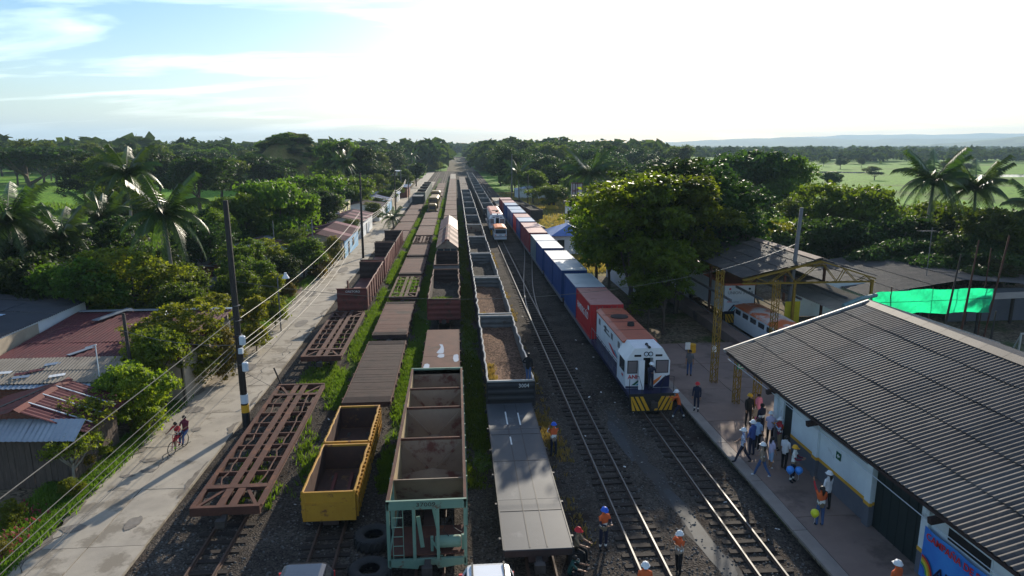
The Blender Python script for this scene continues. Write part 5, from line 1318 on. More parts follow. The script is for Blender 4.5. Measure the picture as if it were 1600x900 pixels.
# ---------------------------------------------------------------- houses left of the road
rnd = random.Random(29)
def roof_grid(parent, o, u, v, nc, nr, mats, wave=.022, pitch=.26, jit=.012, lap=.10):
    """corrugated sheets over the parallelogram o,u,v (local coords); ridges run along v"""
    o, u, v = Vector(o), Vector(u), Vector(v); cu, rv = u / nc, v / nr
    nrm = u.cross(v).normalized(); nrm = nrm if nrm.z > 0 else -nrm
    cache = {}
    for j in range(nr):
        for i in range(nc):
            m_ = mats[0] if len(mats) == 1 or rnd.random() < .80 else mats[rnd.randrange(1, len(mats))]
            if m_.name not in cache: cache[m_.name] = MB().sheet((0, 0, 0), cu * 1.0, rv + rv.normalized() * lap, wave, cu.length / max(1, round(cu.length / pitch)), .008, 4).mesh('roof_sheet', m_)
            q = o + cu * i + rv * j + nrm * (.02 * (j % 2) + .008 * (i % 2) + rnd.uniform(0, jit))
            link('roof_sheet', cache[m_.name], parent, q, (rnd.uniform(-.004, .004), rnd.uniform(-.004, .004), rnd.uniform(-.004, .004)))
def brick_wall(parent, x0, x1, y, z0, z1, bl=.30, bh=.16, face=-1):
    MB().box(x0, x1, y, y + .12, z0, z1).build('wall', mortar, parent)
    me = MB().box(0, bl - .02, -.02, .0, 0, bh - .02).mesh('brick', brick_m); n = 0; z = z0; r = 0
    while z < z1 - bh * .6:
        x = x0 + (bl / 2 if r % 2 else 0)
        while x < x1 - bl * .9:
            link('brick', me, parent, (x, y - .001 - rnd.uniform(0, .006), z)); x += bl
        z += bh; r += 1

h1 = thing('house', 'dark-roofed house with bright white side wall at left picture edge', 'house', (-27, 36, 0))
MB().box(-.1, .1, -2, 14.6, 0, 3.95).build('side_wall', house_white, h1)
MB().box(.1, .125, -2, 8.8, 2.7, 3.85).build('bare_render_patch', house_tan, h1)
MB().box(-11, -.1, 14.4, 14.6, 0, 4.0).build('end_wall', house_white, h1)
roof_grid(h1, (.25, -2.2, 4.0), (0, 17.3, 0), (-10, 0, .75), 12, 3, [roof_char, roof_char, asb_dark])
MB().sheet((-2.4, 8.2, 4.26), (0, 1.6, 0), (-1.7, 0, .13), .02, .26, .008, 4).build('translucent_sheet', roof_lblue, h1)

h2 = thing('house', 'house under a broad dark maroon corrugated roof behind the tan one', 'house', (-21, 39, 0))
roof_grid(h2, (-5.6, .2, 2.95), (10.6, 0, 0), (0, 9.6, .62), 11, 3, [roof_maroon, roof_maroon, roof_brown])
MB().box(-5.2, 4.8, .8, 1.0, 0, 2.9).build('front_wall', house_tan, h2); MB().box(4.7, 4.9, .8, 9.4, 0, 2.9).build('side_wall', house_tan, h2); MB().box(-5.2, 4.8, 9.2, 9.4, 0, 3.4).build('back_wall', house_tan, h2)
MB().bar((-5.4, 9.8, 3.68), (5, 9.8, 3.68), .4, .05).build('ridge_flashing', roof_silver, h2)
MB().bar((-3.1, 7.2, 3.62), (-2.2, 10.2, 3.72), .5, .05).bar((.7, 7.3, 3.6), (1.2, 9.0, 3.66), .35, .05).bar((-1.6, 1.0, 3.1), (-.9, 2.4, 3.16), .3, .04).build('loose_zinc_sheet', roof_silver, h2)
wire_ = MB().path([(.7, 9.4, 3.75), (1.1, 8.0, 3.85), (1.8, 6.4, 3.5)], .03, 4).build('gutter_pipe', pale_box, h2)

h3 = thing('house', 'brick house with tan fibre-cement roof edged in pale blue zinc', 'house', (-21.3, 35.6, 0))
roof_grid(h3, (-5.0, .0, 2.92), (8.2, 0, 0), (0, 2.7, .50), 9, 2, [roof_tan], .02, .2)
brick_wall(h3, -4.8, 2.4, .25, 0, 2.85)
MB().box(2.2, 2.4, .4, 2.8, 0, 2.9).build('side_wall', mortar, h3)
MB().sheet((-5.0, -.42, 2.80), (8.0, 0, 0), (0, .62, .10), .02, .26, .008, 4).build('zinc_eave_sheet', roof_silver, h3)
MB().box(-.75, -.35, .12, .22, 2.45, 2.62).build('house_number_plate', white_let, h3)
for a, b, c, m_ in ((-2.1, .7, 25, roof_maroon), (-1.5, 1.0, 35, roof_maroon), (-2.0, .35, 20, roof_silver), (-1.1, 1.7, 30, roof_silver), (-3.2, .9, 10, white_let), (-.2, .4, 28, white_let)):
    MB().sheet((0, 0, 0), (.75, 0, 0), (.06, .26, .05), .003, .2, .01, 4).build('scrap_sheet', m_, h3, (a, b, 3.02 + b * .18), rot=(0, 0, R(c)))
MB().box(-3.6, -3.1, .1, .3, 3.0, 3.12).build('loose_brick', brick_m, h3)

h4 = thing('shed_house', 'plank-walled shack with maroon gable roof and zinc front eave', 'shack', (-19.5, 29.7, 0))
roof_grid(h4, (0, .3, 3.58), (0, 4.2, 0), (2.75, 0, -1.08), 5, 1, [roof_maroon], .018, .24)
roof_grid(h4, (0, .3, 3.58), (0, 4.2, 0), (-2.9, 0, -.75), 5, 1, [oxide], .018, .24)
MB().prism([(-.22, -.07), (0, .05), (.22, -.09), (.22, -.07), (0, .08), (-.22, -.05)], .2, 4.6).build('ridge_cap', oxide, h4, (0, 0, 3.6))
roof_grid(h4, (-1.6, -.55, 2.55), (4.4, 0, -.12), (0, 1.0, .55), 4, 1, [roof_silver], .018, .22)
r_ = random.Random(8)
for k in range(16):
    MB().box(-1.6 + .245 * k, -1.6 + .245 * k + .23, r_.uniform(-.02, .02), .05, r_.uniform(-.02, .06), 2.45 + r_.uniform(-.05, .03)).build('plank', plank_m, h4)
for k in range(15): MB().box(2.25, 2.3, .1 + .27 * k, .1 + .27 * k + .25, 0, 2.4).build('plank', plank_m, h4)
for yy in (1.2, 2.3, 3.4): MB().bar((.05, yy, 3.63), (2.7, yy, 2.60), .05, .03).build('roof_batten', pale_box, h4)
MB().bar((-2.6, .1, 2.9), (-.6, 3.6, 3.4), .16, .16).build('black_gutter', black, h4)

hut('house', 'small house with bright zinc roof behind the drooping palm fronds', 'house', -29.5, 73, 7, 6, 2.7, brick_m, [roof_silver], .5, 8)
hut('house', 'brick house with blue-grey zinc roof and rusty ridge strip', 'house', -25.5, 82, 8, 9, 2.9, brick_m, [roof_silver, roof_silver, roof_brown], .9, -8)
hut('house', 'low zinc-roofed house just in front of the brick one', 'house', -24.2, 73.5, 5.5, 6, 2.6, brick_m, [roof_silver], .5, -4)
hut('shed', 'open dark-roofed shed among bushes left of the main pole', 'shed', -22.4, 61, 4.6, 8, 2.6, mortar, [roof_char, asb_dark], .5, -14)
t = hut('house', 'maroon-roofed corner house with light blue porch wall by the road', 'house', -18.5, 92, 6.6, 15, 2.8, house_tan, [roof_maroon, roof_maroon, roof_pink, roof_maroon], 1.0)
MB().box(3.32, 3.42, 1.0, 14, 0, 2.5).build('blue_side_wall', house_blue, t); MB().box(3.42, 3.5, 4, 5, 0, 2.0).box(3.42, 3.5, 8, 9.4, .9, 2).build('side_opening', door_dark, t)
hut('house', 'long grey zinc-roofed house left of the maroon corner house', 'house', -25.0, 97, 7, 13, 2.8, house_tan, [roof_silver, asb_dark], .8)
hut('canopy', 'pale blue zinc canopy beside the road below the maroon corner house', 'canopy', -17.6, 80.5, 3.6, 4.0, 2.3, house_white, [roof_silver], .5, 20, 1)
hut('house', 'house with pale pink-brown roof and white road-side wall', 'house', -18.6, 113, 6.2, 15, 3.0, house_white, [roof_brown, roof_pink], .8)
wb = thing('house', 'white two-storey box house with cream side and dark flat roof', 'house', (-22.8, 124.5, 0))
MB().box(-2.2, 2.0, 0, 13, 0, 4.6).build('wall', house_white, wb); MB().box(2.0, 2.03, .1, 12.9, 0, 4.55).build('cream_wall', cream, wb)
MB().box(-2.3, 2.1, -.1, 13.1, 4.6, 4.72).build('roof', roof_char, wb)
for yy in (3.5, 8.2): f_ = MB().box(2.03, 2.06, yy, yy + 1.5, 2.9, 3.9).build('window', cream, wb); MB().box(2.06, 2.07, yy + .1, yy + 1.4, 3.0, 3.8).build('pane', black, f_)
MB().box(-1.4, -.4, -.02, 0, 3.5, 3.7).build('vent_slot', black, wb)
hut('house', 'dark brown roofed house behind the white box house', 'house', -19.5, 140, 8, 13, 3.0, house_white, [roof_brown, asb_dark], .9)
hut('house', 'zinc-roofed house with turquoise wall beside the second pole', 'house', -19.0, 156, 7, 12, 2.9, house_blue, [roof_silver, roof_brown], .9)
hut('house', 'mixed zinc and rust roofed house farther up the road', 'house', -19.5, 172, 7.5, 12, 2.8, house_tan, [roof_brown, roof_silver], .8)
hut('house', 'pale blue tent-roofed house before the long brick barn', 'house', -18.3, 188, 5, 8, 2.4, house_white, [roof_lblue, roof_silver], 1.1)
bn_ = hut('barn', 'long brick barn with pale roof edge far up the road', 'barn', -20.5, 204, 12.5, 14, 3.2, brick_m, [roof_silver], .8, 0, 3)
tw = thing('lookout_building', 'narrow brick building under a bright white flat canopy roof', 'building', (-22.8, 250, 0))
MB().box(-2, 1.6, 0, 5, 0, 4.2).build('wall', brick_m, tw); MB().box(-3.3, 3.3, -.5, 6, 6.0, 6.3).build('canopy_roof', roof_white, tw)
for s in (-1.8, 1.6): MB().box(s - .15, s + .15, .2, .5, 4.2, 6.0).box(s - .15, s + .15, 4.5, 4.8, 4.2, 6.0).build('post', house_white, tw)
MB().box(1.6, 2.0, -.1, 5, 0, 4.2).build('white_pier', house_white, tw)
for k in range(5): hut('house', 'small roof among trees at the far end of the road', 'house', -21 - (k % 2) * 3, 275 + 24 * k, 7, 10, 2.8, [house_white, house_tan][k % 2], [[roof_brown], [roof_silver]][k % 2], .9).__setitem__('group', 'small far houses by the road end')

# ---------------------------------------------------------------- utility poles and cables
def upole(label, x, y, h, lean=(0, 0), r=.17, m=None, arms=True, boxes=False):
    t = thing('utility_pole', label, 'pole', (x, y, 0)); m = m or pole_wood
    MB().path([(0, 0, -.1), (lean[0] * .5, lean[1] * .5, h * .5), (lean[0], lean[1], h)], [r, r * .85, r * .68], 10).build('shaft', m, t, smooth=True)
    if arms:
        MB().bar((-.25, -.2, h * .42), (.1, -.2, h * .42), .12, .1).build('bracket', rust_dark, t)
    if boxes:
        for k, (z, sx) in enumerate(((4.75, .22), (3.3, .26))):
            b = MB().lathe((sx, -.22, z), [(.16, 0), (.17, .05), (.17, .42), (.12, .47)], 10).build('meter_box', pale_box, t)
        MB().box(-.02, .2, -.3, -.1, 4.25, 4.55).build('junction_box', pale_box, t)
        MB().lathe((0, 0, .9), [(r + .012, 0), (r + .012, .42)], 10).build('yellow_band', amber, t); MB().lathe((0, 0, 1.42), [(r + .008, 0), (r + .008, .5)], 10).build('blue_white_band', pale_box, t); MB().lathe((0, 0, 0), [(r + .012, 0), (r + .012, .9)], 10).build('black_band', black, t)
        MB().path([(-.25, -.2, 4.2), (-.35, -.3, 3.7), (-.28, -.25, 3.2), (-.2, -.2, 3.9)], .015, 4).build('cable_coil', black, t)
        for k in range(5): MB().lathe((0, 0, 3.6 + .8 * k), [(r * .98, 0), (r * .98, .03)], 10).build('steel_strap', pole_conc, t)
    return t
upole('nearest tall dark leaning utility pole with two pale meter boxes by the road', -11.55, 35.9, 12.3, (-.12, 0), .20, boxes=True)
upole('second utility pole up the road, beside the rearmost open gondola', -12.7, 93.1, 11.5, (.05, 0), .17)
upole('third utility pole up the road, near the small palm shrub', -13.3, 153, 10.3, (0, 0), .15)
upole('short utility pole by the black box wagon', -12.6, 186, 7.5, (0, 0), .14)
for k, yy in enumerate((215, 248, 290)): tag(upole('slim utility pole at the far end of the road', -16.8, yy, 8, (0, 0), .12, pole_conc), group='slim poles at the road end')
upole('tall dark pole rising behind the warehouse roof corner', 25.8, 50.3, 10.4, (.5, 0), .19, pole_conc)
upole('thin pole on the meadow nearest the blue-roofed hut', 17.6, 104, 4.8, (0, 0), .10)
upole('slim dark pole on the meadow between hut and kiosk', 19.6, 112, 9, (0, 0), .12)
upole('tall thin pole behind the abandoned dark wagons', 16.6, 158, 8.5, (0, 0), .12)
upole('thin pole with side arm beside the far meadow trees', 14.5, 178, 13, (0, 0), .12, pole_conc)
upole('short black post rising from the maroon roofs at left', -17.95, 37.6, 6.1, (-.15, 0), .12)
upole('pale slim pole between the canopy and the dark bush', -17.6, 85, 6.2, (0, 0), .09, pole_conc)
upole('pale slim lamp post by the long grey zinc roof', -22.5, 86, 6.0, (0, 0), .06, pole_conc)
lp = thing('street_lamp', 'small white street lamp head hanging over the roadside plants', 'street lamp', (-14.5, 55.6, 0))
MB().tube((0, 0, 0), (0, 0, 4.6), .05, n=6).path([(0, 0, 4.6), (.3, -.3, 4.9), (.7, -.5, 4.95)], .035, 5).build('post', pole_conc, lp)
MB().lathe((.8, -.55, 4.62), [(.30, 0), (.24, .12), (.12, .32), (.10, .45)], 12).build('lamp_shade', white_paint, lp)
ant = thing('tv_antenna', 'thin white antenna mast with one arm above the tan roof', 'antenna', (-18.6, 35.4, 0))
MB().tube((0, 0, 0), (0, 0, 5.0), .03, n=5).bar((-.5, 0, 4.85), (.05, 0, 5.0), .05).build('mast', pale_box, ant)
iron = thing('iron_rod', 'short leaning iron rod stuck in the road edge', 'rod', (-10.9, 41.5, 0)); MB().tube((0, 0, 0), (-.55, .1, 1.5), .05, n=6).build('rod', black, iron); MB().lathe((0, 0, 0), [(.12, 0), (.08, .1)], 8).build('base', rust, iron)

def cable(label, a, b, sag, r=.017, group=None, m=None, n=22):
    a, b = Vector(a), Vector(b)
    pts = [a.lerp(b, u) - Vector((0, 0, sag * 4 * u * (1 - u))) for u in np.linspace(0, 1, n)]
    return tag(MB().path(pts, r, 5).build('cable', m or cable_m, None, fix=False), label, 'cable', group)
P1 = [(-11.7, 35.8, 6.15), (-11.72, 35.75, 4.85), (-11.75, 35.7, 4.55), (-11.72, 35.7, 4.35), (-11.72, 35.7, 3.75)]
for k, p in enumerate(P1):
    cable('slack cable running from the nearest pole past the left houses to the foreground', p, (-12.6 - .15 * k, -14, p[2] + .35), .35 + .1 * k, .013 if k else .017, 'cables left of the nearest pole')
    cable('slack cable between the nearest and the second pole above the road edge', (p[0] + .3, p[1] + .1, p[2]), (-12.8, 93, p[2] + .2), .8 + .18 * k, .015, 'cables along the road edge')
for k in range(3): cable('slack cable between the second and third road poles', (-12.7, 93, 4.6 + .5 * k), (-13.3, 153, 4.6 + .5 * k), .8 + .2 * k, .02, 'cables farther up the road')
for k in range(2): cable('cable from the third pole to the far road end', (-13.3, 153, 4.8 + .5 * k), (-16.8, 248, 5 + .5 * k), 1.2, .03, 'cables at the far road end')
cable('thin cable strung across the whole yard from road pole to lattice column', (-11.5, 35.9, 8.1), (16.0, 39.8, 7.6), 1.35, .012)
cable('bright cable from the yellow lattice column to the tall pole behind the warehouse', (16.0, 39.8, 7.6), (26.1, 50.3, 7.6), .12, .022)
cable('guy wire slanting from the nearest pole to the road', (-11.5, 35.7, 3.3), (-9.6, 37.4, 1.2), 0, .012)
cable('drop cable from nearest pole to the brick house eave', (-11.7, 35.8, 4.7), (-18.3, 37.5, 5.2), .3, .015)
# ---------------------------------------------------------------- vegetation
def leaf_quads(C, n_dir, size, rs, aspect=.55):
    """rhombic leaves at centres C, facing roughly n_dir"""
    n = len(C); nd = n_dir / np.linalg.norm(n_dir, axis=1, keepdims=True)
    t = rs.normal(size=(n, 3)); u = np.cross(nd, t); u /= np.linalg.norm(u, axis=1, keepdims=True) + 1e-9
    v = np.cross(nd, u); s = size * (.45 + 1.15 * rs.rand(n, 1) ** 1.6)
    V = np.stack([C - u * s, C - v * s * aspect + nd * s * .12, C + u * s, C + v * s * aspect + nd * s * .12], 1).reshape(-1, 3)
    return V, np.arange(4 * n).reshape(n, 4)
def crown(name, m, seed, lobes, clumps, per, leaf, q=2.0, flat=1.0, base=.22, sig=.055, rad=(.28, .42), up=.5, rmax=.66):
    """leafy crown of radius about 1 and height q; leaves keep their shape whatever q is"""
    rs = np.random.RandomState(seed); LC = []
    for i in range(lobes):
        a = i * 2.4 + rs.uniform(-.5, .5); rr = (0.0 if i == 0 else rs.uniform(.30, rmax)); z = (.74 if i == 0 else rs.uniform(base + .15, .80))
        if z > .66: rr *= .75
        LC.append((rr * math.cos(a), rr * math.sin(a), z * q, rs.uniform(*rad) * (1.12 if i == 0 else 1)))
    LC = np.array(LC); pick = rs.choice(lobes, clumps, p=LC[:, 3] ** 2 / (LC[:, 3] ** 2).sum())
    d = rs.normal(size=(clumps, 3)); d[:, 2] += .35; d /= np.linalg.norm(d, axis=1, keepdims=True)
    zs = min(.95, .36 * q) * flat
    cc = LC[pick, :3] + d * LC[pick, 3:4] * rs.uniform(.66, 1.06, (clumps, 1)) * np.array([1, 1, zs])
    cc[:, 2] = np.clip(cc[:, 2], base * .7 * q, q * 1.0)
    k = np.repeat(np.arange(clumps), per); C = cc[k] + rs.normal(size=(len(k), 3)) * sig * np.array([1.1, 1.1, .55]) * rs.uniform(.5, 1.4, (clumps, 1))[k]
    nd = d[k] * .5 + np.array([0, 0, up]) + rs.normal(size=(len(k), 3)) * .7
    V, F = leaf_quads(C, nd, leaf, rs)
    return npmesh(name, V, F, m)
CR = {}
def reg(kind, q, *a, **k): CR.setdefault(kind, []).append((q, crown('crown', *a, q=q, **k)))
sd = 100
for kind, m_, lf, bs in (('B', leaf_dark, .035, .20), ('M', leaf_mid, .034, .20), ('L', leaf_lime, .037, .07)):
    for q_, lob, cl_ in ((1.2, 10, 360), (1.2, 12, 380), (1.9, 13, 420), (1.9, 15, 440), (2.9, 19, 520)):
        sd += 1; reg(kind, q_, m_, sd, lob + 5, cl_, 46, lf, base=bs, sig=.06, rad=(.20, .42) if q_ < 2.5 else (.22, .46), rmax=.84)
for q_, sd in ((2.5, 1), (2.9, 2), (3.3, 3)): reg('A', q_, leaf_almond, sd, 34, 430, 44, .042, flat=.6, base=.14, sig=.058, rad=(.18, .44), up=.8, rmax=.92)
reg('S', 1.4, leaf_dark, 9, 13, 400, 32, .036, flat=.5, base=.45, sig=.05); reg('S', 2.4, leaf_dark, 10, 14, 420, 32, .040, flat=.5, base=.40, sig=.055)
reg('Y', 1.4, leaf_yel, 11, 8, 280, 26, .055, sig=.08, base=.06); reg('Y', 2.6, leaf_yel, 12, 11, 330, 26, .055, sig=.08, base=.06)
reg('V', 4.8, leaf_lime, 13, 24, 520, 22, .075, sig=.10, base=.04, rad=(.35, .55)); reg('T', 1.9, leaf_lime, 14, 10, 130, 24, .042, sig=.075, base=.40, rad=(.3, .4))
def trunk_mesh(seed, m, spread=.5):
    r_ = random.Random(seed); mb = MB()
    mb.path([(0, 0, -.02), (r_.uniform(-.03, .03), r_.uniform(-.03, .03), .2), (r_.uniform(-.05, .05), r_.uniform(-.05, .05), .42), (r_.uniform(-.06, .06), r_.uniform(-.06, .06), .7)], [.055, .04, .032, .012], 7)
    for k in range(6):
        a = k * 1.05 + r_.uniform(-.3, .3); z0 = r_.uniform(.2, .42); e = r_.uniform(.35, .62)
        mb.path([(0, 0, z0), (math.cos(a) * e * .5, math.sin(a) * e * .5, z0 + .14), (math.cos(a) * e, math.sin(a) * e, z0 + .34)], [.022, .016, .006], 5)
    return mb.mesh('trunk', m, True)
TR = [trunk_mesh(1, bark), trunk_mesh(2, bark), trunk_mesh(3, bark_pale)]
tcount = [0]
def tree(label, x, y, h, r, kind, group=None, cat='tree', name='tree', z=-.05):
    i = tcount[0]; tcount[0] += 1; rr = random.Random(i * 13 + 5)
    c_ = sorted(CR[kind], key=lambda k: abs(k[0] - h / r))[:2]; q, me = c_[i % 2] if len(c_) > 1 and abs(c_[1][0] - c_[0][0]) < .1 else c_[0]
    t = thing(name, label, cat, (x, y, z), rr.uniform(0, 6.28), group)
    c = link('crown', me, t); c.scale = (r * 1.12, r * 1.05, h / q * 1.02)
    tk = link('trunk', TR[i % 2 if kind not in 'TY' else 2], t); tk.scale = (r, r, h)
    return t

LEFT = 'trees behind the left houses'; 
T_ = [(-126, 215, 16.4, 17, 'S', 'wide flat-topped dark tree at the far left edge'), (-87.4, 170, 14.4, 5.8, 'B', 'dark tree just right of the flat-topped one at left'), (-71.5, 150, 15.0, 5.7, 'M', 'olive tall tree behind the highest left palm'),
 (-78.1, 190, 15.6, 9.0, 'B', 'dark wide tree on the left skyline left of the mound'), (-57.6, 160, 14.7, 8.5, 'B', 'round dark tree between left field and mound'), (-66, 200, 11.8, 8.5, 'M', 'rounded green tree right of the inner left field'),
 (-94, 262, 8.5, 9, 'M', 'rounded olive tree above the bright inner field'), (-57, 210, 14.3, 9.1, 'B', 'dark tree on the left foot of the mound'), (-55, 120, 11.0, 4.4, 'M', 'leafy tree behind the tallest left palm'),
 (-44.6, 100, 10, 5.2, 'M', 'feathery green tree right of the tallest left palm'), (-70, 100, 3.6, 3.4, 'L', 'yellow-green low tree in the left field'), (-28.1, 82, 8.5, 2.5, 'M', 'bright leafy round tree beside the top of the nearest pole'),
 (-29.9, 95, 8.9, 4.2, 'B', 'dark tree right behind the bright round tree'), (-25.2, 98, 10.8, 7.4, 'M', 'large spreading tree with pale limbs above the zinc roofs'), (-21.7, 112, 9.3, 5.6, 'B', 'dense tree left of the white box house'),
 (-28.6, 130, 10.2, 6.9, 'M', 'broad tree behind the white box house, left side'), (-23.5, 150, 8.7, 6, 'M', 'broad tree behind the white box house, right side'), (-29.7, 170, 9.9, 4.6, 'M', 'tree at the right foot of the mound'),
 (-24.2, 212, 10.7, 7.2, 'B', 'dark tree left of the white-canopied building'), (-14.9, 262, 9.8, 5.2, 'B', 'dark round tree right of the white-canopied building'),
 (23.1, 165, 6.1, 5.1, 'M', 'bushy tree behind the yellow kiosk'), (28.4, 110, 7.7, 4.2, 'M', 'tree behind the rusty water tank'),
 (14.9, 57, 15.0, 4.6, 'A', 'tallest of the big station trees, right of the containers'), (14.9, 71, 11.8, 3.7, 'A', 'left-hand station tree, hiding the water tank foot'), (19.9, 59.5, 14.6, 4.4, 'A', 'right-hand big station tree against the shed roof'), (18.6, 63, 15.0, 5.2, 'B', 'station tree standing behind the two tallest ones'), (25.6, 65, 14.5, 5.0, 'B', 'rearmost station tree above the left shed ridge end'),
 (14.4, 63, 11.6, 3.4, 'M', 'lower station tree right beside the blue containers'), (16.6, 52.5, 9.0, 2.5, 'A', 'shaded station tree between platform and shed'), (15.5, 53, 7.7, 2.0, 'A', 'small station tree right of the red container'),
 (52.3, 125, 15.5, 11.7, 'B', 'huge dark spreading tree behind the station trees'), (58, 120, 13.7, 6.6, 'M', 'olive tree on the right flank of the huge dark tree'), (55.3, 150, 13.9, 8, 'B', 'dark tree on the left flank of the huge dark tree'),
 (40.5, 88, 6.3, 5.8, 'M', 'low tree just behind the engine shed ridge'), (49.4, 95, 8.5, 4.3, 'M', 'tree between the engine shed and the meadow at right'), (49.4, 82, 10.7, 7.1, 'M', 'broad mid-green tree right of the engine shed'),
 (42.2, 75, 7.7, 5.3, 'B', 'dark tree behind the yellow truss'), (48.7, 72, 7.9, 5.3, 'B', 'dark tree behind the green tarpaulin'), (40.9, 80, 6.1, 4.1, 'L', 'lime bush behind the shed roof edge'), (54, 70, 7.7, 4.8, 'B', 'dark tree under the right palms'),
 (57, 66, 9.2, 5.3, 'M', 'leafy tree at the far right edge'), (35.8, 85, 5.2, 4.2, 'L', 'lime bush beside the left shed ridge end'), (107.2, 190, 8.9, 3.4, 'S', 'lone round tree standing in the right meadow'),
 (49.7, 60, 5.7, 4.5, 'B', 'dark bushy tree behind the ball-stop net'), (44.7, 62, 5.2, 3.9, 'B', 'dark bushy tree behind the antenna mast'),
 (-17.4, 78, 5, 2.6, 'M', 'dark round bush by the pale blue canopy'), (-15.6, 87, 4.1, 1.6, 'Y', 'brownish topped shrub beside the blue porch wall'), (-15.7, 80, 2.8, 1.7, 'Y', 'reddish low shrub before the blue porch wall'),
 (-17.5, 42.5, 6.2, 2.5, 'L', 'tall yellow-green garden tree above the maroon roof end'), (-17.7, 39, 5.2, 2.3, 'L', 'yellow-green garden bush left of the nearest pole'), (-17.0, 35.2, 4.6, 2.0, 'L', 'dense garden bush beside the tan roof end'),
 (-15.2, 44, 4.0, 1.3, 'Y', 'reddish-yellow shrub right behind the nearest pole'), (-14.9, 50, 4.8, 0.95, 'V', 'vine-covered column plant nearest the road'), (-15.3, 57, 5.1, 1.1, 'V', 'vine-covered column plant under the street lamp'),
 (-17.5, 31.8, 3.7, 1.9, 'T', 'thin open tree in front of the maroon shack roof'), (-17.2, 29.6, 2.9, 1.5, 'T', 'sparse small tree at the plank wall corner')]
for a in T_: tree(a[5], *a[:5])
for x, y, h, r, k in [(-21.5, 69, 6.2, 2.6, 'M'), (-20.2, 76, 5.6, 2.2, 'L'), (-28, 92.5, 9.5, 4, 'M'), (-21, 88.5, 5.2, 2.0, 'M'), (-22, 117, 8, 3.4, 'M'), (-26.5, 121, 9, 4, 'B'), (-16.8, 110, 4, 1.6, 'M'), (-24.5, 141, 8, 4, 'B'), (-16.3, 137, 4.6, 1.8, 'M'), (-24.5, 158, 8.5, 4.4, 'M'), (-16.6, 152, 4.4, 1.8, 'B'), (-24.8, 176, 9, 4.4, 'B'), (-16.8, 169, 5, 2.2, 'M'), (-17.2, 184, 5.4, 2.4, 'B'), (-23, 191, 8, 4, 'M'), (-16.9, 200, 5.5, 2.4, 'M'), (-17.3, 226, 7, 3.2, 'B'), (-17.5, 240, 7.5, 3.4, 'M'), (-28, 226, 10, 5, 'B'), (-18, 271, 8, 3.6, 'B'), (-18.5, 297, 8, 4, 'M'), (-16.3, 93, 2.6, 1.1, 'L')]:
    tree('leafy tree growing among the houses along the road', x, y, h, r, k, 'trees among the road houses')
for x, y, h, r, k in [(-35.5, 58, 7.8, 3.4, 'B'), (-34.2, 62, 8.3, 3.2, 'B'), (-32.9, 66, 8.2, 3.0, 'B'), (-31.2, 53, 7.0, 3.0, 'B'), (-27.5, 51.5, 6.6, 2.8, 'M'), (-24.6, 53, 7.4, 3.0, 'L'), (-22.7, 57, 5.0, 2.4, 'M'), (-27.4, 75, 7.2, 3.0, 'B'), (-35, 53, 6.2, 3.2, 'B'), (-26.3, 62, 6.1, 2.6, 'B'),
                      (-30, 58, 6.8, 3.0, 'B'), (-38, 66, 8, 4, 'B'), (-42, 60, 8, 4, 'B'), (-20.5, 52, 4.6, 2.0, 'M'), (-18.4, 50.5, 4.2, 1.6, 'L'), (-18.5, 57, 4.5, 2.0, 'M'), (-19.5, 64, 4.6, 2.2, 'M'), (-18.0, 70, 4.2, 2.0, 'B'), (-30, 88, 5.4, 3.4, 'B'), (-29, 118, 9, 5, 'B'), (-46, 66, 7, 4, 'M')]:
    tree('dense tree in the dark thicket behind the left houses', x, y, h * 1.14, r * 1.12, k, LEFT)
for x, y, h, r, k in [(11.9 + 7, 230, 16.2, 6.4, 'B'), (20.4, 250, 14.1, 7, 'B'), (27, 215, 13.4, 7.1, 'B'), (32, 200, 11.9, 8.5, 'B'), (53, 260, 15, 9.8, 'B'), (20.5, 182, 9.4, 4.6, 'M'), (19, 222, 8.2, 5.1, 'M'), (75, 330, 16.8, 11.3, 'B'), (38, 185, 11, 7, 'M'), (44, 210, 13, 8, 'B'), (30, 240, 14, 8, 'B'), (17, 262, 14, 6, 'B'), (18, 285, 14, 7, 'B'), (45, 165, 9, 6, 'M'), (36, 140, 7, 5, 'M'), (42, 150, 9, 6, 'B'), (31, 172, 8, 5, 'M'), (66, 170, 12, 7, 'B'), (60, 200, 13, 8, 'B'), (80, 220, 12, 8, 'B')]:
    tree('dark tree in the row beyond the dry meadow right of the tracks', x, y, h, r, k, 'trees beyond the dry meadow')
for x, y, h, r, k in [(45, 66, 6, 4.4, 'B'), (52, 64, 7, 4.6, 'B'), (59, 60, 7, 4.5, 'B'), (62, 64, 9, 5, 'M'), (64, 72, 9, 5.5, 'B'), (58, 78, 9, 6, 'M'), (45, 82, 7, 5, 'M'), (66, 82, 8, 6, 'B'), (36, 78, 5, 4, 'M'), (54, 88, 8, 5, 'M'), (62, 92, 7, 6, 'M'), (30, 92, 5.5, 4, 'M'), (33, 100, 6.5, 5, 'B'), (44, 104, 7, 6, 'M'), (70, 70, 9, 5, 'B'), (26, 78, 5.5, 3.5, 'M'), (28, 88, 6, 4, 'B')]:
    tree('dense tree in the dark thicket behind the sheds at right', x, y, h, r, k, 'trees behind the sheds')
rs = np.random.RandomState(77)
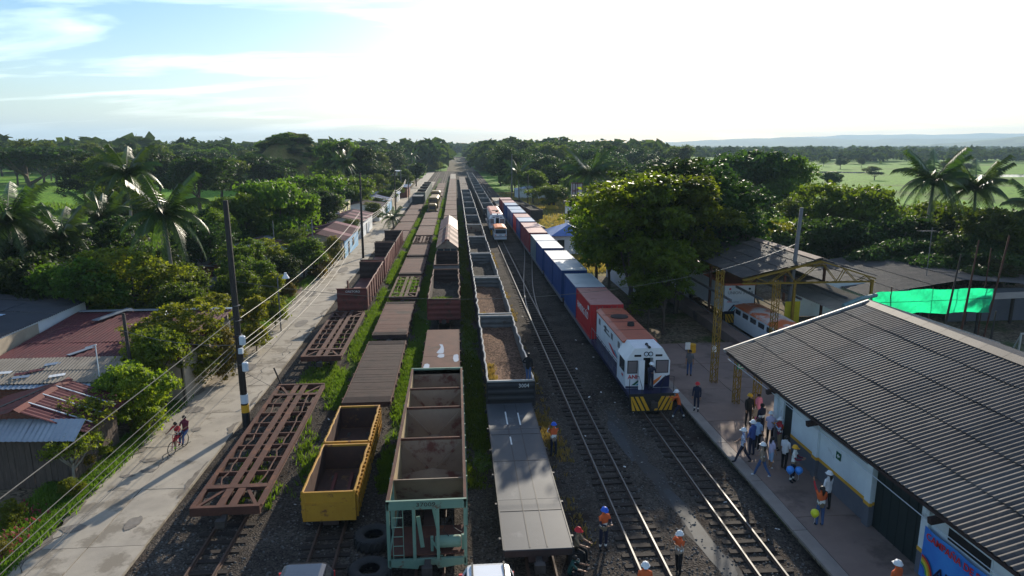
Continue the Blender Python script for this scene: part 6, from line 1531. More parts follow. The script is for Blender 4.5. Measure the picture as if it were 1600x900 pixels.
# wooded mound on the left
mx0, my0, mr, mh = -61, 262, 22, 17.5
V = []; F = []; nr_, na_ = 10, 32
for j in range(nr_ + 1):
    for i in range(na_):
        a = 2 * math.pi * i / na_; u = j / nr_; z = mh * (math.cos(u * math.pi) * .5 + .5) * (1 + .10 * math.sin(3 * a + 1) + .06 * math.sin(7 * a))
        V.append((mx0 + mr * 1.25 * u * math.cos(a), my0 + mr * u * math.sin(a), z - .1))
F = [(j * na_ + i, j * na_ + (i + 1) % na_, (j + 1) * na_ + (i + 1) % na_, (j + 1) * na_ + i) for j in range(nr_) for i in range(na_)]
tag(link('hill', npmesh('hill', V, F, dry_grass, True)), kind='structure')
for k in range(110):
    a = rs.uniform(0, 6.28); u = math.sqrt(rs.uniform(0, .85)); z = mh * (math.cos(u * math.pi) * .5 + .5)
    if math.sin(a) > .6 or (math.cos(a) > .55 and u > .6 and rs.rand() < .7): continue
    tree('dense bushy tree covering the steep wooded mound', mx0 + mr * 1.25 * u * math.cos(a), my0 + mr * u * math.sin(a), rs.uniform(2.6, 4.6), rs.uniform(2.4, 4.2), 'BBMM'[k % 4], 'trees on the mound', z=z - .9)
# middle-distance trees, left and right, still told apart on the skyline
for k in range(95):
    y = rs.uniform(170, 420); x = -rs.uniform(26, 34 + .55 * y)
    if (x < -46 and y < 262) or (-85 < x < -38 and y < 300): continue
    tree('rounded dark tree in the left middle distance below the skyline', x, y, rs.uniform(12, 19), rs.uniform(5.5, 10), 'BBM'[k % 3], 'left middle-distance trees')
for k in range(40):
    y = rs.uniform(290, 470); x = rs.uniform(17.5, 22 + .28 * y)
    tree('rounded dark tree right of the far tracks below the skyline', x, y, rs.uniform(11, 19), rs.uniform(5, 9), 'BBM'[k % 3], 'right middle-distance trees')
for k in range(22):
    y = rs.uniform(425, 640); x = (-9 - 18 * k / 21) if k % 2 else (15 + 14 * k / 21)
    tree('dark tree crowding the far end of the tracks', x, y, rs.uniform(11, 18), rs.uniform(4, 7), 'BBM'[k % 3], 'trees closing the track vista')
for k in range(20):
    tree('low bush at the far end of the rail yard', -8 - .8 * k if k % 2 else 14.5 + .8 * k, rs.uniform(404, 424), rs.uniform(3.5, 6.5), rs.uniform(2.4, 4), 'LML'[k % 3], 'bushes at the yard end')
for k in range(16):
    y = rs.uniform(230, 520); x = rs.uniform(.36 * y, .8 * y)
    tree('small rounded tree scattered on the far right meadow', x, y, rs.uniform(4, 8), rs.uniform(2.5, 5), 'BMS'[k % 3], 'trees on the far right meadow')

# far woods: one mass
fc = []
def far_wood(n, y0, y1, xf, hs, seed):
    rs = np.random.RandomState(seed)
    y = y0 * (y1 / y0) ** rs.rand(n); x = np.array([xf(yy, rs) for yy in y]); h = rs.uniform(hs[0], hs[1], n); r = h * rs.uniform(.42, .75, n)
    return np.stack([x, y, h, r], 1)
W_ = np.concatenate([
    far_wood(900, 400, 2600, lambda y, r: -r.uniform(.012 * y + 10, .80 * y), (11, 20), 1),
    far_wood(240, 380, 1400, lambda y, r: r.uniform(.03 * y, .30 * y), (11, 20), 2),
    far_wood(900, 640, 3300, lambda y, r: r.uniform(.22 * y, 1.0 * y), (8, 15), 3),
    far_wood(170, 960, 1500, lambda y, r: r.uniform(-.06 * y, .06 * y), (12, 20), 4), far_wood(120, 430, 950, lambda y, r: (-r.uniform(9, 40) if r.rand() < .5 else r.uniform(17, 45)), (11, 18), 9),
    far_wood(130, 560, 720, lambda y, r: r.uniform(.5 * y, .95 * y), (6, 11), 6)])
rs = np.random.RandomState(5); nl = 120; VV = []; 
for x, y, h, r in W_:
    d = rs.normal(size=(nl, 3)); d[:, 2] = np.abs(d[:, 2]) * .9 - .15; d /= np.linalg.norm(d, axis=1, keepdims=True)
    bump = 1 + .18 * np.sin(d[:, :1] * 5 + x) * np.cos(d[:, 1:2] * 4 + y)
    C = d * np.array([r, r, h * .52]) * bump * rs.uniform(.82, 1.02, (nl, 1)) + np.array([x, y, h * .45])
    V, F = leaf_quads(C, d + rs.normal(size=(nl, 3)) * .45 + np.array([0, 0, .3]), r * .27, rs, .75); VV.append(V)
V = np.concatenate(VV); F = np.arange(len(V)).reshape(-1, 4)
tag(link('far_woods', npmesh('far_woods', V, F, leaf_far)), 'dark belts of distant woodland along the horizon', 'woodland', kind='stuff')

# palms: trunk plus single fronds
def frond_mesh(seed, droop, rise):
    r_ = random.Random(seed); mb = MB(); n = 26; P = []
    for i in range(n + 1):
        u = i / n; P.append(Vector((u * (1 - .25 * droop * u), 0, rise * u - droop * u * u)))
    mb.path(P, [.014 * (1 - .8 * i / n) for i in range(n + 1)], 4)
    for i in range(2, n + 1):
        u = i / n; p = P[i]; d = (P[min(i + 1, n)] - P[i - 1]).normalized(); ln = .25 * math.sin(min(1, u * 1.15 + .12) * math.pi * .86) + .06
        for s in (-1, 1):
            for q in (0, .5):
                pp = P[i - 1].lerp(P[i], q); side = Vector((0, s, 0)) * .80 + d * .55 + Vector((0, 0, -.42 - .55 * u + r_.uniform(-.18, .12)))
                side.normalize(); w = d * .0075; tip = pp + side * ln * r_.uniform(.85, 1.1) + Vector((0, 0, -.05 * ln)); mid = pp.lerp(tip, .5) + Vector((0, 0, .03 * ln))
                mb.add([pp - w, pp + w, mid + w * 1.1, mid - w * 1.1, tip], [(0, 1, 2, 3), (3, 2, 4)])
    return mb.mesh('frond', leaf_palm, fix=False)
FRD = [frond_mesh(1, .28, .75), frond_mesh(2, .55, .62), frond_mesh(3, .80, .45), frond_mesh(4, .95, .12)]
def palm(label, x, y, h, r, seed, group=None, nf=24, name='palm_tree', lean=None):
    r_ = random.Random(seed); t = thing(name, label, 'palm tree', (x, y, -.05), 0, group)
    lx, ly = lean or (r_.uniform(-.9, .9), r_.uniform(-.6, .6)); hh = h - r * .62
    MB().path([(0, 0, 0), (lx * .25, ly * .25, hh * .35), (lx * .6, ly * .6, hh * .7), (lx, ly, hh)], [.24, .17, .15, .13], 8).build('trunk', bark_pale, t, smooth=True)
    for k in range(nf):
        a = k * 2.39996 + r_.uniform(-.2, .2); q = k / nf; m_ = FRD[min(3, int(q * 4 + r_.uniform(-.3, .3))) if q > .05 else 0]
        f = link('frond', m_, t, (lx, ly, hh), (0, -R(max(-10, 46 - 62 * q)) * (.5), a)); s = r * r_.uniform(1.0, 1.25); f.scale = (s, s, s)
    for k in range(5):
        a = k * 1.25; MB().lathe((lx + .2 * math.cos(a), ly + .2 * math.sin(a), hh - .25), [(.02, -.13), (.11, -.05), (.11, .05), (.03, .13)], 8).build('coconut', leaf_lime if k % 2 else bark, t, smooth=True)
    return t
for k, (x, y, h, r, lb) in enumerate([(-36.5, 80, 14.2, 3.5, 'tallest coconut palm above the left thicket'), (-23.5, 58, 11.8, 3.6, 'large glossy coconut palm beside the top of the nearest pole'), (-35.9, 58, 11.4, 3.7, 'coconut palm with bright fronds at left edge'), (-32.6, 60, 9.4, 3.1, 'lower palm between left-edge palm and tallest palm'), (-35.5, 72, 10, 3.2, 'palm half hidden just left of the tallest palm'),
     (-28.2, 180, 13.4, 4.2, 'far pale palm above the brown roofs at left'), (23.8, 125, 13.3, 5.4, 'big palm rising behind the rusty water tank'), (17.5, 190, 10.3, 4.4, 'palm among trees beyond the abandoned wagons'), (52.1, 72, 13.7, 4.0, 'tall palm with shining fronds at right, left one of three'), (59.8, 74, 12.8, 4.1, 'tall palm with shining fronds at right, middle of three'), (58.6, 64, 10.6, 3.6, 'palm at the right picture edge, lowest of three'), (-29.2, 110, 9.4, 2.6, 'small palm above the zinc roofs left of the white box house')]):
    palm(lb, x, y, h, r, 40 + k)
palm('small bushy palm shrub beside the road and the brown flat wagons', -11.6, 128, 3.6, 2.6, 99, None, 16)
for k, (x, y, h) in enumerate(((-40, 300, 14), (-30, 330, 13), (-22, 360, 13), (-52, 320, 14), (28, 300, 13), (22, 320, 13))): palm('distant palm crown on the skyline near the far tracks', x, y, h, 4.2, 120 + k, 'distant palms near the far tracks', 13)

# ---------------------------------------------------------------- grass, weeds, stones
def blades(name, pts, h, m, seed, w=.018, per=6, spread=.10):
    rs = np.random.RandomState(seed); P = np.repeat(np.asarray(pts, float), per, 0); n = len(P)
    P[:, :2] += rs.normal(size=(n, 2)) * spread; a = rs.uniform(0, 6.28, n); hh = h * rs.uniform(.45, 1.25, n); ln = hh * rs.uniform(.15, .75, n); b = rs.uniform(0, 6.28, n)
    d = np.stack([np.cos(a), np.sin(a), 0 * a], 1) * (w * rs.uniform(.7, 1.5, n))[:, None]; l_ = np.stack([np.cos(b), np.sin(b), 0 * b], 1) * ln[:, None]; z = np.array([0, 0, 1.0])
    m1 = P + l_ * .35 + z * (hh * .6)[:, None]; tp = P + l_ + z * hh[:, None]
    V = np.stack([P - d, P + d, m1 + d * .8, m1 - d * .8, tp + d * .15, tp - d * .15], 1).reshape(-1, 3); o = np.arange(n)[:, None] * 6
    F = np.concatenate([o + np.array([[0, 1, 2, 3]]), o + np.array([[3, 2, 4, 5]])])
    return npmesh(name, V, F, m)
def strip(n, x0, x1, y0, y1, seed, z=0.0, pw=1.6, patch=.0):
    rs = np.random.RandomState(seed); y = y0 * (y1 / y0) ** rs.rand(n) if y0 > 5 else rs.uniform(y0, y1, n); x = rs.uniform(x0, x1, n)
    keep = np.sin(y * .7 + x * 2) + np.sin(y * .23 + seed) + rs.normal(size=n) * .6 > patch
    return np.stack([x, y, np.full(n, z)], 1)[keep]
def grass_obj(label, pts, h, m, seed, **k): return tag(link('grass', blades('grass', pts, h, m, seed, **k)), label, 'grass', kind='stuff')
for k, (x0, x1, y0, y1) in enumerate(((-8.0, -6.4, 44, 330), (-3.8, -2.5, 34, 330), (.2, 1.5, 30, 180))):
    n_ = int((y1 - y0) / 3); r_ = random.Random(k); blob('grass_ground', [(x0 + r_.uniform(-.2, .5), y0 + 3 * i) for i in range(n_)] + [(x1 + r_.uniform(-.5, .2), y0 + 3 * i) for i in range(n_ - 1, -1, -1)], .008, yard_grass, k, .1)
grass_obj('green grass strip between the road-side wagons and the flat wagons', strip(11000, -7.95, -6.45, 38, 240, 1, patch=-.45), .30, grass_m, 1, w=.03)
grass_obj('weeds growing beside and under the skeletal wagons', np.concatenate([strip(2600, -10.4, -6.6, 27, 62, 2, patch=.7), strip(900, -10.2, -8.2, 40, 45.5, 3, patch=-.6)]), .28, grass_m, 2, w=.025)
grass_obj('bright grass strip between the yellow wagons and the hopper row', strip(10000, -3.75, -2.55, 28, 200, 4, patch=-.3), .28, grass_m, 3, w=.03)
grass_obj('dark grass between the hopper row and black gondolas', strip(4000, .25, 1.5, 28, 160, 5, patch=-.6), .20, grass_m, 4, w=.025)
grass_obj('dry yellowish grass along the right side of the black gondolas', np.concatenate([strip(1500, 4.25, 5.1, 30, 110, 6, patch=.7), strip(300, 4.3, 5.4, 22, 40, 7, patch=1.2)]), .20, dry_blade, 5, w=.022)
grass_obj('dry grass on the meadow beyond the containers', strip(7000, 14, 40, 80, 220, 8, patch=-.5), .45, dry_blade, 6, w=.07, spread=.5)
grass_obj('bright grass growing inside the rust-brown gondola', strip(420, TC - 1.1, TC + .5, 55.8, 61.0, 9, 1.15, patch=-2), .45, grass_m, 7, w=.035)
grass_obj('grass growing through the third skeletal wagon', np.concatenate([strip(300, TB - 1.0, TB + 1.0, 63.6, 73, 10, .55, patch=-.4)]), .6, grass_m, 8, w=.035)
grass_obj('yellow dry grass in the corner of the second black gondola', np.concatenate([strip(120, TD - 1.15, TD - .5, 51.5, 55, 11, 1.35, patch=-2), strip(160, TD - 1.2, TD - .75, 36, 41, 12, 1.45, patch=-2)]), .25, dry_blade, 9, w=.03)
grass_obj('roadside grass and weeds on the left verge', np.concatenate([strip(5200, -18.4, -16.15, 19, 34, 13, patch=-1.1), strip(3500, -17.3, -16.1, 34, 110, 14, patch=-.6)]), .34, grass_m, 10, w=.025)
grass_obj('red wild flowers on the left verge before the plank shack', strip(260, -18.6, -16.6, 19, 28, 15, .25, patch=.4), .16, flower_m, 11, w=.05, per=3)
grass_obj('tall meadow grass in the open left fields', strip(6000, -130, -38, 88, 190, 16, patch=-.6), .7, grass_m, 12, w=.14, spread=.8)
for k in range(26):
    rr = random.Random(k + 900); tree('low leafy verge plant between road and left houses', -16.7 - rr.random() * 1.2, 22 + k * 2.1 + rr.uniform(-.6, .6), rr.uniform(.9, 1.9), rr.uniform(.5, .95), 'LYL'[k % 3], 'verge plants', 'plant', 'verge_plant')
rs = np.random.RandomState(31); n = 7000; y = 19 + 24 * rs.rand(n) ** 1.6; x = rs.uniform(-11.8, 12.6, n); s = rs.uniform(.025, .07, n)
ok = np.array([min(abs(a - t_) for t_ in (TC, TD)) > 1.2 for a in x]); x, y, s = x[ok], y[ok], s[ok]; n = len(x)
base = np.array([(1, 0, 0), (0, 1, 0), (-1, 0, 0), (0, -1, 0), (0, 0, .8), (0, 0, -.6)]); V = (base[None] * s[:, None, None] * rs.uniform(.6, 1.4, (n, 6, 3)) + np.stack([x, y, np.full(n, .01)], 1)[:, None]).reshape(-1, 3)
f = np.array([(0, 1, 4), (1, 2, 4), (2, 3, 4), (3, 0, 4), (1, 0, 5), (2, 1, 5), (3, 2, 5), (0, 3, 5)]); F = (np.arange(n)[:, None, None] * 6 + f[None]).reshape(-1, 3)
tag(link('loose_stones', npmesh('loose_stones', V, F, mat('ballast_stone', (.17, .16, .15), (.09, .085, .08), .85, 9))), 'loose ballast stones scattered over the yard foreground', 'gravel', kind='stuff')

rs = np.random.RandomState(44); n = 90; P = np.stack([rs.uniform(-11.5, 12.8, n), rs.uniform(19, 60, n), np.full(n, .03)], 1); a = rs.uniform(0, 6.28, n); sz = rs.uniform(.03, .10, n)
u_ = np.stack([np.cos(a), np.sin(a), rs.uniform(-.3, .3, n)], 1) * sz[:, None]; v_ = np.stack([-np.sin(a), np.cos(a), rs.uniform(-.3, .3, n)], 1) * (sz * .6)[:, None]
V = np.stack([P - u_ - v_, P + u_ - v_, P + u_ + v_, P - u_ + v_], 1).reshape(-1, 3)
tag(link('litter', npmesh('litter', V, np.arange(4 * n).reshape(n, 4), white_let)), 'scraps of pale paper and plastic litter over the yard', 'litter', kind='stuff')
# ---------------------------------------------------------------- people
skin_m = mat('skin', (.30, .16, .10), (.26, .14, .085), .55, 6)
hair_m = mat('hair', (.018, .014, .012), (.025, .018, .014), .5, 8)
CLR = {'navy': (.018, .022, .045), 'black': (.014, .014, .016), 'orange': (.62, .12, .035), 'beige': (.30, .23, .17), 'white': (.66, .66, .68), 'lilac': (.50, .46, .62), 'jean': (.055, .10, .22), 'blue': (.05, .09, .28), 'pink': (.62, .20, .30),
       'ltblue': (.30, .42, .60), 'red': (.42, .03, .04), 'grey': (.12, .12, .13), 'khaki': (.22, .17, .11), 'refl': (.75, .75, .72), 'hwhite': (.72, .74, .76), 'hblue': (.03, .12, .60), 'hyellow': (.75, .38, .02), 'hred': (.55, .02, .03), 'lime': (.45, .65, .05), 'maroon': (.16, .025, .05), 'green': (.02, .07, .06)}
def cm(n): return mat('cloth_' + n, CLR[n], tuple(c * .8 for c in CLR[n]), .8 if n[0] != 'h' else .35, 5, bump=.05 if n[0] != 'h' else 0)
plaid = mat('plaid_cloth', (.08, .12, .30), (.55, .58, .66), .8, 14, sharp=.1)
HAND = MB()
HAND.loft([[(-.036, z_ * .0 - .012, -z_), (.036, -.012, -z_), (.036, .012, -z_), (-.036, .012, -z_)] for z_ in (0, .085)])
for k, (dx, ln) in enumerate(((-.027, .065), (-.009, .078), (.009, .073), (.027, .055))):
    HAND.path([(dx, 0, -.08), (dx, .006, -.08 - ln * .55), (dx, .026, -.08 - ln)], [.0095, .0085, .006], 5)
HAND.path([(.034, .004, -.02), (.058, .014, -.05), (.056, .028, -.082)], [.012, .010, .007], 5)
HAND = HAND.mesh('hand', skin_m, True)
HELM = {}
def person(label, x, y, z, rz, top='navy', low='navy', vest=None, hat=None, pose='stand', H=1.70, sleeves=None, shoes='black', group=None, hair=True, legs_skin=False, top_mat=None, tilt=0.0, cuff=False):
    S = H / 1.70; p = dict(la=(.05, .10), ra=(-.05, .05), ap=(.10, .10), ab=(.12, .12), el=(.25, .25), lean=0.0, drop=0.0, inw=(0, 0))
    p.update({'stand': {}, 'walk': dict(la=(.42, .12), ra=(-.38, .28), ap=(-.35, .35), el=(.4, .5)), 'hold': dict(ap=(.5, .5), el=(1.25, 1.25), inw=(.45, .45)), 'phone': dict(ap=(.7, .7), el=(1.7, 1.7), inw=(.5, .5), ab=(.3, .3)),
              'photo': dict(ap=(2.5, .2), ab=(.1, .2), el=(.2, .4)), 'reach': dict(la=(.55, .2), ra=(-.35, .1), ap=(1.5, .3), ab=(.35, .25), el=(.1, .4), lean=.25), 'sit': dict(la=(1.45, 1.45), ra=(1.40, 1.40), ap=(.6, .6), el=(.8, .8), inw=(.2, .2), drop=.44, lean=.15),
              'squat': dict(la=(1.9, 2.2), ra=(1.7, 2.1), ap=(.8, .8), el=(.6, .6), drop=.56, lean=.35), 'bike': dict(la=(1.25, 1.0), ra=(.75, 1.05), ap=(.95, .95), el=(.35, .35), drop=.0, lean=.25, ab=(.2, .2)), 'rideback': dict(la=(1.2, 1.0), ra=(1.15, 1.1), ap=(.5, .5), el=(.9, .9), drop=0, inw=(.3, .3)),
              'hip': dict(ap=(-.25, .15), ab=(.55, .12), el=(1.3, .3), inw=(.6, 0), la=(.15, .2)), 'bend': dict(lean=.5, ap=(.7, .7), el=(.7, .7), la=(.2, .3), ra=(-.1, .1), inw=(.3, .3))}[pose])
    t = thing('person', label, 'person', (x, y, z), R(rz), group)
    J = [Vector((0, 0, .93 - p['drop'])), Vector((0, 0, 1.12 - p['drop'])), Vector((0, 0, 1.36 - p['drop'])), Vector((0, .0, 1.47 - p['drop'])), Vector((0, .015, 1.56 - p['drop'])), Vector((0, .02, 1.66 - p['drop']))]
    rot = Matrix.Rotation(-p['lean'], 3, 'X'); c0 = J[0].copy()
    J = [c0 + rot @ (j - c0) for j in J]
    rad = [.135, .125, .145, .055, .085, .075]; E_ = [(0, 1), (1, 2), (2, 3), (3, 4), (4, 5)]; seg = [(0, 1, 't'), (1, 2, 't'), (2, 3, 't'), (3, 4, 'h'), (4, 5, 'h')]
    J.append(J[4] + rot @ Vector((0, .10, .015))); rad.append(.022); E_.append((4, 6)); seg.append((4, 6, 'h'))       # nose
    wr = []
    for i, s in enumerate((-1, 1)):
        sh = J[2] + rot @ Vector((s * .185, 0, .045)); a, e, ab, iw = p['ap'][i] + p['lean'] * .3, p['el'][i], p['ab'][i], p['inw'][i]
        up = Vector((s * math.sin(ab), math.sin(a) * math.cos(ab), -math.cos(a) * math.cos(ab))); el = sh + up * .28
        fd = Vector((-s * math.sin(iw), math.sin(a + e) * math.cos(iw), -math.cos(a + e) * math.cos(iw))).normalized(); w = el + fd * .25
        b = len(J); J += [sh, el, w]; rad += [.062, .046, .034]; E_ += [(2, b), (b, b + 1), (b + 1, b + 2)]; seg += [(2, b, 't'), (b, b + 1, 's'), (b + 1, b + 2, 'a')]; wr.append((w, fd, s))
        la, kb = p['la' if i == 0 else 'ra']; hp = J[0] + Vector((s * .095, 0, -.04)); kn = hp + Vector((s * .02, math.sin(la), -math.cos(la))) * .43; an = kn + Vector((0, math.sin(la - kb), -math.cos(la - kb))) * .41
        toe = an + Vector((s * .02, .15, -.045)); b = len(J); J += [hp, kn, an, toe]; rad += [.095, .066, .048, .042]; E_ += [(0, b), (b, b + 1), (b + 1, b + 2), (b + 2, b + 3)]
        seg += [(0, b, 'p'), (b, b + 1, 'p'), (b + 1, b + 2, 'l'), (b + 2, b + 3, 'f')]
    J = [j * S for j in J]; me0 = bpy.data.meshes.new('sk'); me0.from_pydata(J, E_, []); o = bpy.data.objects.new('sk', me0)
    sm = o.modifiers.new('skin', 'SKIN'); sm.use_smooth_shade = True; sb = o.modifiers.new('sub', 'SUBSURF'); sb.levels = sb.render_levels = 1
    for k, v in enumerate(me0.skin_vertices[0].data): v.radius = (rad[k] * S * (1.25 if k in (1, 2) else 1), rad[k] * S * (.80 if k in (0, 1, 2) else 1)); v.use_root = (k == 0)
    me = evaluated(o); bpy.data.objects.remove(o); bpy.data.meshes.remove(me0); me.name = 'body'
    sl = cm(sleeves) if sleeves else (top_mat or cm(top)); me.materials.clear()
    for m_ in (skin_m, top_mat or cm(top), cm(low), cm(shoes), cm(vest[0]) if vest else cm(top), cm(vest[1]) if vest else cm(top), cm('refl'), sl): me.materials.append(m_)
    n = len(me.polygons); C = np.empty(n * 3, np.float32); me.polygons.foreach_get('center', C); C = C.reshape(-1, 3); A = np.array([J[a] for a, b, c in seg]); B = np.array([J[b] for a, b, c in seg]); kinds = [c for a, b, c in seg]
    D = B - A; tt = np.clip(((C[:, None] - A[None]) * D[None]).sum(2) / (D * D).sum(1), 0, 1); ds = np.linalg.norm(C[:, None] - (A[None] + tt[..., None] * D[None]), axis=2) - np.array([.13 if c == 't' else (.07 if c in 'hp' else .04) for c in kinds]) * S
    ix = ds.argmin(1); mi = []
    for f_, k in enumerate(ix):
        c = kinds[k]
        if c == 't':
            if vest: q = (C[f_, 2] / S + p['drop'] - .93) / .54; mi.append(6 if .18 < q < .30 else (5 if q < .42 else 4))
            else: mi.append(1)
        else: mi.append({'h': 0, 's': 7, 'a': 7 if sleeves or top in ('navy', 'black') else 0, 'p': 2, 'l': 0 if legs_skin else (6 if cuff and .55 < tt[f_, k] < .75 else 2), 'f': 3}[c])
    me.polygons.foreach_set('material_index', mi); me.update(); bd = link('body', me, t)
    hd = (J[4] + J[5]) / 2
    for w, fd, s in wr:
        h = link('hand', HAND, t, w * S); h.rotation_euler = Vector(fd).to_track_quat('-Z', 'Y').to_euler(); h.scale = (S * s, S, S)
    ey = MB()
    for s in (-1, 1): ey.lathe((hd.x + s * .032 * S, hd.y + .078 * S, hd.z + .005 * S), [(.0, -.008), (.010, -.004), (.010, .004), (0, .010)], 6, 'y')
    ey.build('eyes', hair_m, t); MB().box(hd.x - .025 * S, hd.x + .025 * S, hd.y + .07 * S, hd.y + .088 * S, hd.z - .062 * S, hd.z - .05 * S).build('mouth', mat('lip', (.22, .07, .06)), t)
    if hair and (not hat or hair == 'long'):
        r_ = .112 * S; hb = MB().lathe((hd.x, hd.y - .018 * S, hd.z + .0), [(r_ * .80, -.05 * S), (r_ * .98, .0), (r_ * .92, .05 * S), (r_ * .62, .095 * S), (r_ * .1, .112 * S)], 12)
        if hair == 'long': hb.path([(hd.x, hd.y - .09 * S, hd.z + .03), (hd.x, hd.y - .12 * S, hd.z - .10 * S), (hd.x, hd.y - .10 * S, hd.z - .27 * S)], [.06 * S, .065 * S, .02 * S], 8)
        hb.build('hair', hair_m, t, smooth=True)
    if hat:
        key = hat
        if key not in HELM:
            hm = MB().lathe((0, 0, 0), [(.150, -.012), (.155, .0), (.125, .012), (.122, .05), (.10, .095), (.055, .122), (.01, .13)], 16); hm.path([(0, -.115, .05), (0, -.07, .118), (0, 0, .136), (0, .07, .118), (0, .115, .05)], .014, 5)
            hm.add([(-.09, .10, .004), (.09, .10, .004), (.06, .19, -.012), (-.06, .19, -.012), (-.09, .10, -.008), (.09, .10, -.008), (.06, .19, -.02), (-.06, .19, -.02)], [(0, 1, 2, 3), (4, 7, 6, 5), (2, 6, 7, 3), (0, 3, 7, 4), (1, 5, 6, 2)])
            HELM[key] = hm.mesh('helmet', cm(hat), True)
        h = link('helmet', HELM[key], t, (hd.x, hd.y - .005, hd.z + .035 * S), (-p['lean'] * .5, 0, 0)); h.scale = (S, S, S)
    return t
PG = .42
person('worker in blue helmet and orange-topped vest walking beside the grey deck wagon', 5.35, 23.0, 0, 200, 'navy', 'navy', ('orange', 'khaki'), 'hblue', 'hold', sleeves='navy', cuff=True)
person('worker in blue helmet seen from behind, taking a photo beside grey deck wagon', 4.6, 31.1, 0, 10, 'white', 'navy', ('orange', 'beige'), 'hblue', 'phone', sleeves='white')
person('woman in white helmet and beige vest using a phone by the bright rails', 7.7, 21.3, 0, 115, 'beige', 'black', ('orange', 'beige'), 'hwhite', 'phone', 1.64, sleeves='beige')
person('worker in white helmet and orange vest cut by the bottom picture edge', 5.95, 19.5, 0, 170, 'grey', 'navy', ('orange', 'orange'), 'hwhite', 'stand', sleeves='grey')
person('youth in red and white cap sitting on the black numbered box', 4.15, 22.35, .12, 240, 'khaki', 'black', None, 'hred', 'sit', 1.66)
person('boy in dark shirt crouching at the corner of the grey deck wagon', 3.75, 21.3, 0, 250, 'green', 'black', None, None, 'squat', 1.5)
person('man in black shirt and jeans standing on the corner of gondola 3004', 3.85, 36.0, 2.10, 330, 'black', 'jean', None, None, 'hip', 1.68)
person('man in dark suit and pale hat standing in the locomotive front doorway', 11.0, 36.6, 1.22, 185, 'navy', 'navy', None, 'hwhite', 'hold', 1.62)
person('man in orange shirt and white helmet leaning towards the locomotive nose', 12.2, 35.0, 0.0, 80, 'orange', 'navy', None, 'hwhite', 'reach', 1.74, sleeves='orange', cuff=True)
person('person in red cap and dark overalls beside the locomotive nose', 13.25, 35.2, PG, 150, 'navy', 'navy', None, 'hred', 'stand', 1.66, cuff=True)
person('dim figure in grey clothes standing under the station trees', 14.9, 41.2, PG, 160, 'grey', 'jean', None, None, 'stand')
person('man in yellow helmet and long black coat standing alone on platform', 15.3, 33.0, PG, 185, 'black', 'black', None, 'hyellow', 'stand', 1.74, sleeves='black')
person('man in plaid shirt and white helmet striding along the platform', 13.15, 28.7, PG, 60, 'blue', 'navy', None, 'hwhite', 'walk', 1.72, top_mat=plaid)
person('man in dark blue overalls and white helmet behind the plaid-shirted man', 13.95, 29.5, PG, 30, 'blue', 'navy', None, 'hwhite', 'stand', 1.74, sleeves='blue')
person('person in light blue shirt and dark trousers half hidden behind blue overalls', 14.5, 30.1, PG, 300, 'ltblue', 'black', None, None, 'stand', 1.6, shoes='white')
person('bareheaded man in navy jacket with white chest stripe facing the warehouse', 15.35, 31.6, PG, 20, 'navy', 'navy', ('navy', 'navy'), None, 'stand', 1.76, sleeves='navy', cuff=True)
person('person in pink patterned top at the warehouse corner', 16.0, 33.4, PG, 200, 'pink', 'pink', None, None, 'stand', 1.6)
person('person in lilac shirt and white helmet near the warehouse corner', 15.4, 30.7, PG, 330, 'lilac', 'black', None, 'hwhite', 'hold', 1.66, sleeves='lilac')
person('person in white helmet and red-orange vest right beside the dark door', 15.55, 30.0, PG, 90, 'ltblue', 'khaki', ('red', 'maroon'), 'hwhite', 'phone', 1.64, sleeves='ltblue')
person('woman in white helmet, beige vest and jeans walking on the platform', 13.45, 27.3, PG, 40, 'beige', 'jean', ('beige', 'khaki'), 'hwhite', 'walk', 1.62, shoes='white', sleeves='beige', hair='long')
person('girl in lilac tee and pale blue shorts standing on the platform', 14.3, 28.2, PG, 280, 'lilac', 'ltblue', None, None, 'stand', 1.5, shoes='white', legs_skin=True, hair='long')
person('boy in white tee and dark trousers beside the balloon holder', 14.85, 28.0, PG, 300, 'white', 'black', None, None, 'stand', 1.62)
person('worker in yellow helmet and reflective vest holding two blue balloons', 14.65, 26.8, PG, 230, 'khaki', 'navy', ('refl', 'khaki'), 'hyellow', 'hold', 1.68, sleeves='maroon', cuff=True)
person('woman in orange vest raising a phone with one arm', 14.0, 23.3, PG, 5, 'red', 'jean', ('orange', 'khaki'), None, 'photo', 1.64, sleeves='red', hair='long')
person('woman in white shirt and white cap by the warehouse wall', 14.9, 24.4, PG, 20, 'white', 'black', None, 'hwhite', 'hip', 1.64, sleeves='white', hair='long')
person('worker in white helmet and orange vest at the dark warehouse door', 13.75, 18.3, PG, 20, 'orange', 'navy', ('orange', 'orange'), 'hwhite', 'stand', 1.7, sleeves='orange')
bag = tag(MB().prism([(-.14, 0), (.14, 0), (.11, .42), (-.11, .42)], -.04, .04).path([(-.06, 0, .42), (-.03, 0, .56), (.03, 0, .56), (.06, 0, .42)], .008, 4).build('tote_bag', cm('beige'), None, (15.62, 32.9, PG + .55)), 'pale cloth bag held by the man in the black coat', 'bag')
def balloon(label, x, y, z, m, r=.17):
    t = thing('balloon', label, 'balloon', (x, y, z)); MB().lathe((0, 0, 0), [(.01, -r * 1.25), (.03, -r * 1.2), (r * .55, -r * .85), (r * .95, -r * .25), (r, .15 * r), (r * .8, r * .7), (r * .35, r), (.0, r * 1.06)], 16).build('skin', m, t, smooth=True)
    MB().path([(0, 0, -r * 1.2), (.02, 0, -r * 2), (0, .02, -r * 2.8)], .005, 4).build('string', white_let, t)
bl = mat('balloon_blue', (.06, .26, .70), (.06, .24, .66), .3, 2)
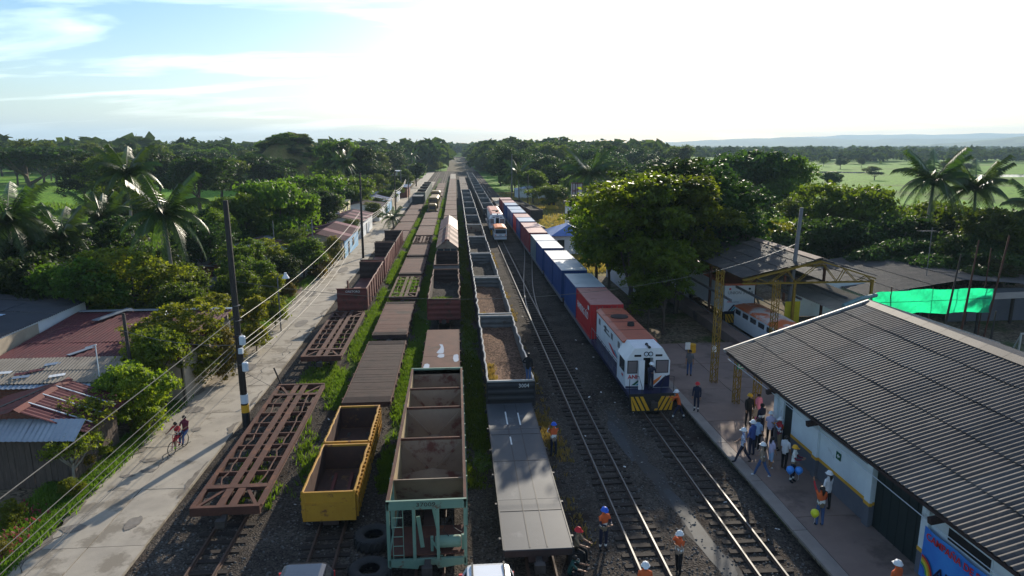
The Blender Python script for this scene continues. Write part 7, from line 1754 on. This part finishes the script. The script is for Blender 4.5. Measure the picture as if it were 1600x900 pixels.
balloon('blue balloon held low, left one of two', 14.38, 26.55, 1.12, bl); balloon('blue balloon held low, right one of two', 14.75, 26.5, 1.10, bl); balloon('yellow-green balloon hanging beside the woman with raised arm', 13.55, 22.9, 1.18, mat('balloon_lime', (.60, .62, .03), (.55, .56, .03), .3, 2), .16)
bx = thing('black_box', 'black wooden box painted with white number 20 used as seat', 'box', (4.15, 22.3, 0)); MB().box(-.28, .28, -.25, .25, 0, .48).build('box', black, bx); MB().box(-.30, .30, -.27, .27, .48, .53).build('lid', black, bx); text('20', .26, white_let, bx, (0, -.256, .14), (R(90), 0, 0), 'number')

# bicycle with two riders
bk = thing('bicycle', 'old bicycle ridden by two people down the concrete road', 'bicycle', (-14.0, 33.0, .095), R(168))
for yy in (-.53, .53):
    tr = MB(); tr.path([(0, yy + .33 * math.cos(R(a)), .34 + .33 * math.sin(R(a))) for a in range(0, 361, 20)], .022, 6); w = tr.build('wheel', tyre_m, bk)
    sp = MB()
    for a in range(0, 360, 30): sp.tube((0, yy, .34), (0, yy + .32 * math.cos(R(a)), .34 + .32 * math.sin(R(a))), .004, n=3)
    sp.build('spokes', rim_steel, w)
MB().path([(0, -.53, .34), (0, -.12, .32), (0, -.22, .82)], .017, 6).path([(0, -.12, .32), (0, .36, .80), (0, -.20, .76)], .017, 6).path([(0, .53, .34), (0, .40, .70), (0, .35, .98)], .016, 6).path([(0, -.53, .34), (0, -.2, .74)], .012, 5).build('frame', red_let, bk)
MB().path([(-.26, .22, 1.0), (-.1, .36, 1.0), (.1, .36, 1.0), (.26, .22, 1.0)], .014, 6).build('handlebar', rim_steel, bk)
MB().loft([[(-.02, .02, .85), (.02, .02, .85), (.02, .02, .88), (-.02, .02, .88)], [(-.09, -.26, .84), (.09, -.26, .84), (.08, -.26, .89), (-.08, -.26, .89)]]).build('saddle', black, bk)
MB().box(-.07, .07, -.85, -.35, .70, .73).build('carrier', rim_steel, bk); MB().bar((-.14, -.12, .2), (.14, -.12, .45), .03).build('pedal_crank', rim_steel, bk)
def on_bike(ly): a = R(168); return (-14.0 - math.sin(a) * ly, 33.0 + math.cos(a) * ly)
p_ = on_bike(-.08); person('boy in red and black shirt with lime shoes pedalling the bicycle', p_[0], p_[1], .14, 168, 'red', 'red', ('red', 'black'), None, 'bike', 1.52, shoes='lime', legs_skin=True)
p_ = on_bike(-.55); person('man in purple-grey shirt riding behind the boy on the bicycle', p_[0] + .08, p_[1], .10, 168, 'maroon', 'jean', None, None, 'rideback', 1.62)

# tractor tyres
for k, (x, y, lb) in enumerate(((-3.35, 24.1, 'large tractor tyre lying flat left of the hopper, farther one'), (-3.25, 21.9, 'large tractor tyre lying flat left of the hopper, nearer one'))):
    t = thing('tractor_tyre', lb, 'tyre', (x, y, 0), .4 * k); R0, R1, hh = .36, .74, .50
    MB().lathe((0, 0, 0), [(R0, .10), (R0 + .06, .02), (R1 - .12, 0), (R1 - .02, .06), (R1, .18), (R1, hh - .18), (R1 - .02, hh - .06), (R1 - .12, hh), (R0 + .06, hh - .02), (R0, hh - .10)], 32).build('casing', tyre_m, t, smooth=True)
    t.children[0].data.polygons[-1].select = True
    bm = bmesh.new(); bm.from_mesh(t.children[0].data); bmesh.ops.delete(bm, geom=[f_ for f_ in bm.faces if len(f_.verts) > 4], context='FACES'); bm.to_mesh(t.children[0].data); bm.free()
    lg = MB()
    for a in range(22):
        th = 2 * math.pi * a / 22; q = .16
        for s in (-1, 1): lg.bar((R1 * math.cos(th) * 1.02, R1 * math.sin(th) * 1.02, hh / 2), (R1 * math.cos(th + q * s) * 1.0, R1 * math.sin(th + q * s) * 1.0, hh / 2 + s * .21), .06, .06)
    tag(lg.build('tread_lugs', tyre_m, t), kind='stuff')

# parked cars cut by the picture edge
def car(label, x, y, m, rails, w=.86):
    t = thing('parked_car', label, 'car', (x, y, 0)); 
    prof = [(0, .55, .98, .62, 1.05), (-.06, .5, 1.0, .66, 1.38), (-.32, .45, 1.0, .68, 1.50), (-1.2, .42, .98, .69, 1.54), (-2.0, .42, .96, .67, 1.49), (-2.45, .42, .95, .62, 1.30), (-2.95, .42, .93, .66, .99), (-3.8, .45, .80, .62, .86), (-4.05, .5, .68, .5, .72)]
    MB().loft([[(-w * .92, yy, .28), (-w, yy, zb), (-w, yy, zt), (-wr, yy, zr - .04), (-wr * .8, yy, zr), (wr * .8, yy, zr), (wr, yy, zr - .04), (w, yy, zt), (w, yy, zb), (w * .92, yy, .28)] for yy, zb, zt, wr, zr in prof]).build('body', m, t, smooth=False)
    MB().add([(-.60, .005, 1.06), (.60, .005, 1.06), (.58, -.055, 1.34), (-.58, -.055, 1.34)], [(0, 1, 2, 3)]).build('rear_window', glass, t, (0, .015, 0))
    MB().add([(-.60, -2.52, 1.28), (.60, -2.52, 1.28), (.62, -2.92, 1.02), (-.62, -2.92, 1.02)], [(0, 1, 2, 3)]).build('windscreen', glass, t, (0, 0, .03))
    for s in (-1, 1):
        MB().add([(s * .865, -.4, 1.02), (s * .865, -2.5, .99), (s * .70, -2.3, 1.32), (s * .72, -.5, 1.42)], [(0, 1, 2, 3)]).build('side_window', glass, t, (s * .01, 0, 0))
        MB().box(s * .86 - .1, s * .86 + .02, -.05, .03, .72, 1.0).build('tail_lamp', red_let, t)
        if rails: MB().box(s * .52 - .03, s * .52 + .03, -1.1, -.25, 1.52, 1.58).build('roof_rail', black, t)
        for yy in (-.75, -3.2):
            wl_ = MB().lathe((s * .78, yy, .31), [(.17, -.1), (.29, -.1), (.31, -.06), (.31, .06), (.29, .1), (.17, .1)], 18, 'x').build('wheel', tyre_m, t); MB().lathe((s * .78, yy, .31), [(.0, -.11), (.17, -.105), (.17, .105), (0, .11)], 12, 'x').build('rim', rim_steel, wl_)
    MB().box(-w, w, -.02, .10, .38, .58).build('bumper', m, t)
    return t
car('white car with black roof rails cut by the bottom picture edge', .85, 20.45, mat('car_white', (.70, .72, .75), (.66, .68, .71), .25, 1, coat=.6), True)
car('dark car with glossy roof cut by the bottom picture edge', -5.15, 21.0, mat('car_dark', (.03, .035, .05), (.025, .03, .04), .2, 1, coat=.8), False)

# small signs nailed under the station trees
for k, (x, y, z) in enumerate(((15.7, 44.0, 1.3), (17.4, 43.6, 1.2))):
    t = thing('notice_sign', ['white paper notice on a post under the station trees, left one', 'white paper notice on a post under the station trees, right one'][k], 'sign', (x, y, 0)); MB().tube((0, 0, 0), (0, 0, z + .5), .03, n=6).build('post', pole_conc, t); MB().box(-.18, .18, -.05, -.03, z, z + .5).build('board', white_let, t)
bin_ = thing('litter_bin', 'yellow barrel bin standing under the station trees', 'bin', (16.8, 46.2, 0)); MB().lathe((0, 0, 0), [(.28, 0), (.30, .3), (.30, .6), (.28, .95)], 14).build('barrel', amber, bin_); MB().lathe((0, 0, .95), [(.30, 0), (.30, .05), (.05, .08)], 14).build('lid', amber, bin_)
bpy.data.scenes.remove(TMP)

# ---------------------------------------------------------------- air
hz, ht, hb_ = _bsdf('haze_air')
ht.nodes.remove(hb_)
pv = ht.nodes.new('ShaderNodeVolumePrincipled'); pv.inputs['Density'].default_value = 0.00014; pv.inputs['Color'].default_value = (.60, .82, 1.0, 1); pv.inputs['Anisotropy'].default_value = .1
ht.links.new(pv.outputs[0], ht.nodes['Material Output'].inputs['Volume'])
tag(MB().box(-9800, 9800, -500, 16500, -3, 330).build('haze', hz), 'pale blue air over the plain', 'haze', kind='stuff')
